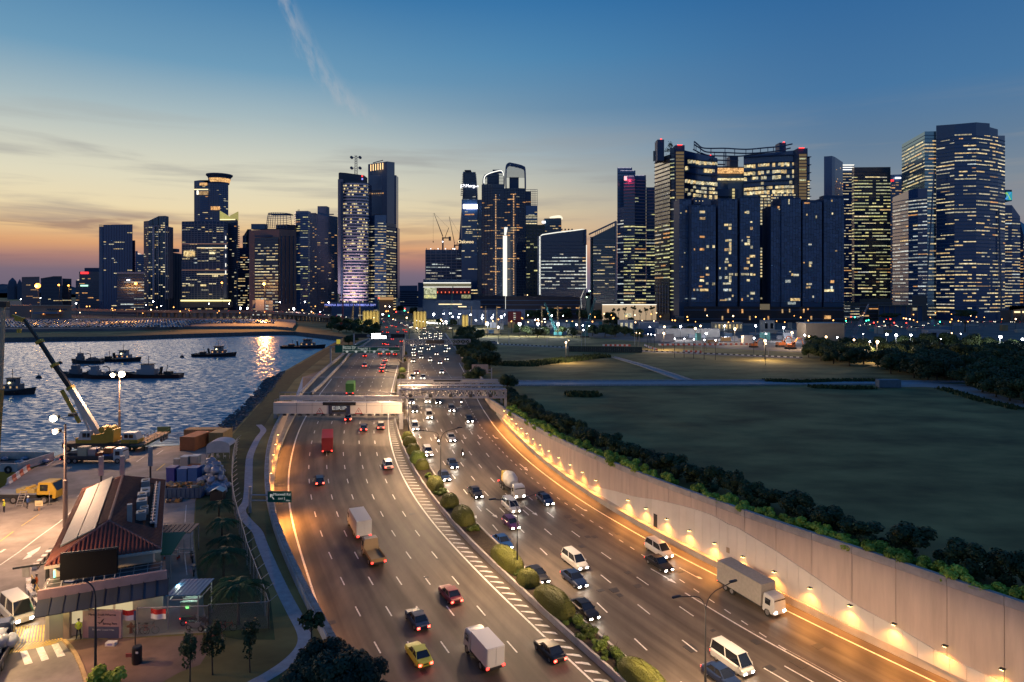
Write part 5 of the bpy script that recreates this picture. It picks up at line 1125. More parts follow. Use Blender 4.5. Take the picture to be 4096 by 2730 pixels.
def bld(name,label,chain,fh=3.9,bw=4.2,lit=.25,col='y',body=None,slab=MSL,sh=.9,sp=.35,mull=None,mw=.25,dep=28,base=0.0,ztop=None,edges=None,seed=0,wh=1.7,run=(1,4),cat='tower',z0=4,gap=None,rowlit=None,top_dark=1,maxw=240,wz=1.1,blankrow=()):
 rn=RNG(seed or hash(label)%99991 if False else(sum(ord(c)for c in label)*7+seed))
 P=[V(((px-CX)/F*D,D,0))for px,D,*_ in chain];T=[zt_(c[2]if len(c)>2 else ztop,c[1])for c in chain]
 o=sum(P,V((0,0,0)))/len(P);t=thing(name,label,cat,(o.x,o.y,base));P=[p-o for p in P]
 T=[z-base for z in T]
 back=[V((P[-1].x+(P[-1].x+o.x)/(P[-1].y+o.y)*dep,P[-1].y+dep,0)),V((P[0].x+(P[0].x+o.x)/(P[0].y+o.y)*dep,P[0].y+dep,0))]
 poly=[(p.x,p.y)for p in P]+[(b.x,b.y)for b in back];zz=T+[T[-1],T[0]]
 MB().prism(poly,0,zz).build('wall',body or GN,t)
 E_=edges or{}
 tmin=min(T);nf=int((tmin-z0-2.5)/fh)
 if slab is not None and nf>0:
  mb=MB()
  for i in range(len(P)-1):
   if E_.get(i,{}).get('blank'):continue
   a,b=P[i],P[i+1];u=(b-a).normalized();n=V((u.y,-u.x,0))
   q=[a,b,b+n*sp,a+n*sp];mb.add([(v.x,v.y,-sh/2)for v in q]+[(v.x,v.y,sh/2)for v in q],[(0,3,2,1),(4,5,6,7),(0,1,5,4),(1,2,6,5),(2,3,7,6),(3,0,4,7)][:6])
  if mb.v:
   me=mb.mesh('floor_slab',slab)
   for k in range(nf+1):inst('floor_slab',me,t,(0,0,z0+k*fh))
 if mull is not None:
  mb=MB()
  for i in range(len(P)-1):
   if E_.get(i,{}).get('blank'):continue
   a,b=P[i],P[i+1];L_=(b-a).length;u=(b-a).normalized();n=V((u.y,-u.x,0));nb=max(1,round(L_/bw))
   for k in range(nb+1):
    c=a+u*L_*k/nb;h_=T[i]+(T[i+1]-T[i])*k/nb;mb.bxc((c.x+n.x*.1,c.y+n.y*.1,h_/2),(mw,.35+sp*.3,h_-1),atan2(u.y,u.x))
  mb.build('mullion',mull,t)['kind']='stuff'
 W=[]
 for i in range(len(P)-1):
  e=E_.get(i,{})
  if e.get('blank'):continue
  a,b=P[i],P[i+1];L_=(b-a).length;u=(b-a).normalized();n=V((u.y,-u.x,0));nb=max(1,int(L_/bw));w=L_/nb;tm=min(T[i],T[i+1]);nfe=int((tm-z0-2.5)/fh)-top_dark
  p0=e.get('lit',lit)*1.25;cc=e.get('col',col);rz=atan2(u.y,u.x)
  for f in range(nfe):
   fr=f/max(1,nfe)
   if any(q0<=fr<=q1 for q0,q1 in blankrow):continue
   pr=p0*rn.choice((.25,.6,1,1.3,1.8))if rowlit is None else p0*rowlit(fr,rn)
   k=0
   while k<nb:
    if rn.random()<pr:
     r_=min(nb-k,rn.randint(*run));c=a+u*w*(k+r_/2)+n*.12
     W.append((c.x,c.y,z0+f*fh+wz,w*r_-(.7 if run[1]<3 else .35),wh*.82*rn.choice((1,1,.75,.5)),rz,cc if rn.random()<.85 else rn.choice('ywo')));k+=r_+(1 if rn.random()<.5 else 0)
    else:k+=1
 rn.shuffle(W);W.sort(key=lambda q:-round(q[3]*q[4]/6))
 for x,y,z,w,h,rz,cc in W[:maxw]:inst('window',UB[cc],t,(x,y,z),rz,(w,1,h));NWIN[0]+=1
 if len(W)>maxw:
  mb=MB()
  for x,y,z,w,h,rz,cc in W[maxw:]:mb.mat('ywog'.index(cc)).bxc((x,y,z+h/2),(w,.12,h),rz)
  mb.build('window',[LIT[c]for c in 'ywog'],t)['kind']='stuff'
 return t
def part(t,name,mb,m,kind=None):o=mb.build(name,m,t);
def pbox(t,name,x0,x1,y0,y1,D,m,th=3,off=0.0):
 """a box part given by its picture outline at distance D"""
 a,b=(x0-CX)/F*D-t.location.x,(x1-CX)/F*D-t.location.x
 o=BX(a,D-t.location.y+off,zt_(y1,D)-t.location.z,b,D-t.location.y+off+th,zt_(y0,D)-t.location.z).build(name,m,t);return o
def Xb(f,x,y=0):return f((x,y))[0][0]
def Yb(f,y):return f((0,y))[0][1]
X1=lambda x:x/2.2402;Y1=lambda y:600+y/2.2402
X2=lambda x:1000+x/2.2402;X3=lambda x:1650+x/2.2402
X4=lambda x:2450+x/1.96;Y4=lambda y:500+y/1.96
PX=lambda X,Y:(lambda t,n,a,b,c,d,*r:pbox(t,n,X(a),X(b),Y(c),Y(d),*r))
X5=lambda x:3200+x/1.8449;Y5=lambda y:450+y/1.8449
u1,u2,u3,u4,u5=PX(X1,Y1),PX(X2,Y1),PX(X3,Y1),PX(X4,Y4),PX(X5,Y5)
M_glowr=emit('red_sign_glow',(1,.03,.03),2.2);M_gloww=emit('white_sign_glow',(.95,.95,1),3.5);M_glowy=emit('warm_sign_glow',(1,.75,.4),1.6);M_glowg=emit('green_sign_glow',(.5,1,.7),1.6);M_strip=emit('light_strip',(1,.97,.85),1.7);M_stripw=emit('warm_light_strip',(1,.78,.42),1.6);M_redl=emit('aviation_light',(1,.03,.02),6);M_blue=emit('blue_sign',(.3,.35,1),1.3)
# far left
bld('apartment_block','squat brown apartment block beside the orange starburst light at far left',[(87,1300,Y1(1140)),(158,1300,Y1(1137))],3,4,.02,'o',CBr,MSM,.5,.3,dep=30,cat='building')
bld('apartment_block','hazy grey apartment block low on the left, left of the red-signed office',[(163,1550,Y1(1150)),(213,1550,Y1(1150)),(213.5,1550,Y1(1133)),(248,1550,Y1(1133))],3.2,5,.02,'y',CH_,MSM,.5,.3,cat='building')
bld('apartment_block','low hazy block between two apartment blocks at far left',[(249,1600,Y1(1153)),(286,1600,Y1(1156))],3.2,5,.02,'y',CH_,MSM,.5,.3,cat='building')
bld('office_block','stepped dark office with a glowing red sign near the left end',[(303,1160,Y1(1170)),(316,1160,Y1(1170)),(316.5,1150,Y1(1092)),(397,1150,Y1(1092))],4,4.5,.22,'o',GK,MSD,dep=30,cat='building',run=(1,2))
_t=bpy.data.objects['office_block'];u1(_t,'red_sign',722,790,1094,1113,1148,M_glowr,1);u1(_t,'green_sign',720,785,1211,1224,1148,M_glowg,1);u1(_t,'crown',757,889,1058,1095,1180,CD,20)
t=bld('slab_tower','plain dark slab tower with pale left edge and a few lit rows',[(X1(888),1130,Y1(668)),(X1(928),1100,Y1(672)),(X1(1187),1104,Y1(668))],3.8,4,.035,'y',GN,None,dep=30,edges={0:{'blank':1}},run=(1,2),mull=MSD,mw=.3,cat='tower')
for y_,a_,b_,n_ in((828,1000,1110,6),(868,965,1020,3),(888,980,1110,7),(988,980,1035,4),(1009,980,1050,5),(1088,985,1010,2),(1107,980,1050,5)):
 for k in range(n_):pbox(t,'window',X1(a_+(b_-a_)*k/n_),X1(a_+(b_-a_)*(k+.62)/n_),Y1(y_-3),Y1(y_+3),1102,LIT['y'],.5,-.6)
u1(t,'yellow_sign',975,999,671,684,1102,emit('yellow_sign',(1,.6,.05),1.3),.6,-.8);u1(t,'side_fin',889,926,690,1360,1108,CG,1,-.6)
bld('slab_tower','narrow dark annexe against the right side of the plain slab tower',[(X1(1187),1120,Y1(812)),(X1(1212),1120,Y1(812))],3.8,4,.02,'y',CD,None,cat='tower')
bld('office_block','small hazy blue block between the slab tower and the curved-top tower',[(X1(1213),1250,Y1(908)),(X1(1234),1250,Y1(908)),(X1(1235),1250,Y1(937)),(X1(1292),1250,Y1(937))],3.8,4,.05,'y',GB_,MSL,cat='building',run=(1,1))
t=bld('office_block','mid-rise office with pale roof and rows of dim windows before the slab tower',[(X1(1050),980,Y1(1100)),(X1(1292),980,Y1(1108))],4,4.5,.16,'w',GK,MSL,dep=25,cat='building',run=(2,4));u1(t,'roof_edge',1048,1296,1096,1112,979,CP,2,-.8)
u1(t,'sign',1138,1165,1163,1173,979,M_gloww,.5,-1)
t=bld('curved_top_tower','slim residential tower with a sweeping curved glass crown, left of the terraced complex',[(X1(1290),1060,Y1(640)),(X1(1330),1050,Y1(636)),(X1(1370),1050,Y1(620)),(X1(1420),1050,Y1(594)),(X1(1480),1050,Y1(592)),(X1(1509),1056,Y1(598))],3.4,3.4,.14,'y',GT,MSD,.6,.3,dep=22,run=(1,2),mull=MSM,mw=.5,seed=3,z0=10)
for a_,b_ in((1368,1386),(1420,1424),(1482,1488),(1498,1504)):u1(t,'fin',a_,b_,690,1340,1049,CP,1,-1.2)
u1(t,'annexe',1500,1518,690,1330,1056,CG,12);u1(t,'crown_band',1290,1512,682,688,1049,CP,1,-1.3)
t=bld('ribbed_block','grey windowless-looking block with vertical ribs beside the curved-top tower',[(X1(1516),1100,Y1(915)),(X1(1637),1100,Y1(935))],60,4.5,0,'y',CG,None,dep=30,mull=CP,mw=.9,cat='building');u1(t,'roof_shed',1522,1580,886,916,1100,CG,10)
# terraced complex
t=bld('residential_tower','tall navy tower with a round lit rooftop lounge, behind the terraced complex',[(X1(1741),1240,Y1(278)),(X1(1790),1232,Y1(272)),(X1(1865),1232,Y1(272)),(X1(1866),1232,Y1(300)),(X1(1960),1226,Y1(300)),(X1(2045),1240,Y1(302))],3.6,4,.055,'y',GN,MSD,.5,.2,dep=34,run=(1,2),mull=MSD,mw=.2)
u1(t,'sky_garden',1762,1866,372,404,1231,LIT['o'],1,-1);u1(t,'garden_lintel',1742,1866,352,360,1230,M_stripw,.6,-1.2);u1(t,'window',1766,1781,366,402,1229,M_strip,.5,-1.5)
u1(t,'window',1790,1858,296,320,1231,LIT['o'],.6,-1);u1(t,'window',1890,1972,508,540,1225,LIT['o'],.5,-1)
lg=MB();c_=V(((X1(1945)-CX)/F*1240-t.location.x,1250-t.location.y,zt_(Y1(300),1240)));lg.lathe([(17,0),(17,4),(20,12),(23,15),(23,17)],20,tuple(c_));lg.build('rooftop_lounge',CD,t)
MB().lathe([(17.5,2),(19.5,9)],20,tuple(c_),cap=False).build('lounge_glazing',LIT['o'],t);u1(t,'roof_screen',1865,1902,248,300,1236,CD,8)
t=bld('terraced_tower','broad residential block with balconies and two glowing terrace bands, its lower roof edge lit',[(X1(1632),1050,Y1(642)),(X1(1770),1046,Y1(640)),(X1(2006),1046,Y1(642)),(X1(2040),1056,Y1(640))],3.2,5.5,.09,'y',CD,MSM,.9,.8,dep=30,run=(1,2),mull=MSM,mw=.9,wh=1.5,seed=5)
for ya,yb,m_ in((841,846,M_stripw),(877,882,M_stripw),(1076,1081,M_stripw),(1112,1117,M_stripw)):
 pbox(t,'terrace_light',X1(1636 if ya in(841,1076)else 1770),X1(2042),Y1(ya),Y1(yb),1044,mat('terrace_edge',(.5,.32,.25),.6,emis=(1,.5,.3),estr=.22)if ya in(841,1076)else M_stripw,1,-2.4)
u1(t,'terrace',1772,2006,846,877,1045,CD,1,-1.6);u1(t,'terrace',1772,2006,1082,1112,1045,CD,1,-1.6)
for x_,p,q in((1650,905,955),(1700,905,955),(1880,915,935),(1880,965,985),(1690,1205,1222),(1800,1207,1222),(1905,1122,1138)):u1(t,'window',x_,x_+50,p,q,1045,LIT['y'],.5,-1.5)
u1(t,'core',2010,2034,720,1330,1044,CG,2,-2)
for y_ in(805,885,965,1048,1112):u1(t,'core_light',2026,2031,y_-30,y_,1043,M_strip,.5,-2.6)
u1(t,'podium_light',1618,2065,1345,1358,1030,emit('podium_glow',(1,.85,.35),1.8),1);u1(t,'podium',1615,2068,1358,1410,1031,CB,8)
t=bld('residential_tower','dark tower with a lit V-shaped glass crown right of the terraced complex',[(X1(1972),1075,Y1(630)),(X1(2120),1070,Y1(622)),(X1(2133),1076,Y1(622))],3.3,4,.06,'y',CD,MSL,.5,.5,dep=24,run=(1,1),seed=4)
D_=1072;cr=MB();q=lambda x,y:((X1(x)-CX)/F*D_-t.location.x,zt_(Y1(y),D_)-t.location.z)
pa_,pb_,pc_,pd2=q(1970,546),q(2062,602),q(2062,632),q(1970,632)
cr.add([(p[0],y,p[1])for y in(-2,0)for p in(pd2,pc_,pb_,pa_)],[(0,1,2,3),(7,6,5,4),(0,4,5,1),(1,5,6,2),(2,6,7,3),(3,7,4,0)]);cr.build('crown_glazing',litmat('crown_glow',[(.6,.55,.15),(.75,.65,.2)],.55,.75),t)
cr=MB();pa_,pb_,pc_,pd2=q(2062,590),q(2133,554),q(2133,632),q(2062,632);cr.add([(p[0],y,p[1])for y in(-2,0)for p in(pd2,pc_,pb_,pa_)],[(0,1,2,3),(7,6,5,4),(0,4,5,1),(1,5,6,2),(2,6,7,3),(3,7,4,0)]);cr.build('crown_glazing',MATS['crown_glow'],t)
u1(t,'crown_light',1975,2112,622,630,1070,M_stripw,.5,-2)
for k in range(22):u1(t,'balcony',2128,2142,682+k*18,689+k*18,1072,CG,3,-1)
bld('office_block','mid-height office with white-lit rows right of the V-crowned tower',[(X1(2133),1150,Y1(878)),(X1(2262),1150,Y1(878))],4,4,.3,'y',GK,MSD,dep=25,cat='building',run=(1,3),seed=2)
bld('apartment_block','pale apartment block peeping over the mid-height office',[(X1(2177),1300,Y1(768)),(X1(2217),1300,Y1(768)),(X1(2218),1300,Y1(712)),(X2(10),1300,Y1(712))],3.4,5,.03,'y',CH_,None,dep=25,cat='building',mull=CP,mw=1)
# brown granite block and domed building
t=bld('granite_office','broad brown granite office with a recessed dark window field lit in rows',[(X2(-8),952,Y1(722)),(X2(262),930,Y1(712)),(X2(415),985,Y1(722))],4.3,4,.0,'y',CBr,None,dep=30,cat='building')
w0=bld('granite_window_field','x',[(X2(50),936,Y1(792)),(X2(258),930,Y1(790))],4.1,4.0,.62,'y',GK,MSD,1.2,.25,dep=1,run=(1,3),z0=8,seed=8,wh=1.5)
w0.parent=t;w0.location=w0.location-t.location-V((0,2.5,0));
for k_ in('label','category'):del w0[k_]
w0.name='window_field'
u2(t,'parapet',45,262,768,780,936,CD,1,-1.5)
for k in range(4):u2(t,'rib',280+k*36,288+k*36,770,1380,934+k*13,CD,1,-1.6)
t=thing('lattice_dome_building','building topped by a lattice cage dome behind the brown granite office','building',((X2(262)-CX)/F*1150,1150,0));u2(t,'wall',150,375,708,1300,1150,CD,30)
u2(t,'roof_box',232,402,672,760,1145,mat('roof_box_navy',(.03,.035,.06),.6),20);cage=MB();D_=1150
def dq(x,y):return((X2(x)-CX)/F*D_-t.location.x,zt_(Y1(y),D_))
for fx in[-1,-.8,-.6,-.4,-.2,0,.2,.4,.6,.8,1]:
 P3=[]
 for k in range(7):
  v=k/6;hw=112*(1-.14*v**2.2);xx,zz=dq(262+fx*hw,710-136*v);P3.append(V((xx,-sqrt(max(0,1-fx*fx))*22*(1-.2*v),zz)))
 cage.path(P3,.45,5)
for k in range(9):
 v=k/8;hw=112*(1-.14*v**2.2);P3=[]
 for j in range(13):fx=-1+j/6;xx,zz=dq(262+fx*hw,710-136*v);P3.append(V((xx,-sqrt(max(0,1-fx*fx))*22*(1-.2*v),zz)))
 cage.path(P3,.35,4)
cage.build('lattice_cage',CG,t);u2(t,'roof_ring',168,355,570,578,1149,CD,20)
u2(t,'plant',10,135,664,712,1150,CG,12)
t=bld('round_cornered_tower','blue-grey tower with rounded top corner and dim window rows',[(X2(398),1168,Y1(560)),(X2(410),1156,Y1(549)),(X2(450),1150,Y1(548)),(X2(520),1150,Y1(548)),(X2(545),1160,Y1(556))],3.8,4,.3,'g',GB_,MSL,.9,.3,dep=25,run=(1,4),wh=1.2,rowlit=lambda f,r:r.choice((0,0,.4,1.6)))
for x_ in(408,418):MB().tube(((X2(x_)-CX)/F*1150-t.location.x,5,zt_(Y1(550),1150)),((X2(x_)+2-CX)/F*1150-t.location.x,5,zt_(Y1(527),1150)),.4).build('antenna',CD,t)
t=bld('gridded_tower','square-gridded apartment tower with a rooftop box, left of the pale round tower',[(X2(540),1072,Y1(570)),(X2(600),1062,Y1(572)),(X2(700),1062,Y1(598)),(X2(782),1072,Y1(600))],3.1,5.0,.11,'o',CG,MSM,1.0,.7,dep=28,run=(1,1),mull=MSM,mw=1.3,seed=6,wh=1.3,blankrow=((.68,.72),))
u2(t,'rooftop_box',605,687,505,600,1066,CG,16);u2(t,'roof_slab',540,590,566,572,1060,MSM,3);u2(t,'roof_slab',690,748,574,582,1060,MSM,3)
# pale banded round tower
t=thing('banded_round_tower','tall pale tower of rounded plan banded by white spandrels, its foot washed in pink light','tower',((X2(915)-CX)/F*950,960,0))
R0=(X2(1045)-X2(784))/2/F*950;cx0=(X2(914.5)-CX)/F*950-t.location.x
def arc(r,n=22,ys=.55):return[(cx0+r*cos(a),-abs(r*sin(a))*ys)for a in[pi-pi*k/n for k in range(n+1)]]
ztop1=zt_(Y1(288),950);pts=arc(R0);MB().prism(pts+[(cx0+R0,25),(cx0-R0,25)],0,ztop1).build('wall',GK,t)
me=MB().prism([(x,y)for x,y in arc(R0+.35)]+[(cx0+R0,5),(cx0-R0,5)],-.85,.85).mesh('floor_slab',MSP);nfl=int((ztop1-16)/4.25)
for k in range(nfl+1):inst('floor_slab',me,t,(0,0,16+k*4.25))
MB().prism([(x,y)for x,y in arc(R0+.5)]+[(cx0+R0,5),(cx0-R0,5)],3,15).build('base_wall',MSP,t)
rn=RNG(77)
for k in range(nfl):
 if rn.random()<.12:continue
 pr=rn.choice((.25,.5,.75));A_=arc(R0+.1,26)
 j=1
 while j<25:
  if rn.random()<pr*.75:
   m_=min(26-j,rn.randint(1,5))
   for q_ in range(j,j+m_):
    a,b=V(A_[q_]),V(A_[q_+1]);c=(a+b)/2
    if rn.random()<.75:inst('window',UB['y'],t,(c.x,c.y-.05,16+k*4.25+1.0),atan2(b.y-a.y,b.x-a.x),((b-a).length*.96,1,1.9));NWIN[0]+=1
   j+=m_+1
  else:j+=1
u2(t,'service_core',784,829,262,1290,946,MSM,3,2);u2(t,'core_recess',812,829,285,1340,944,CD,2,1)
D_=955;q=lambda x,y:((X2(x)-CX)/F*D_-t.location.x,zt_(Y1(y),D_)-t.location.z)
cr=MB();pts=[(784,300),(1013,300),(1013,222),(850,200),(795,196),(784,202)];v=[q(*p)for p in pts];n=len(v);cr.add([(p[0],1,p[1])for p in v]+[(p[0],24,p[1])for p in v],[tuple(range(n)),tuple(range(2*n-1,n-1,-1))]+[((k+1)%n,k,n+k,n+(k+1)%n)for k in range(n)]);cr.build('crown',mat('crown_navy',(.035,.045,.075),.5),t)
u2(t,'red_sign',1000,1012,228,243,953,M_glowr,.5,-.5);u2(t,'screen',1000,1013,255,270,953,M_blue,.5,-.5)
mt=MB();ax,az=q(928,205)
for s_ in(-1,1):mt.tube((ax+s_*2.0,10,az),(ax+s_*1.2,10,az+27),.35)
for k in range(8):mt.tube((ax-2+.1*k,10,az+k*3.4),(ax+2-.1*k,10,az+(k+1)*3.4),.22).tube((ax+2,10,az+k*3.4),(ax-2,10,az+(k+1)*3.4),.22)
mt.build('antenna_mast',CD,t)
for zz in(9,24):
 for s_ in(-1,1):MB().tube((ax+s_*2,9,az+zz),(ax+s_*6.5,9,az+zz),.4).tube((ax+s_*6,7,az+zz),(ax+s_*6,11,az+zz),2.0,n=12).build('antenna_dish',CD,t)
lamp('SPOT',(cx0,-60,3),260000,(1,.70,.80),3,(0,.9,.75),75,1.0,parent=t)
# tall blue tower with lit fins
t=bld('finned_crown_tower','tallest blue slab tower left of the gap, with seven glowing vertical fins at its crown',[(X2(1058),1030,Y1(130)),(X2(1228),1010,Y1(104)),(X2(1296),1040,Y1(112)),(X2(1300),1042,Y1(230)),(X2(1324),1046,Y1(600))][:3],4,3.6,.0,'y',mat('tower_blue',(.06,.10,.19),.35,noise=.05,nscale=.05),None,dep=30)
for k in range(36):
 if k in(14,15):continue
 u2(t,'louvre_row',1068,1222,232+k*9.6,236.5+k*9.6,1018,mat('louvre_pale',(.26,.31,.40),.6),1,-2.5)
for k in range(7):
 x_=1083+k*21.3;u2(t,'glowing_fin',x_,x_+5,136-k*3,192-k*3,1016,emit('fin_glow',(1,.6,.25),2.2),1.5,-3)
for k in range(8):u2(t,'window',1075+k*19,1086+k*19,393-k,401-k,1016,LIT['o'],1,-3)
u2(t,'widening_side',1296,1312,230,1330,1046,GN,20,-2);t2=u2(t,'widening_side',1312,1324,700,1330,1048,GN,20,-2)
MB().bar(((X2(1100)-CX)/F*1030-t.location.x,5,zt_(Y1(116),1030)),((X2(1190)-CX)/F*1030-t.location.x,5,zt_(Y1(92),1030)),1.2,1.0).build('roof_crane',CD,t)
t=bld('finned_tower_podium','x',[(X2(1222),1008,Y1(660)),(X2(1312),1034,Y1(668))],4,3.8,.5,'y',GK,MSD,1,.3,dep=2,run=(1,4),wh=1.6,seed=9);t.name='glazed_face';par=bpy.data.objects['finned_crown_tower'];t.parent=par;t.location=t.location-par.location-V((0,4,0));del t['label'];del t['category']
bld('glass_annexe_tower','shorter glass tower with a slanting blue corner in front of the finned tower',[(X2(1045),985,Y1(612)),(X2(1118),975,Y1(585)),(X2(1222),980,Y1(585))],4,3.8,.42,'y',GB_,MSL,.8,.3,dep=26,run=(1,4),wh=1.5,seed=10)
t=bld('lit_canopy','low building with a warm uplit canopy at the foot of the finned tower',[(X2(1145),900,Y1(1330)),(X2(1282),900,Y1(1330))],4,5,0,'o',CB,None,dep=12,cat='building');u2(t,'canopy',1143,1282,1322,1345,896,emit('canopy_glow',(1,.55,.2),.45),4)
# gap: low hazy blocks
bld('apartment_block','hazy blue slab block low in the gap of the skyline',[(X2(1328),2200,Y1(1218)),(X2(1500),2200,Y1(1216))],5,8,.01,'y',mat('haze_blue',(.09,.10,.16),.9),None,cat='building',dep=40)  # distance haze is mixed into this block's colour
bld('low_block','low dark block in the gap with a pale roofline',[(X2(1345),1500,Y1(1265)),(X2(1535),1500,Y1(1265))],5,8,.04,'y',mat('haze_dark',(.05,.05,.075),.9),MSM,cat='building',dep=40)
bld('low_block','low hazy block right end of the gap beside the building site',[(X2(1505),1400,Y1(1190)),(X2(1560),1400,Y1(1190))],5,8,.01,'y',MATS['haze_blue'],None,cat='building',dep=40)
# building under construction and red-lit podium
t=bld('unfinished_building','unfinished concrete frame building with bare lit floors and cranes on top',[(X3(118),920,Y1(895)),(X3(440),920,Y1(895))],3.9,7,.26,'w',CD,MSM,.8,1.2,dep=35,run=(1,2),mull=CG,mw=.9,wh=1.6,cat='building',rowlit=lambda f,r:0 if f<.42 else r.choice((.5,1,1.6)),z0=24)
for k in range(4):u3(t,'work_light',160+k*66,166+k*66,884,890,915,M_gloww,1)
for k in range(9):pbox(t,'column_stub',X3(122+k*38),X3(126+k*38),Y1(880+(k%3)*5),Y1(896),922,CG,1)
def tower_crane(label,x0,y0,x1,y1,D,mast=None,hook=None):
 c=thing('tower_crane',label,'crane',((x0-CX)/F*D,D,zt_(y0,D)));ex,ez=(x1-x0)/F*D,-(y1-y0)/F*D;m_=mat('crane_steel',(.10,.095,.10),.6)
 n_=12;jb=MB()
 for s in(-1,1):jb.tube((0,s*.8,3),(ex,s*.3,ez),.3,.18,5)
 jb.tube((0,0,5),(ex,0,ez+.4),.3,.15,5)
 for k in range(n_):a=V((ex*k/n_,.7,3+(ez-3)*k/n_));b=V((ex*(k+.5)/n_,-.4,4.5+(ez-4.5)*(k+.5)/n_));d=V((ex*(k+1)/n_,.7,3+(ez-3)*(k+1)/n_));jb.tube(a,b,.15,n=4).tube(b,d,.15,n=4)
 jb.build('jib',m_,c);s_=1 if ex<0 else-1
 BX(-1,-1,-8 if mast is None else-mast,1,1,3).build('mast',m_,c);BX(*((0,-1,1.5,11,1,3)if s_>0 else(-11,-1,1.5,0,1,3))).box(*((8,-1.2,-1.5,11,1.2,4)if s_>0 else(-11,-1.2,-1.5,-8,1.2,4))).build('counterweight',m_,c)
 MB().tube((s_*3,0,3),(s_*8,0,16),.4).tube((s_*8,0,16),(ex,0,ez),.1,n=4).build('stay',m_,c)
 if hook:MB().tube((ex-hook*.0-1,0,ez),(ex-1,0,ez-hook),.1,n=4).box(ex-1.5,-.4,ez-hook-2,ex-.5,.4,ez-hook).build('hook_line',m_,c)
 MB().sphere((0,-2,-3),.9).build('work_light',M_gloww,c)
 return c
tower_crane('tower crane with luffed jib on the unfinished building, left one of the pair',X3(272),Y1(805),X3(192),Y1(568),930,32,38)
tower_crane('tower crane with luffed jib beside the tapered tower, right one of the pair',X3(378),Y1(870),X3(328),Y1(598),950,12)
t=bld('podium_building','long low podium with two lit storeys and a row of red lamps',[(X3(96),850,Y1(1160)),(X3(524),850,Y1(1160))],8,6,0,'w',CD,None,dep=20,cat='building')
for ya,yb,m_ in((1190,1196,M_strip),(1228,1232,M_strip)):u3(t,'light_band',98,524,ya,yb,848,m_,.6,-1.2)
u3(t,'deck',100,524,1198,1227,849,mat('deck_lit',(.2,.19,.12),.8,emis=(1,.9,.5),estr=.07),1,-.8)
u3(t,'red_wall',218,522,1236,1290,849,mat('red_wall',(.12,.03,.04),.8),1,-.8)
for k in range(9):u3(t,'red_lamp',222+k*35,228+k*35,1270,1284,848,emit('red_lamp',(1,.15,.06),1.6),.6,-1.5)
for a_,b_,p,q_ in((105,215,1235,1300),(105,215,1300,1335),(440,522,1300,1335)):u3(t,'glazing',a_,b_,p,q_-4,849,LIT['g'],.6,-.9)
bld('low_building','wide dark low building with a warm light strip below the podium',[(X3(90),800,Y1(1345)),(X3(610),800,Y1(1350))],5,6,.06,'o',CD,None,dep=15,cat='building');t=bpy.data.objects['low_building'];u3(t,'warm_strip',235,442,1380,1388,798,M_stripw,.5,-1);u3(t,'warm_strip',410,485,1402,1410,798,M_stripw,.5,-1)
# tapered tower and dark slab with blazing sign
t=bld('tapered_tower','tapered dark tower with a saw-tooth edge and a white bank sign near its top',[(X3(452),1020,Y1(196)),(X3(566),1020,Y1(200))],4,4,.30,'w',GK,MSD,.6,.3,dep=28,run=(1,4),wh=1.5,seed=11,blankrow=((.85,1),(.0,.55)))
D_=1015;q=lambda x,y:((X3(x)-CX)/F*D_-t.location.x,zt_(Y1(y),D_)-t.location.z);cr=MB()
for pts in([(455,200),(452,330),(385,1140),(455,1140)],):
 v=[q(*p)for p in pts];cr.add([(p[0],3,p[1])for p in v]+[(p[0],28,p[1])for p in v],[(0,1,2,3),(7,6,5,4),(0,4,5,1),(1,5,6,2),(2,6,7,3),(3,7,4,0)])
v=[q(*p)for p in[(562,200),(562,700),(592,700),(575,330)]];cr.add([(p[0],3,p[1])for p in v]+[(p[0],28,p[1])for p in v],[(0,1,2,3),(7,6,5,4),(0,4,5,1),(1,5,6,2),(2,6,7,3),(3,7,4,0)]);cr.build('sloping_wall',GN,t)
for k in range(12):u3(t,'fin',447-k*1.5,458,215+k*17,221+k*17,1012,CG,3);u3(t,'fin',560,571+k*1.0,215+k*17,221+k*17,1012,CG,3)
x_,z_=q(510,322);text('J.P.Morgan',6.2,M_gloww,t,(x_,-3,z_),(R_(90),0,0));u3(t,'helipad',466,523,181,187,1016,CD,14);u3(t,'roof_house',480,510,186,198,1018,CD,10)
t=bld('dark_slab_tower','dark slab tower with one blazing white sign and a smaller lit name lower down',[(X3(440),905,Y1(445)),(X3(582),900,Y1(445)),(X3(583),905,Y1(447)),(X3(622),905,Y1(447))],4,4.2,.05,'y',GN,None,.6,.2,dep=28,run=(1,3),seed=12)
u3(t,'blazing_sign',455,580,490,528,898,emit('blazing_sign',(.9,.86,1),7,True),1,-1);D_=898;q=lambda x,y:((X3(x)-CX)/F*D_-t.location.x,zt_(Y1(y),D_)-t.location.z)
x_,z_=q(487,823);text('Oakwood',6,M_glowy,t,(x_,-2.5,z_),(R_(90),0,0))
for y_,a_,b_ in((715,485,620),(735,480,540),(748,470,540),(776,540,620)):
 for k in range(5):pbox(t,'window',X3(a_+(b_-a_)*k/5),X3(a_+(b_-a_)*(k+.7)/5),Y1(y_-3),Y1(y_+3),899,LIT['y'],.5,-1)
u3(t,'edge_strip',440,442,550,795,899,mat('edge_dim',(.2,.18,.18),.5,emis=(1,.85,.75),estr=.15),.5,-1);u3(t,'edge_strip',622,628,700,755,899,M_stripw,.5,-1);u3(t,'edge_strip',622,628,935,988,899,M_stripw,.5,-1)
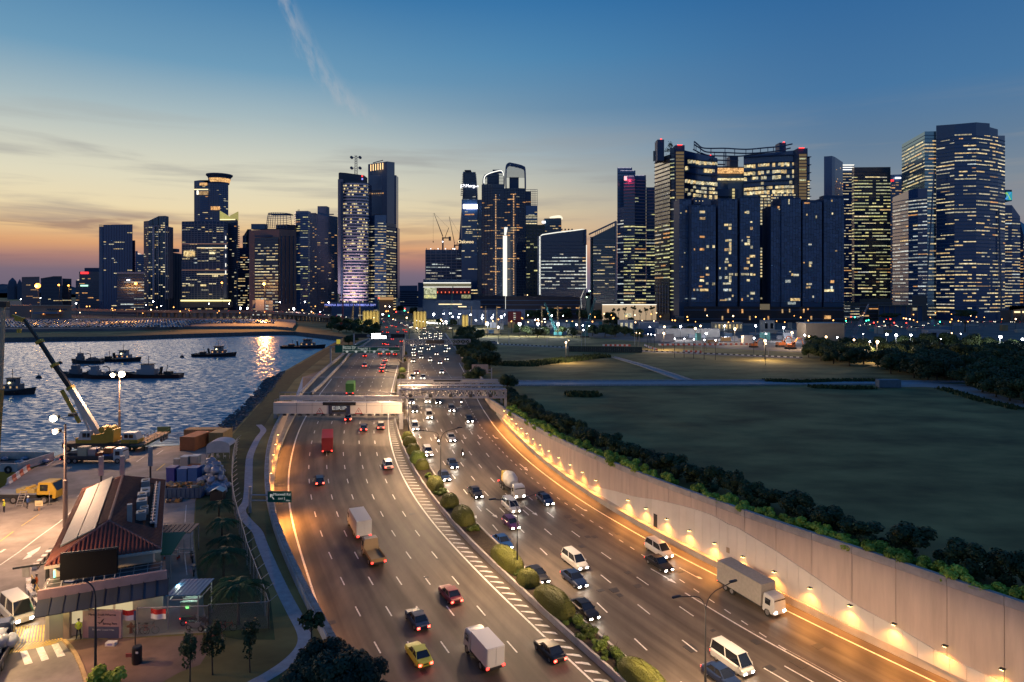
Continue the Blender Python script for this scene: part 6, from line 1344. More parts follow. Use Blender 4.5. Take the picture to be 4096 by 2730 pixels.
# twin residential towers with rounded wire crowns
t=bld('twin_crown_tower','left twin tower with rounded skeletal crown, one crown edge lit white',[(X3(622),858,Y1(310)),(X3(720),850,Y1(305)),(X3(822),850,Y1(308))],3.2,3.6,.10,'o',GK,MSD,.7,.6,dep=26,run=(1,2),mull=MSD,mw=.4,wh=1.4,seed=13)
D_=850
def crown_frame(t,pts,m,r_,D_=850,n=3,depth=16):
 for k in range(n):
  P3=[V(((X3(x)-CX)/F*D_-t.location.x,k*depth/(n-1)-1,zt_(Y1(y),D_)))for x,y in pts];MB().path(catmull(P3,4),r_,6).build('crown_rib',m if k==0 else MSL,t)
cl=[(632,310),(634,262),(650,228),(700,203),(780,184),(808,195),(820,225),(820,310)];crown_frame(t,cl,MSL,.8)
P3=[V(((X3(x)-CX)/F*848-t.location.x,-3,zt_(Y1(y),848)))for x,y in[(640,298),(642,255),(658,226),(705,203),(780,185),(808,196),(815,230)]];MB().path(catmull(P3,4),.55,6).build('crown_light',M_strip,t)
for k in range(7):pbox(t,'crown_louvre',X3(640),X3(816),Y1(218+k*13+(6 if k<1 else 0)),Y1(221+k*13+(6 if k<1 else 0)),856,MSL,.8)
u3(t,'lift_core',668,775,215,308,858,CD,10)
u3(t,'helipad',718,780,178,183,852,CD,10)
def dots(t,x,D,y0,y1,n,m,w=9,h=6):
 for k in range(n):
  y=y0+(y1-y0)*k/n;u3(t,'stair_light',x-w/2,x+w/2,y,y+h,D,m,.4,-1.8)
SLM=litmat('stair_glow',[(1,.5,.2),(1,.62,.32)],.9,1.3)
dots(t,746,850,402,1305,62,SLM)
t=bld('twin_crown_tower','right and taller one of the twin towers with rounded skeletal crowns',[(X3(824),850,Y1(345)),(X3(930),846,Y1(342)),(X3(1014),852,Y1(346))],3.2,3.6,.10,'o',GK,MSD,.7,.6,dep=26,run=(1,2),mull=MSD,mw=.4,wh=1.4,seed=14)
cr_=[(838,345),(838,165),(862,124),(890,125),(950,138),(990,152),(1008,180),(1012,345)];crown_frame(t,cr_,MSL,.9)
for k in range(13):pbox(t,'crown_louvre',X3(842),X3(1008),Y1(150+k*8+(0 if k else 0)),Y1(152.5+k*8),856,MSL,.8)
u3(t,'lift_core',868,952,245,345,858,CD,10);dots(t,906,846,402,1305,62,SLM)
t=thing('light_installation','tall white light strip bending along the foot of the twin towers','light installation',((X3(835)-CX)/F*840,840,0))
P3=[V(((X3(x)-CX)/F*840-t.location.x,0,zt_(Y1(y),840)))for x,y in[(829,770),(829,1310),(829,1405),(836,1426),(855,1437),(985,1437)]]
for a,b in zip(P3[:-1],P3[1:]):MB().bar(a,b,5.0,1.4).build('light_strip',emit('frame_glow',(1,.98,.86),1.15),t)
D_=840;v=[((X3(x)-CX)/F*D_-t.location.x,zt_(Y1(y),D_))for x,y in[(822,695),(853,695),(839,765),(822,765)]];MB().add([(p[0],-1,p[1])for p in v]+[(p[0],1,p[1])for p in v],[(3,2,1,0),(4,5,6,7),(0,1,5,4),(1,2,6,5),(2,3,7,6),(3,0,4,7)]).build('light_strip',MATS['frame_glow'],t)
# towers behind the gap on the right
t=bld('office_tower','dark blue office with an open steel frame on its roof right of the twin towers',[(X3(1012),1000,Y1(500)),(X3(1120),1000,Y1(500))],4.2,4,.06,'y',GB_,None,dep=25,seed=15)
for x_ in(1060,1078,1096,1117):u3(t,'roof_frame',x_,x_+3,354,500,1000,CG,1)
for k in range(9):u3(t,'roof_frame',1014,1119,354+k*17,357+k*17,1000,CG,1)
u3(t,'plant_room',1014,1060,374,500,1001,CD,12)
for y_,h_ in((590,9),(634,9),(658,7)):u3(t,'window_band',1014,1118,y_,y_+h_,998,LIT['y'],.5,-.8)
u3(t,'window_band',1014,1062,465,469,999,LIT['o'],.5,-.8)
t=bld('punched_window_block','beige block punched with small square windows',[(X3(986),950,Y1(672)),(X3(1188),950,Y1(672))],4.6,5.2,.13,'g',CB,None,dep=25,run=(1,1),wh=2.2,seed=16,cat='building')
wm=BX(-1.1,-.06,0,1.1,.03,2.2).mesh('window',GK)
for k in range(22):
 for j in range(15):inst('window',wm,t,(-(X3(1188)-X3(986))/2/F*950+2.4+j*4.75,-.03,8+k*5.2))
t=bld('curved_light_roof_tower','dark tower with a white-lit curved roof canopy behind the beige block',[(X3(1158),1110,Y1(640)),(X3(1180),1100,Y1(616)),(X3(1334),1100,Y1(612))],4,4.2,.15,'y',GT,MSD,.6,.3,dep=25,run=(1,2),seed=17)
P3=[V(((X3(x)-CX)/F*1098-t.location.x,-1,zt_(Y1(y),1098)))for x,y in[(1232,610),(1270,600),(1310,596),(1332,600),(1336,622)]];MB().path(catmull(P3,3),2.2,6).build('lit_canopy',emit('canopy_white',(1,.9,.65),1.2),t);u3(t,'sign',1160,1192,640,658,1097,M_gloww,.4,-1.6)
# honeycomb building in a frame of light
t=bld('framed_light_building','dark office outlined by a white frame of light with a bent right leg',[(X3(1128),812,Y1(785)),(X3(1150),800,Y1(772)),(X3(1556),800,Y1(712))],4.0,4.4,.36,'w',GK,MSD,.7,.35,dep=26,run=(1,5),wh=1.6,seed=18,z0=34,edges={0:{'blank':1}},cat='building',blankrow=((.86,1),),top_dark=2)
FG=MATS['frame_glow']
def fr(pts,w=3.4):
 P3=[V(((X3(x)-CX)/F*797-t.location.x,-1.5,zt_(Y1(y),797)))for x,y in pts]
 for a,b in zip(P3[:-1],P3[1:]):MB().bar(a,b,w,1.0).build('light_frame',FG,t)
fr([(1150,1300),(1150,772)],3.6);fr([(1150,770),(1166,757),(1300,737),(1430,722),(1520,710),(1545,712)],2.4);fr([(1548,850),(1548,1240),(1512,1325),(1518,1420)],5)
u3(t,'dark_leg',1538,1559,715,850,797,CD,2,-1)
u3(t,'side_wall',1122,1146,775,1300,802,CG,12);hexm=mat('hex_line',(.06,.065,.08),.6)
for j in range(24):
 for k in range(4):
  cxx=X3(1170+j*16);cyy=Y1(735+k*14+(7 if j%2 else 0))if k<2 else Y1(1222+(k-2)*26+(13 if j%2 else 0))
  if cyy<Y1(772-(j*16)*.145):continue
  R3=[V(((cxx-CX)/F*798-t.location.x+2.9*cos(a),-1.0,zt_(cyy,798)+2.6*sin(a)))for a in[i*pi/3 for i in range(7)]];MB().path(R3,.28,4).build('hexagon',hexm,t)
bld('car_park_block','low brown building with small orange lights between the light strip and the framed building',[(X3(835),790,Y1(1312)),(X3(1150),790,Y1(1312)),(X3(1151),790,Y1(1322)),(X3(1500),790,Y1(1322))],5.2,5,.34,'o',mat('podium_brown',(.06,.045,.05),.8),MSL,.7,.4,dep=10,run=(1,1),wh=1.5,cat='building',z0=6,seed=19)
bld('low_building','dark base block under the twin towers with small warm windows',[(X3(545),830,Y1(1305)),(X3(832),830,Y1(1310))],5.2,5,.3,'o',mat('podium_dark',(.04,.04,.055),.8),MSL,.7,.4,dep=10,run=(1,1),wh=1.5,cat='building',z0=6,seed=20)
# slanted grey office
t=bld('slant_roof_office','grey office with a steeply slanted open roof frame right of the framed light building',[(X3(1593),812,Y1(785)),(X3(1618),800,Y1(778)),(X3(1830),800,Y1(672))],3.9,4.2,.24,'y',GT,MSM,.5,.5,dep=25,run=(1,3),wh=1.2,seed=21,z0=24,cat='building',edges={0:{'blank':1}})
D_=799
for k in range(3):MB().bar(((X3(1593)-CX)/F*D_-t.location.x,k*5,zt_(Y1(750),D_)),((X3(1832)-CX)/F*D_-t.location.x,k*5,zt_(Y1(637),D_)),1.5,1.6).build('roof_beam',CG,t)
for k in range(12):x_=1640+k*17;pbox(t,'roof_post',X3(x_),X3(x_+3),Y1(730-(x_-1640)*.48),Y1(765-(x_-1640)*.48),D_,CG,1)
u3(t,'side_frame',1815,1830,640,1350,799,CG,2,-1);u3(t,'side_frame',1593,1600,780,1340,800,CG,2,-1)
for k in range(11):u3(t,'ledge',1618,1815,808+k*42.5,811+k*42.5,799,CP,.8,-1)
# stepped tower with dotted roof lights and magenta glow
t=bld('stepped_tower','tall stepped glass tower with rows of dotted lights along its roof',[(X3(1835),880,Y1(160)),(X3(1968),880,Y1(160)),(X3(1969),880,Y1(186)),(X3(1998),880,Y1(186))],4,4,.15,'w',GB_,MSD,.6,.3,dep=20,run=(1,3),seed=22,blankrow=((.5,1),))
for y_,a_,b_,D_ in((162,1840,1966,879),(187,1865,1996,866),(229,1995,2090,862),(236,1900,1990,858)):
 for k in range(int((b_-a_)/12)):u3(t,'roof_light',a_+k*12,a_+k*12+4,y_,y_+4,D_,emit('roof_dots',(.85,.8,1),1.2),.5,-2)
t=bld('stepped_tower','front shaft of the stepped tower, red logo panel above densely lit floors',[(X3(1892),862,Y1(238)),(X3(1992),858,Y1(236)),(X3(1993),860,Y1(228)),(X3(2092),864,Y1(228))],4,4.0,.55,'g',GN,MSM,1.0,.9,dep=22,run=(1,3),wh=1.7,seed=23,rowlit=lambda f,r:r.choice((.5,.9,1.3))if f<.66 else .07,maxw=280)
u3(t,'logo_panel',1895,1919,240,275,857,emit('logo_red',(1,.35,.35),2.0),.6,-1.5)
lamp('POINT',((X3(1925)-CX)/F*857-t.location.x,-9,zt_(Y1(262),857)-t.location.z),8000,(1,.04,.10),1,parent=t)
bld('stepped_tower','left flank of the stepped tower with cool white lit floors',[(X3(1835),872,Y1(520)),(X3(1893),862,Y1(516))],4,4.0,.38,'w',GN,MSL,.7,.5,dep=8,run=(1,3),wh=1.5,seed=24)
bld('stepped_tower','lower right step of the stepped tower touching the terraced complex',[(X3(2094),866,Y1(336)),(X3(2174),866,Y1(336))],4,4.0,.5,'g',GN,MSM,1.0,.8,dep=20,run=(1,3),wh=1.6,seed=25,rowlit=lambda f,r:r.choice((.4,.9,1.3))if f<.7 else .1)
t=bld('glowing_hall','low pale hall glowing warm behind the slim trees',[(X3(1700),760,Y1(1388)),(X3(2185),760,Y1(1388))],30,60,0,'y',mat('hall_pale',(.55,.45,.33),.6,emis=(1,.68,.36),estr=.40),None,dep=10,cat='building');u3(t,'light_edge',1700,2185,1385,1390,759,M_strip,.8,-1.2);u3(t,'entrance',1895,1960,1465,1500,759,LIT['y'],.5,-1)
# curved twin-block complex (right of centre)
def wavy(x0,x1,D0,amp,n,ytop,ph=0,per=2.0,y1=None):
 out=[]
 for k in range(n+1):
  u=k/n;out.append((x0+(x1-x0)*u,D0+amp*sin(ph+u*per*pi),ytop+((y1-ytop)*u if y1 is not None else 0)))
 return out
GG=mat('panel_grey_glass',(.42,.42,.38),.2,metal=.7,noise=.2,nscale=.1)
t=bld('curved_complex_tower','left end of the curved complex with pale angled glass panels and dark fins',[(X4(332),796,Y4(272)),(X4(450),762,Y4(232))],4.5,5,.5,'g',GG,MSD,.9,1.1,dep=40,z0=10,seed=31,rowlit=lambda f,r:0 if f>.58 or f<.2 else 1.2)
rn=RNG(5)
for k in range(20):
 rn.random()
for k in range(5):u4(t,'tall_fin',345+k*22,349+k*22,1255,1480,788-k*6,CG,1.5,-2)
u4(t,'roof_tower',352,405,116,280,766,CD,14);u4(t,'red_light',374,386,110,114,766,M_redl,1,-1)
MB().add([((X4(333)-CX)/F*768-t.location.x,-1,zt_(Y4(275),768)),((X4(352)-CX)/F*768-t.location.x,-1,zt_(Y4(268),768)),((X4(352)-CX)/F*768-t.location.x,-1,zt_(Y4(190),768)),((X4(333)-CX)/F*768-t.location.x,-1,zt_(Y4(190),768))],[(0,1,2,3)]).build('glass_screen',GG,t)
t=bld('curved_complex_tower','narrow lit core shaft with red roof light at the left end of the curved complex',[(X4(450),764,Y4(182)),(X4(492),760,Y4(182))],4.3,5,.55,'g',GK,MSD,.9,.5,dep=30,run=(1,2),seed=32,z0=10)
t=thing('curved_complex_tower','warm lit stair shaft topped by a red lamp, left of the curved facade','tower',((X4(528)-CX)/F*755,755,0));warmsh=mat('warm_shaft',(.25,.18,.08),.5,emis=(1,.66,.3),estr=.13)
u4(t,'wall',492,566,160,1500,756,CD,14)
def shaft(t,x0,x1,y0,y1,D,nf,m=warmsh):
 pbox(t,'glowing_core',x0,x1,y0,y1,D,m,.6,-1)
 for k in range(nf+1):y=y0+(y1-y0)*k/nf;pbox(t,'landing',x0-1,x1+1,y-1.4,y+1.4,D,MSD,1.6,-2.4)
shaft(t,X4(497),X4(558),Y4(210),Y4(585),755,14);shaft(t,X4(492),X4(520),Y4(585),Y4(1455),754,30,mat('warm_shaft_dim',(.2,.16,.08),.5,emis=(1,.72,.35),estr=.10));u4(t,'red_light',510,545,157,160,755,M_redl,1,-1)
for y_ in(590,880,1170):u4(t,'landing_light',494,518,y_,y_+12,752,LIT['g'],.5,-1)
t=bld('curved_complex_facade','wavy left wing of the curved complex with bright lit floor bands',wavy(X4(566),X4(822),772,9,10,Y4(200),2.6,1.3,Y4(262)),8.6,5,.0,'y',GN,None,dep=30,seed=33)
def curvebands(t,x0,x1,D0,amp,ph,per,ys,dy,lits,n=16,seed=1,hp=22):
 r_=RNG(seed)
 for i,y in EN(ys):
  P3=[]
  for k in range(n+1):
   u=k/n;D=D0+amp*sin(ph+u*per*pi)-1.2;px=x0+(x1-x0)*u;yy=Y4(y+dy*sin(u*pi*.5));P3.append((px,D,yy))
  lo=MB()
  A3=[V(((px-CX)/F*D-t.location.x,D-t.location.y-1.4,zt_(yy,D)))for px,D,yy in P3];B3=[v+V((0,1.6,0))for v in A3]
  lo.strip([tuple(v+V((0,0,.55)))for v in A3],[tuple(v+V((0,0,.55)))for v in B3]);lo.strip([tuple(v-V((0,0,.7)))for v in A3],[tuple(v+V((0,0,.55)))for v in A3]);lo.strip([tuple(v-V((0,0,.7)))for v in B3],[tuple(v-V((0,0,.7)))for v in A3]);lo.build('floor_fin',MSD,t)
  if lits[i]>0:
   for k in range(n):
    if r_.random()<lits[i]:
     a,b=A3[k]+V((0,1.1,0)),A3[k+1]+V((0,1.1,0));c=(a+b)/2;h=r_.choice((4.2,3.6,3.0));inst('window',UB['y'],t,(c.x,c.y,c.z-.9-h),atan2(b.y-a.y,b.x-a.x),((b-a).length*.97,1,h));NWIN[0]+=1
curvebands(t,X4(568),X4(822),772,9,2.6,1.3,[262,318,372,420,462,492,522],26,[.95,.3,.1,.98,.55,.7,.6],12,2)
t=bld('curved_complex_facade','bridge-like middle link of the curved complex with a lit band of meeting rooms',[(X4(820),790,Y4(325)),(X4(905),796,Y4(325)),(X4(1030),792,Y4(330))],40,6,0,'y',GN,None,dep=24,seed=34)
for y0_,y1_,D_ in((340,382,788),(420,436,788)):u4(t,'window_band',822,1030,y0_,y1_,D_,LIT['o']if y0_==340 else LIT['y'],.6,-1)
u4(t,'void',820,985,505,560,786,CD,1,-1);u4(t,'lift_core',920,985,245,330,792,CD,12);u4(t,'lift_core',757,800,240,300,776,CD,10);u4(t,'red_light',765,774,236,240,776,M_redl,1,-1);shaft(t,X4(938),X4(956),Y4(500),Y4(640),783,6,mat('shaft_bright',(.4,.3,.1),.5,emis=(1,.8,.35),estr=.7))
t=bld('curved_complex_facade','wavy right wing of the curved complex with yellow-white lit floor bands',wavy(X4(1028),X4(1432),780,9,14,Y4(238),.3,1.1,Y4(200)),8.6,5,.0,'y',GN,None,dep=30,seed=35)
curvebands(t,X4(1030),X4(1430),780,9,.3,1.1,[258,312,368,410,455,492,524],-22,[0,.6,.85,.75,.15,.95,.95],18,3)
for k,y_ in EN(list(range(555,790,24))+list(range(965,1200,24))+[1355]):
 for j in range(3):pbox(t,'window',X4(1156+j*29),X4(1156+j*29+rn.choice((18,27))),Y4(y_),Y4(y_+13),770,LIT['y'],.5,-2)
for k,y_ in EN(list(range(548,600,22))):
 for j in range(8):pbox(t,'window',X4(1240+j*24),X4(1240+j*24+rn.choice((12,20))),Y4(y_),Y4(y_+10),768,LIT['y'],.5,-2)
u4(t,'wall',1154,1240,545,1480,771,GK,6,-1)
u4(t,'lift_core',1308,1360,140,240,786,CD,12);u4(t,'red_light',1336,1348,135,139,786,M_redl,1,-1)
t=thing('curved_complex_tower','warm lit stair shaft topped by a red lamp, right of the curved facade','tower',((X4(1490)-CX)/F*762,762,0));u4(t,'wall',1453,1530,184,1400,763,CD,16);shaft(t,X4(1462),X4(1518),Y4(228),Y4(590),762,14);u4(t,'red_light',1462,1500,180,184,762,M_redl,1,-1)
for y_ in(262,348,430):u4(t,'landing_light',1464,1514,y_,y_+10,759,LIT['g'],.5,-1)
for k in range(7):u4(t,'side_fin',1528,1560,248+k*62,252+k*62,764,CD,5);
u4(t,'side_wall',1528,1546,250,1400,768,GN,10)
for k in range(16):u4(t,'window',1530,1544,440+k*22,450+k*22,766,LIT['y'],.5,-.5)
t=thing('roof_ribbons','curved steel roof ribbons sweeping over the gap of the curved complex','roof structure',((X4(1000)-CX)/F*775,775,0));D_=775
def T3(x,y,dy=0):return V(((X4(x)-CX)/F*D_-t.location.x,dy,zt_(Y4(y),D_)))
for r0,pts in EN([[(640,130),(665,150),(700,178),(760,185),(880,184),(1000,191),(1080,191),(1200,180),(1310,170),(1410,150)],[(642,152),(680,175),(730,208),(800,214),(900,216),(1050,222),(1200,214),(1310,200),(1400,180)],[(700,215),(760,236),(860,240),(1000,242),(1080,232),(1200,215)],[(640,186),(690,212),(740,240)],[(820,268),(920,272),(1000,272)],[(820,300),(900,302)]]):
 MB().path(catmull([T3(x,y,r0*1.5)for x,y in pts],4),.8,5).build('ribbon',CD,t)
for x,a_,b_ in((640,130,200),(655,140,205),(690,170,215),(772,186,240),(800,214,268),(882,184,325),(872,216,325),(890,216,325),(958,190,240),(1046,192,235),(1098,190,225),(1160,185,220),(1218,180,212),(1262,175,205)):MB().tube(T3(x,a_),T3(x,b_),.4,n=5).build('strut',CD,t)
rg=MB();rr=RNG(8)
for cx__,cy__,w_ in((455,158,18),(655,240,25),(700,262,40),(440,200,30),(760,280,40)):
 c=V(((X4(cx__)-CX)/F*768,768,zt_(Y4(cy__),768)))
 for _ in range(90):leafquad(rg,c+V((rr.gauss(0,w_*.07),rr.gauss(0,1.2),rr.gauss(0,1.6))),1.3,V((rr.uniform(-1,1),-1,rr.uniform(-1,1))),rr)
tag(rg.build('roof_garden',M_leafD),'dark shrubs growing on the roof terraces of the curved complex',kind='stuff')
# front dark residential blocks
BG=glassmat('night_blue_glass',(.022,.08,.19),.25);BG2=glassmat('night_blue_glass_alt',(.018,.06,.145),.3)
def resid(label,x0,x1,yt,D,seed,wins,step=None,cat='residential block'):
 t=thing('residential_block',label,cat,((X4((x0+x1)/2)-CX)/F*D,D,0));u4(t,'wall',x0,x1,yt,1500,D,CD,24)
 r_=RNG(seed);h0=Y4(yt)+3;w=(X4(x1)-X4(x0));nb=max(2,round(w/11));y=h0
 n=0
 for c in range(nb):
  y=h0+r_.uniform(0,8)
  while y<Y4(1385):
   hh=r_.choice((12,15,18,24));xa=X4(x0)+w*c/nb;pbox(t,'glass_panel',xa+.35,xa+w/nb-.35,y,min(y+hh-1.0,Y4(1390)),D,BG if r_.random()<.6 else BG2,.6,-.5-.35*r_.random());y+=hh;n+=1
 for x,yy,ww,hh,cc in wins:u4(t,'window',x,x+ww,yy,yy+hh,D,LIT[cc],.5,-1.5)
 return t
def wl(s):
 out=[]
 for q_ in s.split(';'):
  p=q_.split(',');out.append((float(p[0]),float(p[1]),float(p[2])if len(p)>2 else 18,float(p[3])if len(p)>3 else 20,p[4]if len(p)>4 else 'y'))
 return out
resid('balconied left flank of the front dark residential block',522,618,580,712,41,wl('570,672,10,14,o;560,1000,8,8;600,650,8,8;565,1360,20,6,w;530,690,8,6;540,1110,8,8'))
resid('first bay of the left front residential block, tallest lit windows in pairs',618,808,626,700,42,wl('682,676,40,18,y;682,726,42,18,o;682,872,38,14,o;735,945,18,20,y;782,945,16,20,y;682,968,34,18,o;636,970,8,16,o;730,1116,18,18;730,1168,26,14,o;684,1188,30,10,o;682,1212,32,18,y;780,1238,20,20;730,1236,18,16;675,1260,24,12,o;632,1286,12,16,o;656,1286,14,16,w;684,1286,64,18,y;618,1358,32,10,w'))
resid('middle bay of the left front residential block, with the densest lit windows',826,978,578,704,43,wl('874,778,30,16,y;912,778,18,16;908,802,20,20,y;884,900,22,16;910,898,20,18;912,922,16,46,y;876,970,32,20,o;912,970,16,20;910,996,16,18;884,1046,18,16;878,1068,30,16,y;908,1094,22,16;880,1116,14,20;836,1118,8,14;912,1164,30,18,y;958,1164,18,20,y;834,1188,18,22,w;878,1188,22,20,y;910,1188,18,20;912,1212,16,22;864,1238,60,14,y;868,1286,36,18,w;912,1286,16,18;934,1334,10,14;908,1358,16,18,w;880,1362,20,16;840,1370,50,10,o'))
resid('right bay of the left front residential block next to the bright yellow office slot',1000,1154,566,702,44,wl('1048,676,20,22,y;1034,682,12,12;1078,758,14,10;1078,802,18,22,o;1050,876,22,10,y;1056,898,18,26,y;1034,926,38,18,y;1080,950,16,20;1074,1022,40,18,y;1050,1042,20,12,o;1050,1068,22,20,y;1078,1094,18,18;1028,1118,34,16,o;1006,1164,60,16,y;1078,1164,16,18;1102,1168,14,14;1050,1212,22,16;1010,900,8,14,w;1078,1310,34,20,y;1052,1334,12,14;1008,1360,10,20,o;1080,1358,18,12'))
resid('dark left bay of the right front residential block',1240,1322,636,706,45,wl('1290,640,14,16,o;1300,660,8,8'))
resid('second bay of the right front residential block with a lit row near its foot',1322,1476,570,704,46,wl('1376,586,8,20,y;1376,610,8,14;1400,1166,12,18;1414,1170,42,16,y;1352,1216,40,22,w;1392,1360,16,20,y;1412,1360,54,20,y;1372,1388,60,20,w;1384,1148,10,8'))
resid('third bay of the right front residential block',1490,1640,600,703,47,wl('1516,700,8,12;1590,712,8,22;1534,932,22,12,w;1494,1076,8,10,o;1538,1074,22,18,y;1538,1096,14,18;1518,1244,14,12;1536,1242,22,14,w;1534,1266,12,14;1564,1340,10,16,w;1514,1270,14,12,o;1500,610,40,10,o'))
resid('rightmost bay of the right front residential block with warm roof edge',1656,1814,570,702,48,wl('1712,590,8,12;1716,690,8,14;1744,984,12,10,o;1706,1220,26,20,o;1706,1266,14,22,w;1658,1290,72,18,y;1700,1292,14,14'))
for x0,x1,yy in((640,700,590),(1010,1130,585),(1330,1420,580),(1545,1640,612),(1655,1810,576)):
 rt=thing('roof_pavilion','dark roof pavilion on the front residential block above picture column %s of five'%ORD[[640,1010,1330,1545,1655].index(x0)],'roof pavilion',((X4((x0+x1)/2)-CX)/F*706,706,zt_(Y4(yy+30),706)));u4(rt,'wall',x0,x1,yy-22,yy+32,707,CD,10)
 for k in range(3):u4(rt,'lamp',x0+12+k*26,x0+17+k*26,yy+6,yy+10,705,M_glowy,.5,-.6)
t=bld('podium_row','long dark podium with tall orange windows under the front residential blocks',[(X4(560),690,Y4(1425)),(X4(1190),690,Y4(1425)),(X4(1191),690,Y4(1430)),(X4(1815),690,Y4(1430))],9,5,0,'o',mat('podium_night',(.035,.03,.035),.8),MSL,.5,.4,dep=10,cat='building')
for x,y,w_,h_ in((898,1444,12,30),(1010,1446,12,30),(1070,1500,10,30),(855,1500,10,30),(1325,1446,10,30),(1382,1444,8,26),(1492,1444,10,30),(1525,1440,10,12),(1658,1496,50,26),(1550,1500,12,26),(1215,1500,10,30),(720,1440,10,20)):u4(t,'window',x,x+w_,y,y+h_,688,LIT['o'],.5,-1)
u4(t,'atrium',1156,1230,1405,1450,688,mat('atrium_glow',(.2,.15,.1),.6,emis=(1,.75,.4),estr=.12),1,-1)
# right-hand towers
t=bld('slim_blue_tower','slim blue glass tower with sloping top right of the curved complex',[(X5(177),900,Y5(326)),(X5(236),894,Y5(322)),(X5(258),900,Y5(330)),(X5(316),925,Y5(368))],4,4,.05,'o',GB_,None,.5,.2,dep=24,run=(1,1),seed=51,edges={0:{'blank':1},1:{'blank':1},2:{'lit':.10},3:{'lit':.12}})
t=bld('lit_top_tower','tower with three glowing white top floors behind the yellow-windowed office',[(X5(316),960,Y5(390)),(X5(402),960,Y5(388))],4,4,.5,'y',GN,MSD,.9,.3,dep=22,run=(1,4),wh=1.3,seed=52)
for y_ in(388,405,422):u5(t,'glowing_floor',312,396,y_,y_+5,958,M_strip,1,-1.5)
t=bld('yellow_window_office','broad office tower densely lit in yellow-green rows',[(X5(384),862,Y5(408)),(X5(400),856,Y5(406)),(X5(668),856,Y5(404))],4.1,4.3,.62,'g',GK,MSD,1.0,.35,dep=26,run=(1,4),wh=1.6,seed=53,rowlit=lambda f,r:r.choice((.5,.9,1.2)),maxw=300,z0=26,blankrow=((.42,.445),))
bld('office_block','narrow dim tower with a red lamp and white sign left of the great tower',[(X5(650),960,Y5(462)),(X5(756),960,Y5(458))],4,4.3,.3,'o',GN,None,dep=20,run=(1,1),seed=54);t=[o for o in bpy.data.objects if o.get('label','').startswith('narrow dim tower')][0];u5(t,'red_light',670,690,498,510,958,M_glowr,1,-1);u5(t,'sign',702,742,480,490,958,M_gloww,1,-1)
bld('great_tower_wing','lower left wing of the great right-hand tower with curved floors of white windows',[(X5(684),800,Y5(628)),(X5(740),786,Y5(606)),(X5(800),772,Y5(575)),(X5(870),762,Y5(562)),(X5(940),756,Y5(562))],4.0,4.0,.5,'w',GN,MSL,.9,.4,dep=24,run=(1,4),wh=1.5,seed=55,rowlit=lambda f,r:r.choice((.6,1,1.2))if f<.55 else r.choice((.3,.7,1)),maxw=300)
t=bld('great_tower_wing','upper left wing of the great right-hand tower, a sloping corner reflecting the sky',[(X5(752),838,Y5(238)),(X5(920),770,Y5(142)),(X5(1004),770,Y5(140))],4.0,4.2,.42,'y',mat('sky_glass',(.26,.38,.42),.15,metal=.7),MSL,.6,.3,dep=24,run=(2,5),wh=1.5,seed=56,maxw=260)
t=bld('great_tower','massive tallest tower at the right with stepped dark top and many lit floors',[(X5(1005),768,Y5(98)),(X5(1140),752,Y5(88)),(X5(1300),748,Y5(74)),(X5(1400),756,Y5(82)),(X5(1401),757,Y5(110)),(X5(1460),764,Y5(126)),(X5(1461),765,Y5(172)),(X5(1512),775,Y5(172))],4.05,4.2,.42,'y',GN,MSL,.9,.35,dep=28,run=(1,5),wh=1.5,seed=57,maxw=300,rowlit=lambda f,r:r.choice((.7,1.1,1.4))if f<.3 else(r.choice((.2,.4,.9))if f<.8 else r.choice((.3,.8,1.2))),z0=8)
MB().bar(((X5(962)-CX)/F*746-t.location.x,-4,-0),((X5(1035)-CX)/F*746-t.location.x,-4,zt_(Y5(430),746)),1.2,1.2).build('slanted_rib',CG,t);MB().bar(((X5(1490)-CX)/F*762-t.location.x,2,0),((X5(1470)-CX)/F*762-t.location.x,2,zt_(Y5(700),762)),1.2,1.2).build('slanted_rib',CG,t)
t=bld('side_tower','stepped glass tower behind the right edge of the great tower, with a colourful roof screen',[(X5(1506),860,Y5(685)),(X5(1564),860,Y5(685)),(X5(1565),860,Y5(765)),(X5(1624),866,Y5(768))],4,4,.6,'y',GN,MSL,.9,.4,dep=22,run=(1,4),wh=1.4,seed=58,maxw=220)
u5(t,'screen_cube',1510,1564,572,655,866,CD,14)
scr=mat('colour_screen',(.02,.1,.12),.4,emis=(.05,.5,.65),estr=.6);u5(t,'screen',1522,1562,588,648,863,scr,1,-1);
MB().bar(((X5(1528)-CX)/F*861-t.location.x,1,zt_(Y5(592),861)),((X5(1556)-CX)/F*861-t.location.x,1,zt_(Y5(644),861)),3,.4).build('screen_image',emit('screen_green',(.4,.8,.1),.8),t);MB().bar(((X5(1556)-CX)/F*861-t.location.x,1,zt_(Y5(592),861)),((X5(1526)-CX)/F*861-t.location.x,1,zt_(Y5(640),861)),3,.4).build('screen_image',emit('screen_blue',(.1,.35,1),.9),t)
bld('edge_tower','tower cut by the right edge of the picture',[(X5(1622),900,Y5(790)),(X5(1648),896,Y5(900)),(4170,896,Y5(900))],4,4,.5,'o',GN,MSL,.9,.4,dep=22,run=(1,3),seed=59)
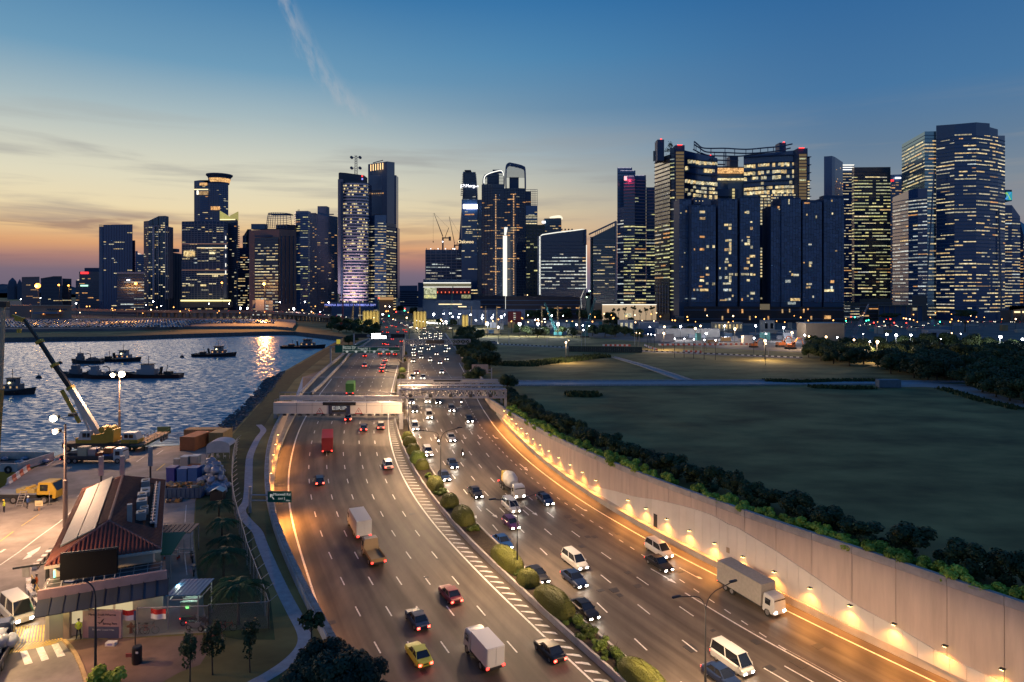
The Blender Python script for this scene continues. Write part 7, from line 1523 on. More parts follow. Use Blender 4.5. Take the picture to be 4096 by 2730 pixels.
# low buildings on the right
t=bld('carpark_building','low parking block with lit decks at the foot of the yellow office',[(X5(326),740,Y5(1398)),(X5(370),740,Y5(1398)),(X5(371),740,Y5(1408)),(X5(440),740,Y5(1408))],3,4,.4,'w',mat('lowblock_beige',(.10,.085,.07),.8),MSM,.5,.3,dep=14,run=(2,4),wh=.8,cat='building',z0=3,top_dark=0)
t=bld('colonnade_building','long low building with tall pale columns right of the parking block',[(X5(580),735,Y5(1428)),(X5(905),735,Y5(1428))],30,6,0,'o',CD,None,dep=14,cat='building',mull=mat('column_grey',(.14,.125,.11),.8),mw=.9);u5(t,'roof_edge',576,908,1420,1430,733,MATS['column_grey'],2,-1);u5(t,'window',830,860,1444,1462,733,LIT['y'],.5,-1)
t=bld('low_building','wide beige low block behind the colonnade building with orange lamps',[(X5(440),760,Y5(1380)),(X5(680),760,Y5(1376))],4,5,.22,'o',MATS['lowblock_beige'],MSM,.5,.3,dep=14,cat='building',z0=3)
bld('low_building','tall beige end block beside the great tower foot',[(X5(826),740,Y5(1352)),(X5(936),740,Y5(1352))],40,5,0,'o',mat('lowblock_tan',(.12,.095,.085),.8),None,dep=14,cat='building')
t=bld('low_building','warm uplit classical block at the right edge',[(X5(1480),700,Y5(1462)),(X5(1545),700,Y5(1462)),(X5(1546),700,Y5(1428)),(4180,700,Y5(1428))],40,5,0,'o',MATS['lowblock_tan'],None,dep=14,cat='building');pbox(t,'uplight',X5(1578),4170,Y5(1468),Y5(1480),698,M_stripw,.5,-1)
for x_ in(1552,1620):u5(t,'column',x_,x_+12,1460,1530,698,CB,1,-1.5)
# low blocks and roofs at the left foot, viaduct
t=bld('terminal_building','long pale low terminal building lit orange on the far left shore',[(c1((270,0))[0][0],760,1200+50/2.139),(c1((612,0))[0][0],760,1200+50/2.139)],4,7,.0,'o',mat('terminal_pale',(.45,.30,.22),.8),None,dep=20,cat='building')
pbox(t,'roof_edge',125,288,1221,1226,758,MATS['terminal_pale'],2,-1)
for k in range(9):pbox(t,'window',190+k*9,196+k*9,1235,1241,758,GK,.5,-.6)
pbox(t,'canopy',132,228,1250,1256,750,CG,8)
bld('warehouse','hazy pale warehouse at the far left behind the crane',[(38,800,1222),(125,800,1222)],6,6,0,'o',mat('warehouse',(.28,.2,.17),.9),None,dep=20,cat='building')
t=bld('white_shed','small white building with lit blue-white windows before the granite office',[(X2(22),800,Y1(1350)),(X2(205),800,Y1(1352))],3.4,4,.55,'w',CG,MSL,.4,.3,dep=10,run=(1,1),wh=1.6,cat='building',z0=3,top_dark=0);u2(t,'white_wall',52,128,1342,1440,795,CP,6,-1)
t=bld('fire_station','low dark building with two blue-lit name signs at the foot of the round tower',[(X2(730),700,Y1(1375)),(X2(1110),700,Y1(1375))],5,5,.12,'w',CD,None,dep=12,run=(1,1),cat='building',z0=1)
D_=698;q=lambda x,y:((X2(x)-CX)/F*D_-t.location.x,zt_(Y1(y),D_)-t.location.z)
x_,z_=q(842,1392);text('MARINA BAY FIRE STATION',3.2,M_blue,t,(x_,-2,z_),(R_(90),0,0));x_,z_=q(1047,1392);text('MARINA BAY',3.2,M_blue,t,(x_,-2,z_),(R_(90),0,0))
u2(t,'roof_edge',724,1112,1368,1376,698,CG,1,-1)
M_silo=mat('silo_yellow',(.42,.34,.12),.6)
for i,(xa,xb,yt,yb,D_)in EN([(X2(1008),X2(1162),Y1(1440),Y1(1488),620),(X2(1462),X2(1582),Y1(1445),Y1(1500),600),(X3(442),X3(502),Y1(1478),Y1(1545),560)]):
 n_=(5,4,2)[i];t=thing('silo_group','yellowish batching silos, %s group from the left before the skyline'%ORD[i],'silos',((((xa+xb)/2)-CX)/F*D_,D_,0));w_=(xb-xa)/F*D_;z1=zt_(yt,D_)
 for k in range(n_):r__=w_/n_/2*.96;MB().lathe([(r__,0),(r__,z1-1),(r__*.6,z1)],12,(-w_/2+w_*(k+.5)/n_,0,0)).build('silo',M_silo,t)
 lamp('POINT',(0,-14,7),9000,(1,.8,.45),.5,parent=t)
vd=thing('viaduct','long low road viaduct on many columns across the far shore on the left','bridge',(0,0,0));VP=[(-60,1236,1000),(250,1237,960),(500,1243,900),(749,1246,830),(960,1247,790),(1140,1252,760),(1260,1260,730),(1350,1268,700),(1430,1280,670)]
VP3=catmull([AT(x,y,D_)for x,y,D_ in VP],8);A,B=offs(VP3,13);mb=MB()
zc=[p.z for p in VP3]
mb.strip([(a.x,a.y,z)for a,z in zip(B,zc)],[(a.x,a.y,z)for a,z in zip(A,zc)]);mb.strip([(a.x,a.y,z-1.8)for a,z in zip(B,zc)],[(a.x,a.y,z)for a,z in zip(B,zc)]);mb.strip([(a.x,a.y,z)for a,z in zip(A,zc)],[(a.x,a.y,z-1.8)for a,z in zip(A,zc)]);mb.strip([(a.x,a.y,z-1.8)for a,z in zip(A,zc)],[(a.x,a.y,z-1.8)for a,z in zip(B,zc)])
mb.build('deck',mat('viaduct_concrete',(.30,.22,.18),.85),vd);mb=MB()
for sgn,Q in((1,A),(-1,B)):mb=MB();mb.strip([(a.x,a.y,z)for a,z in zip(Q,zc)],[(a.x,a.y,z+1.0)for a,z in zip(Q,zc)]);mb.build('parapet',MATS['viaduct_concrete'],vd)
for i,(p,a,b)in EN(zip(VP3,A,B)):
 if i<18 or i>58:continue
 for q in(a.lerp(b,.2),a.lerp(b,.8)):
  if p.z-1.8>1:BX(q.x-.8,q.y-.8,0,q.x+.8,q.y+.8,p.z-1.8).build('column',MATS['viaduct_concrete'],vd)
for i in range(4,60,2):
 p=VP3[min(i,len(VP3)-1)];o=inst('car',farcar(('sedan','suv')[i%2],('white','black','silver')[i%3],1),None,(p.x+rnd.uniform(-2,2),p.y+rnd.uniform(-3,3),p.z+.02),1.3+rnd.uniform(-.1,.1)+(pi if i%3==0 else 0));tag(o,'tiny car with its lights on driving on the far viaduct, %s from the left'%ordw(i//2-1),'car','traffic on the viaduct')
hm=mat('far_hill',(.05,.06,.085),.95)  # hill colour already holds the haze of the distance
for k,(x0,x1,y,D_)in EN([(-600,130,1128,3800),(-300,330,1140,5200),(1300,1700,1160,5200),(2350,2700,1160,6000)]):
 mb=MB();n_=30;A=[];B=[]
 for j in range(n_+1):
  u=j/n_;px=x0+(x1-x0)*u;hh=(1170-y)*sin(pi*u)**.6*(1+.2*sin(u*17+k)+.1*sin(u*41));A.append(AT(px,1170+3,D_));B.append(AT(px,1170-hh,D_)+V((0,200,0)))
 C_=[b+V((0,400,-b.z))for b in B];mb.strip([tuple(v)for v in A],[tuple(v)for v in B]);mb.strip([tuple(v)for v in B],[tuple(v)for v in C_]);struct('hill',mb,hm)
for k,(x0,x1,yt)in EN([(33,67,1112),(70,88,1118)]):
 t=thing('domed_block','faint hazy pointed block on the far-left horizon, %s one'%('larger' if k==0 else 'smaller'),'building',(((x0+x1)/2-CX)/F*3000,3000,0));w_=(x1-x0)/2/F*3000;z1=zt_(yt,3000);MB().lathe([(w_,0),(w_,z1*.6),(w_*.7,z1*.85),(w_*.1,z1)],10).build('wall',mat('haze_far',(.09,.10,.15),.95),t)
 # harbour office with tiled roof
M_tile=mat('roof_tile',(.20,.055,.035),.75,noise=.2,nscale=1.5,bump=.2);M_plast=mat('plaster_pale',(.48,.42,.36),.8,noise=.12,nscale=1);M_pink=mat('plaster_pink',(.45,.28,.26),.8,noise=.12,nscale=1)
HB=thing('harbour_office','office with red tiled hipped roof, metal roof panels and a big dark screen','building',(-38.6,64.8,0),R_(26.1))
BX(-4.0,.6,0,4.0,25.5,5.9).build('wall',M_plast,HB)
rf=MB();e=4.7;z0,z1=6.0,8.1;fl,fr_,bl,br_=(-e,-.4,z0),(e,-.4,z0),(-e,26.6,z0),(e,26.6,z0);rf_,rb=(0,3.9,z1),(0,22.6,z1)
rf.add([fl,fr_,br_,bl,rf_,rb],[(0,1,4),(1,2,5,4),(2,3,5),(3,0,4,5),(3,2,1,0)]);roof=rf.build('roof',M_tile,HB)
tl_me={}
def tilerow(p0,p1):
 m=MB();m.tube(p0,p1,.10,.10,6);m.build('tile_row',M_tile,roof)
n_=27
for k in range(1,n_):
 u=k/n_;x=-e+2*e*u;h=1-abs(2*u-1);tilerow((x,-.42,z0+.03),(x*1.0,-.42+4.3*h,z0+(z1-z0)*h+.03))
for sg in(-1,1):
 for k in range(1,60):
  y=-.4+27*k/60
  if sg<0 and 3.0<y<24.2:
   tilerow((sg*e*.22,y,z0+(z1-z0)*.78+.03),(0,y,z1+.02))if 4.2<y<22.4 else None
   tilerow((sg*e,y,z0+.03),(sg*e*.88,y,z0+(z1-z0)*.12+.03));continue
  if sg>0 and 5<y<23:
   tilerow((sg*e,y,z0+.03),(sg*e*.9,y,z0+(z1-z0)*.1+.03));tilerow((sg*e*.45,y,z0+(z1-z0)*.55+.03),(0,y,z1+.02));continue
  lim=min(1,(y+.4)/4.3,(26.6-y)/4.0);tilerow((sg*e,y,z0+.03),(sg*e*(1-lim),y,z0+(z1-z0)*lim+.03))
MB().tube((0,3.9,z1+.05),(0,22.6,z1+.05),.14,n=6).tube(fl,rf_,.13,n=6).tube(fr_,rf_,.13,n=6).tube(br_,rb,.13,n=6).tube(bl,rb,.13,n=6).build('ridge_tile',mat('ridge_tile',(.25,.10,.08),.7),roof)
BX(-e-.05,-.55,z0-.28,e+.05,26.7,z0-.03).build('eave',M_plast,HB)
M_sheet=mat('metal_sheet',(.26,.28,.26),.6,metal=.1,noise=.08,nscale=.6)
def slope(sg,u):return(sg*e*(1-u),z0+(z1-z0)*u)
for half,(ya,yb)in EN(((3.0,24.2),)):
 for(ua,ub)in((.15,.44),(.46,.76)):
  for k in range(30):
   y0_,y1_=ya+(yb-ya)*k/30,ya+(yb-ya)*(k+1)/30-.06;xa,za=slope(-1,ua);xb,zb=slope(-1,ub)
   MB().add([(xa,y0_,za+.14),(xb,y0_,zb+.14),(xb,y1_,zb+.14),(xa,y1_,za+.14),(xa,y0_,za+.28),(xb,y0_,zb+.28),(xb,y1_,zb+.28),(xa,y1_,za+.28)],[(0,3,2,1),(4,5,6,7),(0,1,5,4),(1,2,6,5),(2,3,7,6),(3,0,4,7)]).build('metal_sheet',M_sheet,HB)
MB().add([(e*.88,5,z0+.32),(e*.46,5,z0+(z1-z0)*.54+.06),(e*.46,23,z0+(z1-z0)*.54+.06),(e*.88,23,z0+.32)],[(0,3,2,1),(0,1,2,3)]).build('plant_well',mat('well_dark',(.02,.03,.035),.8),HB)
acm=mat('ac_grey',(.30,.32,.33),.5,metal=.3)
for k,(x,y,sx_,sy_,sz_)in EN([(2.7,7,.9,1.2,.8),(2.9,9,.8,1.2,.7),(2.6,11,1.0,1.6,1.0),(2.5,14,.9,1.5,.9),(2.7,17,1.0,2.6,.5),(2.6,20.5,.9,1.6,.8)]):
 a_=BX(x-sx_/2,y-sy_/2,7.0,x+sx_/2,y+sy_/2,7.0+sz_).build('air_conditioner',acm,HB);MB().tube((x,y,7.0+sz_),(x,y,7.05+sz_),.32,n=12).build('fan_grille',MK,a_)
for k in range(14):BX(3.55,6+k*1.2,6.65,4.0,6.5+k*1.2,6.8).build('duct_bracket',MV,HB)
MB().tube((3.75,6,6.95),(3.75,22.5,6.95),.07).build('pipe',MV,HB);BX(4.0,5.2,6.45,4.2,22.8,6.85).build('well_kerb',mat('well_kerb',(.35,.33,.33),.8),HB)
BX(1.5,5.0,7.3,1.95,5.5,9.2).build('vent_stack',acm,HB)
for k,(x,y,h)in EN([(-2.8,28.4,9.6),(-.4,28.4,9.4),(2.9,28.0,10.3)]):
 cb_=thing('antenna_cabinet','tall narrow grey mast cabinet behind the tiled roof, %s from left'%ORD[k],'cabinet',HB.matrix_basis@V((x,y,0)),R_(26.1),'mast cabinets behind the roof');MB().tube((0,0,0),(0,0,h-2.4),.12).build('pole',MK,cb_);BX(-.28,-.2,h-2.5,.28,.2,h).build('case',acm,cb_)
BX(-4.4,-2.4,0,4.9,.55,4.35).build('annexe_wall',M_plast,HB);BX(-4.7,-2.7,4.36,5.1,.5,4.5).build('annexe_roof',mat('roof_felt',(.07,.065,.065),.6,noise=.3,nscale=1),HB)
for k in range(9):BX(-4.5+k*1.15,-2.55,4.5,-4.44+k*1.15,.4,4.56).build('roof_bar',MV,HB)
for k in range(3):BX(-4.5,-2.3+k*1.0,4.56,4.9,-2.24+k*1.0,4.61).build('roof_bar',MV,HB)
BX(-4.9,-3.0,3.95,5.25,-2.72,4.75).build('fascia',M_pink,HB)
for k in range(10):
 x=-4.9+k*1.03;MB().add([(x,-3.02,3.9),(x+.98,-3.02,3.9),(x+.98,-4.9,3.15),(x,-4.9,3.15),(x,-3.02,3.96),(x+.98,-3.02,3.96),(x+.98,-4.9,3.21),(x,-4.9,3.21)],[(0,3,2,1),(4,5,6,7),(0,1,5,4),(1,2,6,5),(2,3,7,6),(3,0,4,7)]).build('awning_panel',mat('awning_panel',(.035,.04,.055),.3,rand=.2,alpha=.92),HB);MB().bar((x+1.0,-3.0,4.0),(x+1.0,-4.95,3.22),.07,.09).build('awning_rib',MK,HB)
for k,(x0,x1)in EN(((-2.4,-1.0),(-.8,.8),(1.0,2.4))):BX(x0,-2.46,1.1,x1,-2.4,2.3).build('window',emit('office_window_lit',(1,.78,.42),.55),HB)
BX(-4.1,-2.46,0,-3.0,-2.4,2.3).build('door',mat('door_grey',(.2,.2,.2),.5),HB)
lamp('POINT',(-3.2,-3.6,2.9),90,(1,.85,.3),.15,parent=HB);lamp('POINT',(1.5,-3.4,2.9),60,(1,.72,.4),.15,parent=HB);lamp('POINT',(6.2,-3.0,3.2),120,(.85,1,.85),.2,parent=HB)
BX(-.2,0,0,.1,.1,.1)
sc_=thing('display_screen','large black display screen standing on the annexe roof before the tiled gable','screen',HB.matrix_basis@V((-1.1,-2.2,4.6)),R_(20))
BX(-2.25,-.15,.45,2.25,.15,2.75).build('screen_face',mat('screen_black',(.006,.006,.008),.7,spec=.2),sc_);BX(-2.3,.15,.4,2.3,.3,2.8).build('screen_back',MK,sc_)
for k in range(6):MB().bar((-2.1+.84*k,-.1,.45),(-2.1+.84*k,-.5,0),.06,.06).build('strut',MV,sc_)
BX(-2.3,-.55,.0,2.3,-.45,.08).build('rail',MV,sc_)
for k in range(9):a_=BX(4.0,2+k*2.6,1.0 if k%2 else 2.4,4.5,3.1+k*2.6,1.9 if k%2 else 3.3).build('air_conditioner',mat('ac_beige',(.4,.36,.3),.6),HB)
# gate line: sign wall, guard, flags, fence
yw=R_(-1.5)
def W2(x,y,f=e2):q=f((x,y))[0];return G(*q)
p=W2(1215,1040);sw=thing('sign_wall','pink and grey wall sign of the wharf gate beside the guard','sign',p,yw);
BX(-1.75,-.12,0,1.75,.12,2.5).build('wall',M_pink,sw);BX(-1.2,-.15,.02,1.55,-.122,1.05).build('grey_field',mat('sign_grey',(.10,.10,.15),.6),sw)
M_ink=mat('sign_ink',(.04,.02,.025),.6);text('Marina South Wharves',.27,M_ink,sw,(.05,-.14,2.12),(R_(90),0,0));text('Jurong Port',.27,M_ink,sw,(.75,-.14,1.32),(R_(90),0,0));text('71 Marina Coastal Drive',.20,MATS['white_paint'],sw,(.15,-.165,.78),(R_(90),0,0))
lg_=MB();lg_.add([(-.15,-.135,1.35),(.05,-.135,1.45),(.25,-.135,1.8),(.0,-.135,1.65)],[(0,1,2,3)]).add([(-.45,-.135,1.45),(-.2,-.135,1.3),(-.02,-.135,1.42),(-.25,-.135,1.42)],[(0,1,2,3)]);lg_.build('emblem',M_ink,sw)
text('smart',.1,M_ink,sw,(-.25,-.14,1.9),(R_(90),0,0))
p=W2(795,1048);gp=thing('gate_post','brown gate post left of the guard with a cross bar to the sign wall','gate post',p,0);BX(-.28,-.15,0,.28,.15,2.55).build('post',mat('post_brown',(.20,.15,.13),.7),gp);BX(-.28,-.05,2.5,1.9,.05,2.62).build('crossbar',MV,gp)
pdh=person_mesh([(0,0,.92),(0,0,1.15),(0,0,1.38),(0,0,1.52)],[(-.1,0,.88),(-.15,-.02,.48),(-.2,0,.08)],[(.1,0,.88),(.15,-.02,.48),(.2,.0,.08)],[(-.2,0,1.4),(-.28,-.03,1.12),(-.12,-.15,1.05)],[(.2,0,1.4),(.28,-.03,1.12),(.12,-.15,1.05)],[MATS['vest_yellow'],MATS['cloth_dark'],MATS['skin']])
p=W2(932,1060);g_=thing('person','guard in yellow vest and dark trousers standing legs apart in the gateway','person',p,.1);inst('body',pdh,g_).scale=(1.02,1.02,1.05);MB().sphere((0,-.01,1.80),.115,10,6,.7).build('hair',M_black,g_)
p=W2(965,800);p.y+=2.2;g_=thing('person','worker in yellow reflective vest at the counter behind the gateway','person',p,1.2);inst('body',pdh,g_);MB().sphere((0,-.01,1.75),.115,10,6,.7).build('hair',M_black,g_)
walk=person_mesh([(0,0,.92),(0,-.02,1.15),(0,-.05,1.38),(0,-.06,1.52)],[(-.09,0,.88),(-.11,-.2,.5),(-.1,-.12,.08)],[(.09,0,.88),(.11,.08,.48),(.1,.35,.12)],[(-.2,-.03,1.4),(-.26,.12,1.15),(-.24,.05,.9)],[(.2,-.03,1.4),(.26,-.15,1.15),(.24,-.35,1.0)],[MATS['vest_orange'],MATS['cloth_blue'],MATS['skin']])
p=W2(425,500);g_=thing('person','person in an orange top with a dark backpack walking by the yellow railing','person',p,2.8);inst('body',walk,g_);MB().sphere((0,.25,1.2),.24,8,6,1.2).build('backpack',M_black,g_);MB().sphere((0,-.07,1.75),.12,10,6,.7).build('hair',M_black,g_)
blue=person_mesh([(0,0,.92),(0,-.03,1.15),(0,-.06,1.38),(0,-.08,1.52)],[(-.09,0,.88),(-.11,-.15,.5),(-.1,-.05,.08)],[(.09,0,.88),(.11,.05,.48),(.1,.28,.1)],[(-.2,-.03,1.4),(-.26,-.12,1.15),(-.2,-.32,1.1)],[(.2,-.03,1.4),(.26,-.12,1.15),(.2,-.3,1.1)],[MATS['cloth_blue'],MATS['cloth_dark'],MATS['skin']])
helm=MB().lathe([(.15,0),(.135,.07),(.08,.13),(.01,.15)],12).mesh('hard_hat',mat('hat_white',(.7,.7,.68),.4));helmy=MB().lathe([(.15,0),(.135,.07),(.08,.13),(.01,.15)],12).mesh('hard_hat',M_yellow)
for(x,y,lab,rz,h_,z,m_)in[(382,1345,'worker in blue shirt and white hard hat behind the yellow crane lorry',1.5,helm,0,blue),(58,1395,'worker in dark clothes and yellow vest by the left ladder',-.6,helmy,0,pdh),(1075,0,'worker in blue overalls standing on the deck of the white-cabbed flatbed lorry',0,helm,1.15,blue)]:
 p=W2(x,y,e1)if y else V((-75.5+-0.0,124.2,1.12));g_=thing('person',lab,'person',p,rz);inst('body',m_,g_);inst('hard_hat',h_,g_,(0,-.09,1.72))
for k,(x0,x1,y0,y1)in EN(((1424,1608,710,835),)):pass
flr=mat('flag_red',(.55,.03,.03),.7);flw=mat('flag_white',(.7,.68,.7),.7)
for k,(xa,xb)in EN(((810,915),(1015,1120))):
 xa,xb=xa/1.6864,xb/1.6864;Df=61.6;X0,X1_=(xa-CX)/F*Df,(xb-CX)/F*Df;zt,zb=31-(1800+(1080 if k==0 else 1073)/1.6864-HY)/F*Df,31-(1800+(1148 if k==0 else 1140)/1.6864-HY)/F*Df
 f_=thing('flag','red and white flag with crescent and stars on the gate fence, %s one'%('left' if k==0 else 'right'),'flag',(X0,Df,zb));w_,h_=X1_-X0,zt-zb
 for nm,a,b,m_ in(('red_half',.5,1,flr),('white_half',0,.5,flw)):
  mb=MB();n_=12;T_=[];B_=[]
  for j in range(n_+1):u=j/n_;dy=.06*sin(u*9+k);sag=-.05*sin(u*3.1);T_.append((w_*u,dy,h_*b+sag));B_.append((w_*u,dy,h_*a+sag))
  mb.strip(T_,B_);mb.strip([(x,y+.01,z)for x,y,z in B_],[(x,y+.01,z)for x,y,z in T_]);mb.build(nm,m_,f_)
 cr=MB();cx_f,cz_f=w_*.2,h_*.74;R1_=h_*.16
 for j in range(14):
  a0,a1=R_(60+j*240/14),R_(60+(j+1)*240/14);th=lambda a:.42*abs(sin((a-R_(60))/R_(240)*pi));cr.add([(cx_f+R1_*cos(a0),-.09,cz_f+R1_*sin(a0)),(cx_f+R1_*cos(a1),-.09,cz_f+R1_*sin(a1)),(cx_f+R1_*(1-th(a1))*cos(a1),-.09,cz_f+R1_*(1-th(a1))*sin(a1)),(cx_f+R1_*(1-th(a0))*cos(a0),-.09,cz_f+R1_*(1-th(a0))*sin(a0))],[(0,1,2,3),(3,2,1,0)])
 cr.build('crescent',flw,f_)
 for j in range(5):
  a=R_(90+72*j);c=(cx_f+R1_*1.25+R1_*.55*cos(a),cz_f+R1_*.55*sin(a));P_s=[]
  for q in range(10):r_=R1_*(.22 if q%2==0 else .09);P_s.append((c[0]+r_*cos(R_(90+36*q)),-.09,c[1]+r_*sin(R_(90+36*q))))
  MB().add(P_s,[tuple(range(10)),tuple(range(9,-1,-1))]).build('star',flw,f_)
ml=bpy.data.materials.new('chain_link');ml.use_nodes=True;n=ml.node_tree;b=n.nodes['Principled BSDF'];b.inputs['Base Color'].default_value=(.30,.29,.30,1);b.inputs['Metallic'].default_value=.4;b.inputs['Roughness'].default_value=.5
g=nn(ml,'ShaderNodeUVMap');tc_=nn(ml,'ShaderNodeNewGeometry');sp_=nn(ml,'ShaderNodeSeparateXYZ');n.links.new(tc_.outputs['Position'],sp_.inputs[0])
def mm(op,a,b_=None):
 q=nn(ml,'ShaderNodeMath',operation=op)
 for i,v in EN((a,b_)):
  if v is None:continue
  if isinstance(v,(int,float)):q.inputs[i].default_value=v
  else:n.links.new(v,q.inputs[i])
 return q.outputs[0]
s_=mm('ADD',mm('MULTIPLY',sp_.outputs[0],.6),sp_.outputs[1])
w1=mm('LESS_THAN',mm('FRACT',mm('MULTIPLY',mm('ADD',s_,sp_.outputs[2]),9.0)),.15);w2=mm('LESS_THAN',mm('FRACT',mm('MULTIPLY',mm('SUBTRACT',s_,sp_.outputs[2]),9.0)),.15)
n.links.new(mm('MAXIMUM',w1,w2),b.inputs['Alpha'])
def fence(label,P,h=2.5,arms=True,step=2.6,side=1):
 t=thing('chain_link_fence',label,'fence',(0,0,0));P=[V((p.x,p.y,0))for p in P]
 pts=resample([(p.x,p.y)for p in P],max(2,int(sum((b-a).length for a,b in zip(P[:-1],P[1:]))/step)))
 for i,(a,b)in EN(zip(pts[:-1],pts[1:])):
  mb=MB();mb.add([(a[0],a[1],.05),(b[0],b[1],.05),(b[0],b[1],h),(a[0],a[1],h)],[(0,1,2,3)]);mb.build('mesh_panel',ml,t);MB().tube((a[0],a[1],h),(b[0],b[1],h),.035,n=5).build('top_rail',MV,t)
 for i,a in EN(pts):
  MB().tube((a[0],a[1],0),(a[0],a[1],h+.05),.05,n=6).build('post',MV,t)
  if arms:MB().tube((a[0],a[1],h),(a[0]+.75*side,a[1]+.1,h+.6),.035,n=5).build('angled_arm',MV,t)
 return t
fence('chain-link fence with angled arms running along the footpath',[G(*p)for p in e3((1250,330),(1215,430),(1190,600),(1185,780),(1190,930),(1215,1120),(1265,1330),(1330,1568))]+[G(*p)for p in e4((1185,300),(1290,600),(1370,820),(1420,990))])
fence('chain-link fence closing the lawn at the near side',[G(*p)for p in e4((1420,990),(1250,1005),(1085,1012),(770,1025))],2.5,False)
fence('mesh fence under the two flags at the wharf gate',[G(*p)for p in e4((770,1025),(445,1030),(150,1040),(0,1050))],2.4,False)
fence('low fence with forked posts along the quay edge behind the trucks',[G(x,y)for x,y in((300,1800),(470,1792),(600,1787),(722,1782),(870,1760))],2.3,True,7.5,-1)
# lamps of the yard
SODY=(1.0,.57,.31)
def poleL(label,x,y,h,heads,r0=.22,e=0,col=SODY,glow='y'):
 p=G(x,y);t=thing('light_pole',label,'light pole',p);MB().lathe([(r0,0),(r0*.9,h*.45),(r0*.55,h*.46),(r0*.45,h)],10).build('pole',mat('pole_tan',(.22,.17,.15),.6,metal=.3),t)
 for dx,dz,lit in heads:
  BX(dx-.45,-.3,h+dz-.2,dx+.45,.3,h+dz+.22).build('lamp_head',MK,t);MB().bar((0,0,h+dz-.3),(dx,0,h+dz),.08,.08).build('bracket',MK,t)
  if lit:MB().sphere((dx,-.42,h+dz-.12),lit,12,8).build('lamp_glow',emit('flood_glow',(1,.80,.48),40),t);lamp('SPOT',(dx,-.6,h+dz-1.0),e,col,.4,(dx*.3,-.55,-1),165,.4,parent=t)
 return t
poleL('tall light pole with two lit lamps between the flatbed lorry and the tiled roof',261,2108,13.6,[(-1.3,.9,.42),(-1.1,-.9,.24),(1.0,1.2,0)],.3,11000)
poleL('tall light pole with a glaring double lamp before the moored boats',478,1762,13.6,[(-1.2,.2,.42),(.7,.4,.6)],.25,11000)
p=G(382,2725);t=thing('street_lamp','thin dark street lamp with one curved arm on the dirt patch','street lamp',p);MB().lathe([(.13,0),(.1,2),(.07,6.6)],10).build('pole',MK,t)
MB().path(catmull([V((0,0,6.6)),V((-.12,0,7.3)),V((-.5,0,7.8)),V((-1.1,0,8.0)),V((-1.7,0,7.95))],4),.055,7).build('arm',MK,t);MB().prism([(-2.5,-.1),(-2.3,-.17),(-1.8,-.15),(-1.65,0),(-1.8,.15),(-2.3,.17),(-2.5,.1)],7.86,7.98).build('lamp_head',mat('head_blue',(.05,.08,.14),.4),t)
lamp('SPOT',(-2.1,0,7.8),1700,(1,.5,.28),.3,(0.1,-.1,-1),150,.7,parent=t)  # added light for the orange ground; the lamp itself is off
p=G(-150,2640);t=thing('street_lamp','street lamp beside the wharf gate road unseen past the left edge','street lamp',p);MB().lathe([(.13,0),(.07,9)],10).build('pole',MK,t);BX(0,-.15,8.9,1.8,.15,9.05).build('lamp_head',MK,t);lamp('SPOT',(1.6,0,8.8),7500,(1,.62,.28),.3,(.25,.1,-1),160,.5,parent=t)  # unseen lamp outside the frame, lights the gate road
p=G(-260,2180);t=thing('light_pole','unseen yard light pole beyond the left edge','light pole',p);MB().lathe([(.2,0),(.1,13)],10).build('pole',MK,t);BX(-.4,-.3,12.7,.8,.3,13.1).build('lamp_head',MK,t);lamp('SPOT',(.5,0,12.6),17000,SODY,.4,(.4,.0,-1),165,.5,parent=t)  # unseen pole outside the frame, lights the yard
# road paint in the yard
def qd(name,f,pts,m,z=.04):
 P=[G(*q)for q in f(*pts)];c=sum(P,V((0,0,0)))/len(P);o=MB().add([(p.x-c.x,p.y-c.y,0)for p in P],[tuple(range(len(P)))]).build(name,m);o.location=(c.x,c.y,z);o['kind']='structure';return o
for pts in([(235,1210),(320,1195),(388,1345),(292,1368)],[(425,1170),(510,1150),(582,1300),(492,1325)],[(607,1128),(690,1110),(775,1258),(680,1280)]):qd('crossing_stripe',e2,pts[::-1],M_white)
mb=MB()
def lerp2(a,b,u):return(a[0]+(b[0]-a[0])*u,a[1]+(b[1]-a[1])*u)
for(TL,TR,BL,BR,lean,n_)in(((-260,945),(590,888),(-240,1135),(742,1066),-.16,26),((-240,1142),(740,1072),(-150,1290),(600,1130),-.10,22)):
 for k in range(n_):
  u0=k/n_+.02;u1=u0+.5/n_;q=[lerp2(TL,TR,min(1,u0-lean)),lerp2(TL,TR,min(1,u1-lean)),lerp2(BL,BR,min(1,u1)),lerp2(BL,BR,u0)];P=[G(*v)for v in e2(*q)];mb.add([(p.x,p.y,.035)for p in P],[(3,2,1,0)])
tag(mb.build('hatch_marking',M_yellow),None,kind='structure')
def line(name,f,pts,w,m):
 P=[G(*q)for q in f(*pts)];A,B=offs(P,w);mb=MB();mb.strip([(a.x,a.y,.035)for a in B],[(a.x,a.y,.035)for a in A]);o=mb.build(name,m);o['kind']='structure'
line('lane_line',c2,[(0,780),(130,690),(260,590),(400,490),(520,385)],.16,M_white);line('lane_line',c2,[(0,620),(90,553)],.12,M_yellow);line('lane_line',c2,[(145,515),(265,435)],.1,M_yellow);line('lane_line',c2,[(520,318),(600,265)],.16,M_white);line('lane_line',e3,[(240,375),(320,320)],.2,M_white);line('lane_line',e3,[(240,575),(345,490)],.25,M_yellow);line('lane_line',c2,[(0,695),(35,672)],.3,M_white);line('lane_line',e1,[(1900,695),(2010,620)],.15,M_white);line('lane_line',e1,[(650,750),(780,655)],.2,M_white);line('lane_line',e4,[(505,150),(535,410)],.1,M_white);line('lane_line',e3,[(612,1010),(595,1230)],.08,M_white)
qd('lane_arrow',c2,[(150,745),(190,708),(180,700),(275,655),(262,680),(215,715),(210,725)],M_white);
for pts in([(0,930),(-60,800)],):pass
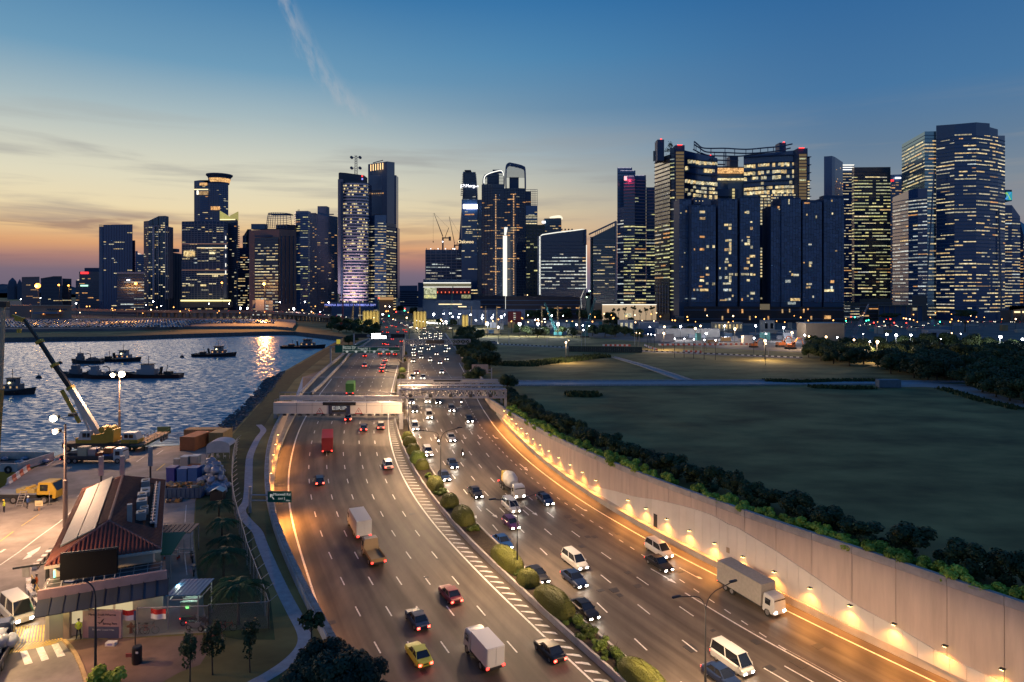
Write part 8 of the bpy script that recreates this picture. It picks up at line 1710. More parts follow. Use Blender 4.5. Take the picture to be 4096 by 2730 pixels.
bw_=BX(-.5,-.25,0,.5,.25,.45)
kb_=[bw_.mesh('kerb_block',MATS['white_paint']),bw_.mesh('kerb_block',M_black)]
ktot=0
for f,A_,B_,n_ in((e2,(340,380),(345,490),3),(e2,(345,490),(500,715),7),(e2,(405,235),(610,20),8)):
 a,b=G(*f(A_)[0]),G(*f(B_)[0])
 for k in range(n_):
  q=a.lerp(b,(k+.5)/n_);ktot+=1;o=inst('kerb_block',kb_[k%2],None,q,atan2(b.y-a.y,b.x-a.x),((b-a).length/n_,1,1));tag(o,'%s kerb block of the striped kerb by the gate, %s along it'%(('white','black')[k%2],ordw(ktot)),'kerb block','striped kerb blocks')
a,b=W2(375,420),W2(540,740);t=thing('railing','yellow tubular railing behind the striped kerb','railing',a);d=b-a
for z in(.5,1.05):MB().tube((0,0,z),(d.x,d.y,z),.04).build('rail',M_yellow,t)
for k in range(6):MB().tube((d.x*k/5,d.y*k/5,0),(d.x*k/5,d.y*k/5,1.1),.04).build('post',M_yellow,t)
p=W2(562,782);t=thing('height_bar','dark height-limit portal with a hanging plate over the gate road','gate',p);zt=31-(2200+160/2.9583-HY)/F*p.y;xl=(52/1.0*1-CX)/F*p.y-p.x
BX(-.12,-.12,0,.12,.12,zt).build('post',MK,t);MB().bar((0,0,zt),(xl,0,zt-.5),.14,.18).build('bar',MK,t);BX(-2.4,-.05,zt-1.3,-1.75,.05,zt-.3).build('plate',MV,t)
p=W2(650,870);t=thing('signal_post','post with a tall glowing green light tube at the gate','signal',p);BX(-.1,-.05,0,.14,.1,5.3).build('post',mat('post_pale',(.5,.5,.45),.5),t);gt=emit('green_tube',(.1,1,.35),7,True);MB().tube((.0,-.1,1.3),(.0,-.1,4.95),.055).build('light_tube',gt,t);BX(-.25,-.3,0,.3,.0,1.35).build('ticket_box',mat('box_maroon',(.25,.03,.03),.5),t);MB().tube((.1,0,5.5),(.1,-.05,5.5+.03),.4).build('mirror',MK,t)
jb_r=mat('plastic_red',(.5,.08,.04),.5);jb_w=mat('plastic_white',(.62,.6,.58),.5)
jm=MB().extr([(-.3,0),(.3,0),(.27,.15),(.12,.4),(.1,1.0),(-.1,1.0),(-.12,.4),(-.27,.15)],-.75,.75);jme=[jm.mesh('jersey_barrier',jb_w),jm.mesh('jersey_barrier',jb_r)]
jn=0
def jersey(f,pts,n_,place):
 global jn
 P=resample([(G(*q).x,G(*q).y)for q in f(*pts)],n_+1)
 for k in range(n_):
  a,b=P[k],P[k+1];jn+=1;o=inst('jersey_barrier',jme[k%2],None,((a[0]+b[0])/2,(a[1]+b[1])/2,0),atan2(b[1]-a[1],b[0]-a[0]),(hypot(b[0]-a[0],b[1]-a[1])/1.56,1,1));tag(o,'%s plastic barrier block %s, %s along its line'%(('white','red')[k%2],place,ordw(k+1)),'barrier','barrier blocks '+place)
jersey(e1,[(105,1010),(410,800)],6,'on the quay behind the yellow crane lorry');jersey(e2,[(740,985),(680,880)],2,'beside the green light post')
# vehicles in the yard
fr_,re_=G(101,2503),G(34,2440);a=atan2((re_-fr_).x*-1,(re_-fr_).y)
d=fr_-re_;rz=atan2(d.x,-d.y);v_=car('van','white',(fr_+re_)/2,rz,'white panel van with headlights on rolling over the yellow hatching',None,light=300,cat='van')
BX(-.9,-1.2,.85,-.89,2.3,1.75)
yel=mat('crane_yellow',(.45,.29,.03),.5,noise=.08,nscale=1);wht=PAINT['white']
fb=truck('white-cabbed flatbed lorry loaded with tanks and crates',(-76,124.5,0),R_(90),0,wht,mat('deck_dark',(.06,.05,.05),.7),11.3,1,1.2,'flat',head=False)
for nm,m_,b_ in[('white_tank',mat('tank_cream',(.5,.42,.28),.5),(-1.0,1.0,1.0,.4,2.6,2.9)),('steel_box',mat('steel_bright',(.45,.42,.42),.3,metal=.6),(-.8,-.5,1.0,.8,.9,2.5)),('red_crate',mat('crate_red',(.4,.06,.02),.6),(-1,-1.9,1.0,.6,-.6,1.9)),('blue_crate',mat('crate_blue',(.02,.09,.32),.6),(-1,-3.1,1.0,.2,-2.0,1.7)),('orange_crate',mat('crate_orange',(.45,.13,.03),.6),(-.6,-3.2,1.75,.9,-1.8,2.6))]:
 q=thing(nm,'%s standing on the deck of the white-cabbed flatbed lorry'%nm.replace('_',' '),'cargo',(-76,124.5,0),R_(90));BX(*b_).build('body',m_,q);BX(b_[0]-.03,b_[1]-.03,b_[5],b_[3]+.03,b_[4]+.03,b_[5]+.08).build('lid',MK if 'crate' in nm else m_,q)
X0,D_=-80.5,134.0;mc=thing('mobile_crane','large yellow and white mobile crane, long boom raised to the upper left over the water','crane',(X0,D_,0));q=lambda px,py:((px-CX)/F*D_-X0,31-(py-HY)/F*D_)
BX(-7,-1.3,.8,7.2,1.3,1.6).build('carrier',mat('carrier_dark',(.06,.05,.04),.6),mc)
cb_=MB();cb_.box(4.4,-1.2,1.6,7.6,1.2,2.3);cb_.build('carrier_hood',yel,mc);cb2=MB();loft(cb2,[[(4.5,-1.1,2.3),(7.5,-1.1,2.3),(7.5,1.1,2.3),(4.5,1.1,2.3)],[(4.7,-1.0,3.6),(7.0,-1.0,3.6),(7.0,1.0,3.6),(4.7,1.0,3.6)]]);cab_=cb2.build('cab',wht,mc);BX(5.0,-1.13,2.6,5.7,-1.04,3.3).build('window',M_glass,cab_);BX(5.9,-1.13,2.6,6.7,-1.04,3.3).build('window',M_glass,cab_)
for k in range(5):
 for sy in(-1.25,1.25):ty,rm=wheelmesh(.6,.4);w_=inst('wheel',ty,mc,(-5.8+k*2.9,sy,.6),R_(90));inst('rim',rm,w_)
MB().prism([(-4.4,-1.2),(1.6,-1.2),(1.6,1.2),(-4.4,1.2)],1.6,[2.6,3.6,3.6,2.6]).build('superstructure',yel,mc);BX(1.2,-1.3,1.8,3.0,1.3,4.2).build('counterweight',yel,mc)
for k in range(2):MB().tube((.6+k*1.4,-1.1,4.2),(.6+k*1.4,1.1,4.2),.62,n=14).build('winch_drum',yel,mc)
oc=MB();loft(oc,[[(-3.9,-1.3,2.3),(-1.4,-1.3,2.3),(-1.4,-.3,2.3),(-3.9,-.3,2.3)],[(-3.4,-1.25,4.0),(-1.5,-1.25,4.0),(-1.5,-.35,4.0),(-3.4,-.35,4.0)]]);oc_=oc.build('operator_cab',wht,mc);BX(-3.0,-1.34,2.8,-2.3,-1.28,3.6).build('window',M_glass,oc_);BX(-2.1,-1.34,2.8,-1.6,-1.28,3.6).build('window',M_glass,oc_)
pA=V((q(393,1738)[0],.3,q(0,1738)[1]));pB=V((q(278,1553)[0],.3,q(0,1553)[1]));pC=V((q(215,1462)[0],.3,q(0,1462)[1]));pD=V((q(155,1368)[0],.3,q(0,1368)[1]));pE=V((q(92,1280)[0],.3,q(0,1280)[1]))
MB().bar(pA,pB,.85,1.05).build('boom',mat('boom_white',(.55,.52,.46),.5),mc);MB().bar(pB,pC,.65,.8).build('boom',M_black,mc);MB().bar(pC,pD,.55,.65).build('boom',M_black,mc);MB().bar(pD,pE,.42,.5).build('boom',M_black,mc)
for pp_ in(pB,pC,pD):dd=(pE-pA).normalized();MB().bar(pp_-dd*.3,pp_+dd*.3,1.05,1.2).build('boom_collar',yel,mc)
MB().bar(pE,pE+V((-1.7,0,.2)),.7,.8).bar(pE+V((-.8,0,.4)),pE+V((-2.3,0,.9)),.4,.4).build('boom_head',yel,mc)
MB().bar(V((q(325,1690)[0],-.5,q(0,1690)[1])),V((q(255,1560)[0],-.6,q(0,1560)[1])),.5,.55).build('luffing_jib',yel,mc);MB().tube((-2.3,0,3.4),(q(300,1610)[0],.2,q(0,1610)[1]),.22).build('luffing_ram',mat('ram_steel',(.5,.5,.5),.3,metal=.7),mc)
hk=V((q(72,1316)[0],.3,q(0,1316)[1]));MB().tube(pE+V((-1.0,0,0)),hk,.04,n=4).build('cable',MK,mc);BX(hk.x-.3,hk.y-.3,hk.z-.8,hk.x+.3,hk.y+.3,hk.z).build('hook_block',yel,mc)
t=thing('flatbed_trailer','long dark green flatbed trailer with railings, parked away from the camera','trailer',(-72.8,133.5,0),R_(6));gm=mat('trailer_green',(.02,.06,.035),.6)
BX(-1.35,-1.5,1.0,1.35,12,1.35).build('deck',gm,t);BX(-1.3,-1.4,1.36,1.3,11.9,1.4).build('deck_boards',mat('deck_wood',(.2,.15,.11),.8),t)
for k in range(9):
 for sx in(-1.32,1.32):MB().tube((sx,-1.4+k*1.65,1.35),(sx,-1.4+k*1.65,2.05),.04,n=5).build('stake',gm,t)
for sx in(-1.32,1.32):MB().tube((sx,-1.4,2.05),(sx,11.9,2.05),.04).build('rail',gm,t)
MB().tube((-1.32,-1.42,2.05),(1.32,-1.42,2.05),.04).tube((-1.32,-1.42,1.7),(1.32,-1.42,1.7),.04).build('rail',gm,t);BX(-1.32,11.6,1.36,1.32,11.95,2.4).build('headboard',gm,t)
for k in range(3):
 for sx in(-1.0,1.0):ty,rm=wheelmesh(.5,.35);w_=inst('wheel',ty,t,(sx,8+k*1.2,.5));inst('rim',rm,w_)
BX(-1.0,-.2,0,-.8,0,1.0).box(.8,-.2,0,1.0,0,1.0).build('landing_leg',gm,t)
def container(label,x,y,L_,col,rz,w=2.44,h=2.59,name='shipping_container',cat='container',n_=14):
 t=thing(name,label,cat,(x,y,0),rz);m_=mat('container_%02d_%02d_%02d'%tuple(int(c*99)for c in col),col,.65,noise=.15,nscale=1);BX(-L_/2,-w/2,.1,L_/2,w/2,h).build('body',m_,t)
 for sy in(-1,1):
  for k in range(n_):xx=-L_/2+.15+(L_-.3)*(k+.5)/n_;BX(xx-.09,sy*w/2-.03,.25,xx+.09,sy*w/2+.04,h-.15).build('corrugation',m_,t)
 for sx in(-1,1):
  for sy in(-1,1):BX(sx*L_/2-.1,sy*w/2-.09,0,sx*L_/2+.09,sy*w/2+.09,h+.03).build('corner_post',m_,t)
  BX(sx*L_/2-.02,-w/2+.1,.2,sx*L_/2+.06,-.02,h-.1).box(sx*L_/2-.02,.02,.2,sx*L_/2+.06,w/2-.1,h-.1).build('end_door',m_,t)
 return t
container('orange-red shipping container, foremost of the group by the quay',-63.0,136.2,6.06,(.42,.13,.04),R_(84),2.9,2.75)
container('tan shipping container behind the orange-red one',-64.0,141.5,6.6,(.34,.20,.08),R_(2),2.5,2.8);container('tan shipping container at the right end of the row',-59.5,139.5,2.6,(.38,.24,.09),R_(2),5,2.8,n_=6)
container('small dark red container behind the crane cab',-77.2,138,2.4,(.22,.04,.03),0,2,2.2,n_=6)
container('blue-grey site container beside the canal on the field',122.6,222.5,6.8,(.12,.17,.22),R_(-2),2.5,2.6)
p=G(886,1828);t=thing('canopy_tent','white barrel-roofed canopy tent with folding seats under it','tent',p,R_(4));tm=mat('tent_fabric',(.5,.46,.45),.8,noise=.08,nscale=1)
mb=MB();n_=10;A=[];B=[]
for k in range(n_+1):a=pi*k/n_;A.append((-2.1*cos(a),-1.8,2.4+.95*sin(a)));B.append((-2.1*cos(a),1.9,2.4+.95*sin(a)))
mb.strip(A,B);mb.build('roof',tm,t);MB().add(A,[tuple(range(n_+1))]).build('gable',tm,t);MB().add([(-2.1,-1.85,1.2),(2.1,-1.85,1.2),(2.1,-1.82,2.45),(-2.1,-1.82,2.45)],[(0,1,2,3)]).build('valance',tm,t)
for sx in(-2.1,2.1):
 for sy in(-1.8,1.9):MB().tube((sx,sy,0),(sx,sy,2.4),.05,n=6).build('leg',MV,t)
for k in range(3):c_=thing('chair','white plastic chair under the canopy tent, %s from left'%ORD[k],'chair',p+V((-1.3+k*1.2,-1.2,0)),k);BX(-.22,-.22,.4,.22,.22,.45).build('seat',jb_w,c_);BX(-.22,.18,.45,.22,.23,.9).build('backrest',jb_w,c_);[MB().tube((sx*.19,sy*.19,0),(sx*.19,sy*.19,.4),.025,n=5).build('leg',jb_w,c_)for sx in(-1,1)for sy in(-1,1)]
rb_=RNG(12);bm_=mat('bag_plastic',(.24,.28,.36),.4,noise=.12,nscale=2,rand=.25);bagm=[]
for k in range(5):
 mb=MB();n1,n2=10,7;vs=[]
 for j in range(n2+1):
  for i in range(n1):
   ph=pi*j/n2;th=2*pi*i/n1;rr_=1+rb_.uniform(-.28,.28);vs.append((cos(th)*sin(ph)*rr_,sin(th)*sin(ph)*rr_,-.78*cos(ph)*rr_+.7))
 mb.add(vs,[(j*n1+i,j*n1+(i+1)%n1,(j+1)*n1+(i+1)%n1,(j+1)*n1+i)for j in range(n2)for i in range(n1)]);bagm.append(mb.mesh('rubbish_bag',bm_,True))
bn=0
for lvl,n_ in((0,34),(1,20),(2,8)):
 for _ in range(n_):
  u,v=rb_.random(),rb_.random();c0=G(805+105*u,1990-110*v);
  if lvl and(u<.1+.08*lvl or u>.92-.1*lvl or v<.12+.1*lvl):u=.5;c0=G(805+105*(.3+.4*rb_.random()),1990-110*(.4+.4*rb_.random()))
  bn+=1;s=rb_.uniform(.55,.85);o=inst('rubbish_bag',rb_.choice(bagm),None,c0+V((0,0,lvl*.95)),rb_.uniform(0,6),(s,s,s));tag(o,'bulging pale rubbish bag in the heap by the fence, %s counted outward'%ordw(bn),'rubbish bag','rubbish bags in the heap')
p=G(722,1996);sk=thing('skip','long blue rubbish skip heaped with scrap wood and boxes','skip',p,R_(2));bl_=mat('skip_blue',(.02,.06,.14),.6,noise=.2,nscale=1)
for b_ in((-3,-.1,.1,3,0,1.6),(-3,2.4,.1,3,2.5,1.6),(-3,0,.1,-2.9,2.4,1.6),(2.9,0,.1,3,2.4,1.6)):BX(*b_).build('side',bl_,sk)
BX(-2.9,0,.1,2.9,2.4,.3).build('floor',bl_,sk)
for k in range(9):BX(-2.7+k*.66,-.18,.15,-2.55+k*.66,-.1,1.55).build('rib',bl_,sk)
cols_=[(.3,.2,.1),(.25,.13,.06),(.35,.28,.2),(.12,.09,.07),(.4,.2,.05),(.08,.10,.13)]
for k in range(46):
 c_=rb_.choice(cols_);m_=mat('scrap_%d'%cols_.index(c_),c_,.8,rand=.2);inside=k<30
 q=p+(V((rb_.uniform(-2.6,2.6),rb_.uniform(.3,2.2),1.3+rb_.uniform(0,.7)))if inside else V((rb_.uniform(-2.6,1.8),rb_.uniform(-1.8,-.5),.25)))
 o=MB().bxc((0,0,0),(rb_.uniform(.3,1.1),rb_.uniform(.3,.7),rb_.uniform(.2,.5))).build('scrap_piece',m_);o.location=q;o.rotation_euler=(rb_.uniform(-.4,.4),rb_.uniform(-.4,.4),rb_.uniform(0,3));tag(o,'brown scrap piece %s, %s of the scraps'%('lying in the blue skip' if inside else 'on the ground before the blue skip',ordw(k+1)),'scrap','scrap around the skip')
def boxthing(name,lab,cat,f,x0,x1,yb,h,depth,col,lid=None,rz=0):
 a,b=G(*f((x0,yb))[0]),G(*f((x1,yb))[0]);w_=(b-a).length;t=thing(name,lab,cat,(a+b)/2+V((0,depth/2,0)),rz);m_=mat('paint_%s'%lab[:14].replace(' ','_'),col,.55,noise=.1,nscale=1)
 BX(-w_/2,-depth/2,0,w_/2,depth/2,h).build('body',m_,t,bevel=.03);BX(-w_/2-.04,-depth/2-.04,h,w_/2+.04,depth/2+.04,h+.12).build('lid',mat('paint_lid_%s'%lab[:12].replace(' ','_'),lid or col,.5),t);return t
boxthing('waste_bin','violet-blue square bin with a white label, leftmost of three','bin',e3,358,462,718,2.2,1.8,(.02,.03,.22));boxthing('waste_bin','blue square bin, middle one of three','bin',e3,492,615,715,2.0,1.8,(.01,.08,.28));boxthing('waste_bin','blue square bin, rightmost of three beside the bags','bin',e3,628,748,712,2.1,1.8,(.01,.09,.30))
boxthing('crate','white lidded crate stack, left one behind the bins','crate',e3,535,628,600,2.6,1.5,(.32,.30,.28),(.5,.52,.5));boxthing('crate','white lidded crate on the orange one behind the bins','crate',e3,655,752,590,2.6,1.5,(.32,.31,.3),(.5,.52,.5));boxthing('crate','orange crate low behind the right bin','crate',e3,632,755,625,1.5,1.0,(.45,.12,.03));boxthing('crate','small steel cage crate left of the white stack','crate',e3,447,515,570,1.8,1.0,(.3,.28,.26))
p=G(*e3((1005,940))[0]);t=thing('small_shed','tiny dark shed with pale pitched roof before the bags','shed',p,R_(3));BX(-.9,-.6,0,.9,.8,1.4).build('wall',MK,t);MB().add([(-1.05,-.75,1.35),(0,-.75,1.85),(0,.95,1.85),(-1.05,.95,1.35),(1.05,-.75,1.35),(1.05,.95,1.35)],[(0,1,2,3),(1,4,5,2)]).build('roof',mat('roof_mint',(.4,.5,.5),.5),t)
p=G(*e3((505,1568))[0]);t=thing('green_canopy','dark green sloping canopy over the lane beside the tiled building','canopy',(-38.9,75.5,0),R_(8));MB().add([(-1.9,-2.2,2.7),(1.9,-2.2,2.7),(1.9,2.4,3.5),(-1.9,2.4,3.5),(-1.9,-2.2,2.8),(1.9,-2.2,2.8),(1.9,2.4,3.6),(-1.9,2.4,3.6)],[(0,3,2,1),(4,5,6,7),(0,1,5,4),(1,2,6,5),(2,3,7,6),(3,0,4,7)]).build('roof',mat('canopy_green',(.01,.12,.05),.6),t);[MB().tube((sx*1.8,sy,0),(sx*1.8,sy,2.8),.05,n=6).build('post',MV,t)for sx in(-1,1)for sy in(-2.1,2.2)]
t=thing('slatted_canopy','dark slatted canopy roof just beyond the green canopy','canopy',(-39.8,80.6,0),R_(8));[BX(-2.3+k*.52,-1.6,3.0,-1.9+k*.52,1.6,3.1).build('slat',mat('slat_dark',(.05,.06,.075),.6),t)for k in range(9)];[MB().tube((sx*2.2,sy,0),(sx*2.2,sy,3.0),.05,n=6).build('post',MV,t)for sx in(-1,1)for sy in(-1.5,1.5)]
for k,(x,y)in EN(((362,240),(520,225))):
 p=G(*e4((x,y))[0]);t=thing('lane_barrier','red and white trestle barrier in the lane, %s one'%('left' if k==0 else 'right'),'barrier',p)
 for sx in(-.75,.75):MB().tube((sx,0,0),(sx,0,1.2),.08,n=6).build('post',jb_w,t);MB().tube((sx,0,0),(sx,0,.35),.1,n=6).build('red_band',jb_r,t)
 BX(-.75,-.04,.95,.75,.04,1.15).build('rail',jb_w,t);BX(-.75,-.04,.5,.75,.04,.62).build('rail',jb_w,t)
p=G(785,2512);t=thing('generator_shelter','small shelter with blue corrugated roof over a generator','shelter',p+V((-1.2,1.4,0)),R_(3));br=mat('roof_blue',(.03,.13,.25),.45)
for k in range(16):x=-1.5+k*.19;BX(x,-1.8,3.1+.03*(k%2),x+.185,1.8,3.18+.03*(k%2)).build('roof_rib',br,t)
for sx in(-1.35,1.35):
 for sy in(-1.6,1.6):MB().tube((sx,sy,0),(sx,sy,3.1),.07,n=6).build('post',MV,t)
 MB().tube((sx,-1.6,2.6),(sx,1.6,2.6),.05,n=6).build('beam',MV,t)
MB().tube((-1.35,-1.6,2.7),(1.35,-1.6,2.7),.05).build('beam',MV,t);lamp('POINT',(0,0,2.8),60,(.8,1,.8),.1,parent=t)
gn=thing('generator','pale green generator cabinet with a lit green display under the blue-roofed shelter','generator',p+V((-1.2,1.6,0)),R_(3));BX(-.8,-.6,.1,.8,.8,1.9).build('cabinet',mat('generator_green',(.22,.30,.26),.5),gn);BX(-.25,-.66,1.35,.0,-.6,1.55).build('display',emit('green_display',(.2,1,.2),3),gn);BX(-.6,-.66,.6,.6,-.6,.64).build('vent',MK,gn)
for k,(x,y,rz,lab,col)in EN(((620,1015,1.35,'silver scooter parked in front of the generator shelter','silver'),(570,960,1.6,'black motorcycle behind the silver scooter at the shelter','black'),(590,255,.5,'black motorcycle parked by the lane kerb near the trestle barriers','black'),(612,400,.4,'dark motorcycle parked by the lane kerb behind the blue roof','grey'),(700,960,1.3,'dark motorcycle at the right post of the shelter','black'))):
 moto(lab,G(*e4((x,y))[0]),rz,0,None,False,False,col)
def bike(lab,p,rz):
 t=thing('bicycle',lab,'bicycle',p,rz);m_=MK
 for y in(-.5,.5):
  R3=[V((0,y+.32*cos(a),.33+.32*sin(a)))for a in[i*pi/8 for i in range(17)]];w_=MB().path(R3,.022,5).build('wheel',M_tyre,t);sp=MB();[sp.tube((0,y,.33),(0,y+.3*cos(i*pi/4),.33+.3*sin(i*pi/4)),.006,n=3)for i in range(8)];o=sp.build('spokes',MV,w_)
 MB().path([V((0,.5,.33)),V((0,.15,.35)),V((0,-.38,.78)),V((0,.22,.8)),V((0,.5,.33))],.02,5).path([V((0,.15,.35)),V((0,.24,.92))],.02,5).path([V((0,-.5,.33)),V((0,-.36,.98))],.02,5).build('frame',mat('bike_red',(.3,.05,.03),.5),t);MB().tube((-.28,-.34,1.0),(.28,-.34,1.0),.018).build('handlebar',m_,t);BX(-.07,.12,.92,.07,.36,.98).build('saddle',M_black,t)
for k,(x,y,rz,lab)in EN(((40,1045,1.4,'bicycle leaning on the gate fence left of the second flag'),(130,1045,1.7,'red bicycle on the gate fence below the flag'),(860,1020,1.5,'bicycle leaning on the lawn fence near the shelter, left one'),(975,1015,1.6,'bicycle leaning on the lawn fence near the shelter, right one'),(780,1150,1.1,'bicycle standing on the dirt outside the fence, left one'),(870,1115,1.3,'bicycle standing on the dirt outside the fence, right one'))):bike(lab,G(*e4((x,y))[0]),rz)
p=G(548,2654);t=thing('litter_bin','black litter bin with a small side plate beside the signpost on the dirt','bin',p);MB().lathe([(.36,0),(.38,.1),(.38,1.35),(.33,1.45)],14).build('body',M_black,t);BX(-.9,-.1,.55,-.4,0,.85).build('plate',mat('plate_red',(.3,.08,.06),.6),t);BX(.1,-.4,1.0,.3,-.36,1.15).build('sticker',MATS['white_paint'],t)
p=G(541,2600);t=thing('signpost','thin signpost with a narrow blue plate standing behind the litter bin','signpost',p);MB().tube((0,0,0),(0,0,3.4),.05).build('post',MK,t);BX(-.1,-.08,2.6,.1,-.04,3.4).build('plate',mat('plate_navy',(.03,.05,.12),.5),t)
p=G(*e2((1318,1128))[0]);t=thing('ground_box','small white utility box lying on the grass by the sign wall','box',p);BX(-.42,-.25,0,.42,.25,.3).build('body',jb_w,t);BX(-.2,-.26,.1,.2,-.251,.22).build('label_plate',mat('label_violet',(.25,.22,.5),.5),t)
p=G(*e2((1550,985))[0]);t=thing('fire_hydrant','brown twin-headed fire hydrant left of the gate fence bicycles','hydrant',p);MB().lathe([(.18,0),(.12,.1),(.12,.7),(.18,.75),(.05,.95)],10).build('barrel',mat('hydrant_brown',(.2,.08,.05),.6),t);MB().tube((-.35,0,.6),(.35,0,.6),.1).build('outlet',MATS['hydrant_brown'],t)
t=truck('lorry cut by the bottom-left corner, piled with shiny wrapped bales',(-43.2,56.5,0),R_(205),0,PAINT['navy'],mat('deck_navy',(.03,.04,.08),.6),7.5,1,1.2,'flat',head=False)
bl2=mat('bale_wrap',(.30,.20,.22),.3,noise=.3,nscale=3,rand=.3)
for k in range(9):o=inst('wrapped_bale',bagm[k%5],None,V((-43.2+1.1*((k%3)-1)*.8-.3,56.5+1.0*(k//3-1)+.2,1.0+.5*(k%2))),k,(.75,.75,.7));tag(o,'shiny wrapped bale on the corner lorry, %s of the load'%ordw(k+1),'bale','bales on the corner lorry')
yc=thing('crane_lorry','yellow crane lorry with empty deck, its cab facing right','crane',(-71.5,101.2,0),0)
BX(-9,-1.25,.8,4.2,1.25,1.35).build('chassis',MK,yc)
cb=MB();loft(cb,[[(1.9,-1.25,.9),(4.6,-1.25,.8),(4.6,1.25,.8),(1.9,1.25,.9)],[(1.9,-1.25,2.0),(4.75,-1.25,1.9),(4.75,1.25,1.9),(1.9,1.25,2.0)],[(2.1,-1.15,3.1),(4.0,-1.15,3.1),(4.0,1.15,3.1),(2.1,1.15,3.1)]]);cab_=cb.build('cab',yel,yc);BX(2.4,-1.28,1.9,3.5,-1.2,2.8).build('window',M_glass,cab_);MB().add([(4.74,-1.1,1.95),(4.74,1.1,1.95),(4.1,1.05,3.0),(4.1,-1.05,3.0),(4.78,-1.1,1.95),(4.78,1.1,1.95),(4.14,1.05,3.0),(4.14,-1.05,3.0)],[(4,5,6,7),(0,3,2,1),(0,1,5,4),(2,3,7,6),(0,4,7,3),(1,2,6,5)]).build('windscreen',M_glass,cab_)
BX(-9,-1.25,1.35,1.8,1.25,1.5).build('deck',mat('deck_blue_grey',(.16,.19,.24),.6),yc);BX(-1.3,-1.0,1.5,1.4,.8,2.1).build('engine_cover',mat('cover_tan',(.35,.28,.1),.6),yc);MB().tube((.3,-.9,2.0),(.3,.6,2.0),.4).build('reel',yel,yc)
for x in(-7,-5.6,-1.5,3.0):
 for sy in(-1.1,1.1):ty,rm=wheelmesh(.55,.4);w_=inst('wheel',ty,yc,(x,sy,.55),R_(90));inst('rim',rm,w_)
oc=MB();loft(oc,[[(-7.6,-1.4,1.7),(-5.4,-1.4,1.7),(-5.4,-.2,1.7),(-7.6,-.2,1.7)],[(-7.4,-1.4,3.7),(-5.8,-1.4,3.7),(-5.8,-.2,3.7),(-7.4,-.2,3.7)]]);oc_=oc.build('operator_cab',yel,yc);BX(-7.1,-1.46,2.3,-5.9,-1.40,3.4).build('window',M_glass,oc_)
D_=104.5;bq=lambda px,py:V(((px-CX)/F*D_+71.5,3.3,31-(py-HY)/F*D_))
a_,b_=bq(-25,1960),bq(2,1560);c_=bq(14,1230);MB().bar(a_,b_,.6,.7).build('boom',mat('boom_mustard',(.25,.17,.04),.6),yc);MB().bar(b_,c_,.4,.45).build('boom',mat('boom_grey',(.3,.27,.2),.5),yc);BX(c_.x-.6,c_.y-.4,c_.z,c_.x+.7,c_.y+.4,c_.z+.9).build('boom_head',M_black,yc)
p=G(*e1((265,1320))[0]);t=thing('step_ladder','grey step ladder leaning on the yellow crane lorry','ladder',p,.2)
for sx in(-.4,.4):MB().bar((sx,-.1,0),(sx+.25,.8,2.1),.06,.08).build('rail',MV,t);MB().bar((sx,1.5,0),(sx+.25,.85,2.1),.05,.06).build('rear_leg',MV,t)
for k in range(6):BX(-.38+.04*k,-.05+k*.14,.3+.33*k,.42+.04*k,.12+k*.14,.34+.33*k).build('rung',MV,t)
p=G(*e1((545,1375))[0]);t=thing('notice_board','cream notice board on a stand before the yellow crane lorry','sign',p);BX(-.1,-.08,0,.1,.08,.5).tube((0,0,0),(0,0,1.0),.04).build('stand',mat('stand_brown',(.25,.14,.08),.7),t);BX(-.55,-.05,.7,.55,0,1.45).build('board',mat('board_cream',(.6,.52,.3),.6),t);BX(-.4,-.06,1.1,.4,-.052,1.14).box(-.4,-.06,.9,.3,-.052,.94).build('text_line',M_ink,t)
for k,(x,y,h)in EN(((503,1370,1.4),(688,1290,2.0),(848,1180,1.6))):p=G(*e1((x,y))[0]);t=thing('cordon_post','thin grey cordon post by the yellow crane lorry, %s from left'%ORD[k],'post',p);MB().tube((0,0,0),(0,0,h),.04).build('post',MV,t);MB().lathe([(.35,0),(.3,.08),(.05,.1)],12).build('base',MK,t)
bg_=thing('work_barge','white-bulwarked work barge with tyre fenders moored at the left quay','barge',(-91.5,121.5,-3.0),R_(-4));hull=MB();loft(hull,[[(-14,-3.5,0),(5.5,-3.5,0),(5.5,4,0),(-14,4,0)],[(-14,-4,3.2),(7,-4,3.2),(7,4.5,3.2),(-14,4.5,3.2)]]);hull.build('hull',yel,bg_)
for b_ in((-14,-4.05,3.2,7,-3.8,4.6),(-14,4.3,3.2,7,4.55,4.6),(6.8,-3.8,3.2,7.05,4.3,4.6)):BX(*b_).build('bulwark',mat('bulwark_white',(.5,.45,.40),.6,noise=.2,nscale=1),bg_)
BX(-13.8,-3.8,3.2,6.8,4.3,3.3).build('deck',MK,bg_)
for k,(x,z)in EN(((5.5,3.6),(.7,2.7),(2.0,2.7),(-4,2.8))):R3=[V((x+.5*cos(a),-4.25,z+.5*sin(a)))for a in[i*pi/8 for i in range(17)]];MB().path(R3,.17,7).build('tyre_fender',M_tyre,bg_)
for k in range(14):
 c_=rb_.choice([(.5,.45,.42),(.3,.3,.33),(.5,.2,.1),(.45,.42,.45)]);o=inst('deck_cargo',rb_.choice(bagm),None,V((-97+rb_.uniform(-3,13),122.5+rb_.uniform(-1,2.5),.2)),rb_.uniform(0,6),(.7,.6,.5));tag(o,'wrapped bundle on the deck of the white-bulwarked barge, %s from left'%ordw(k+1),'bundle','bundles on the barge deck')
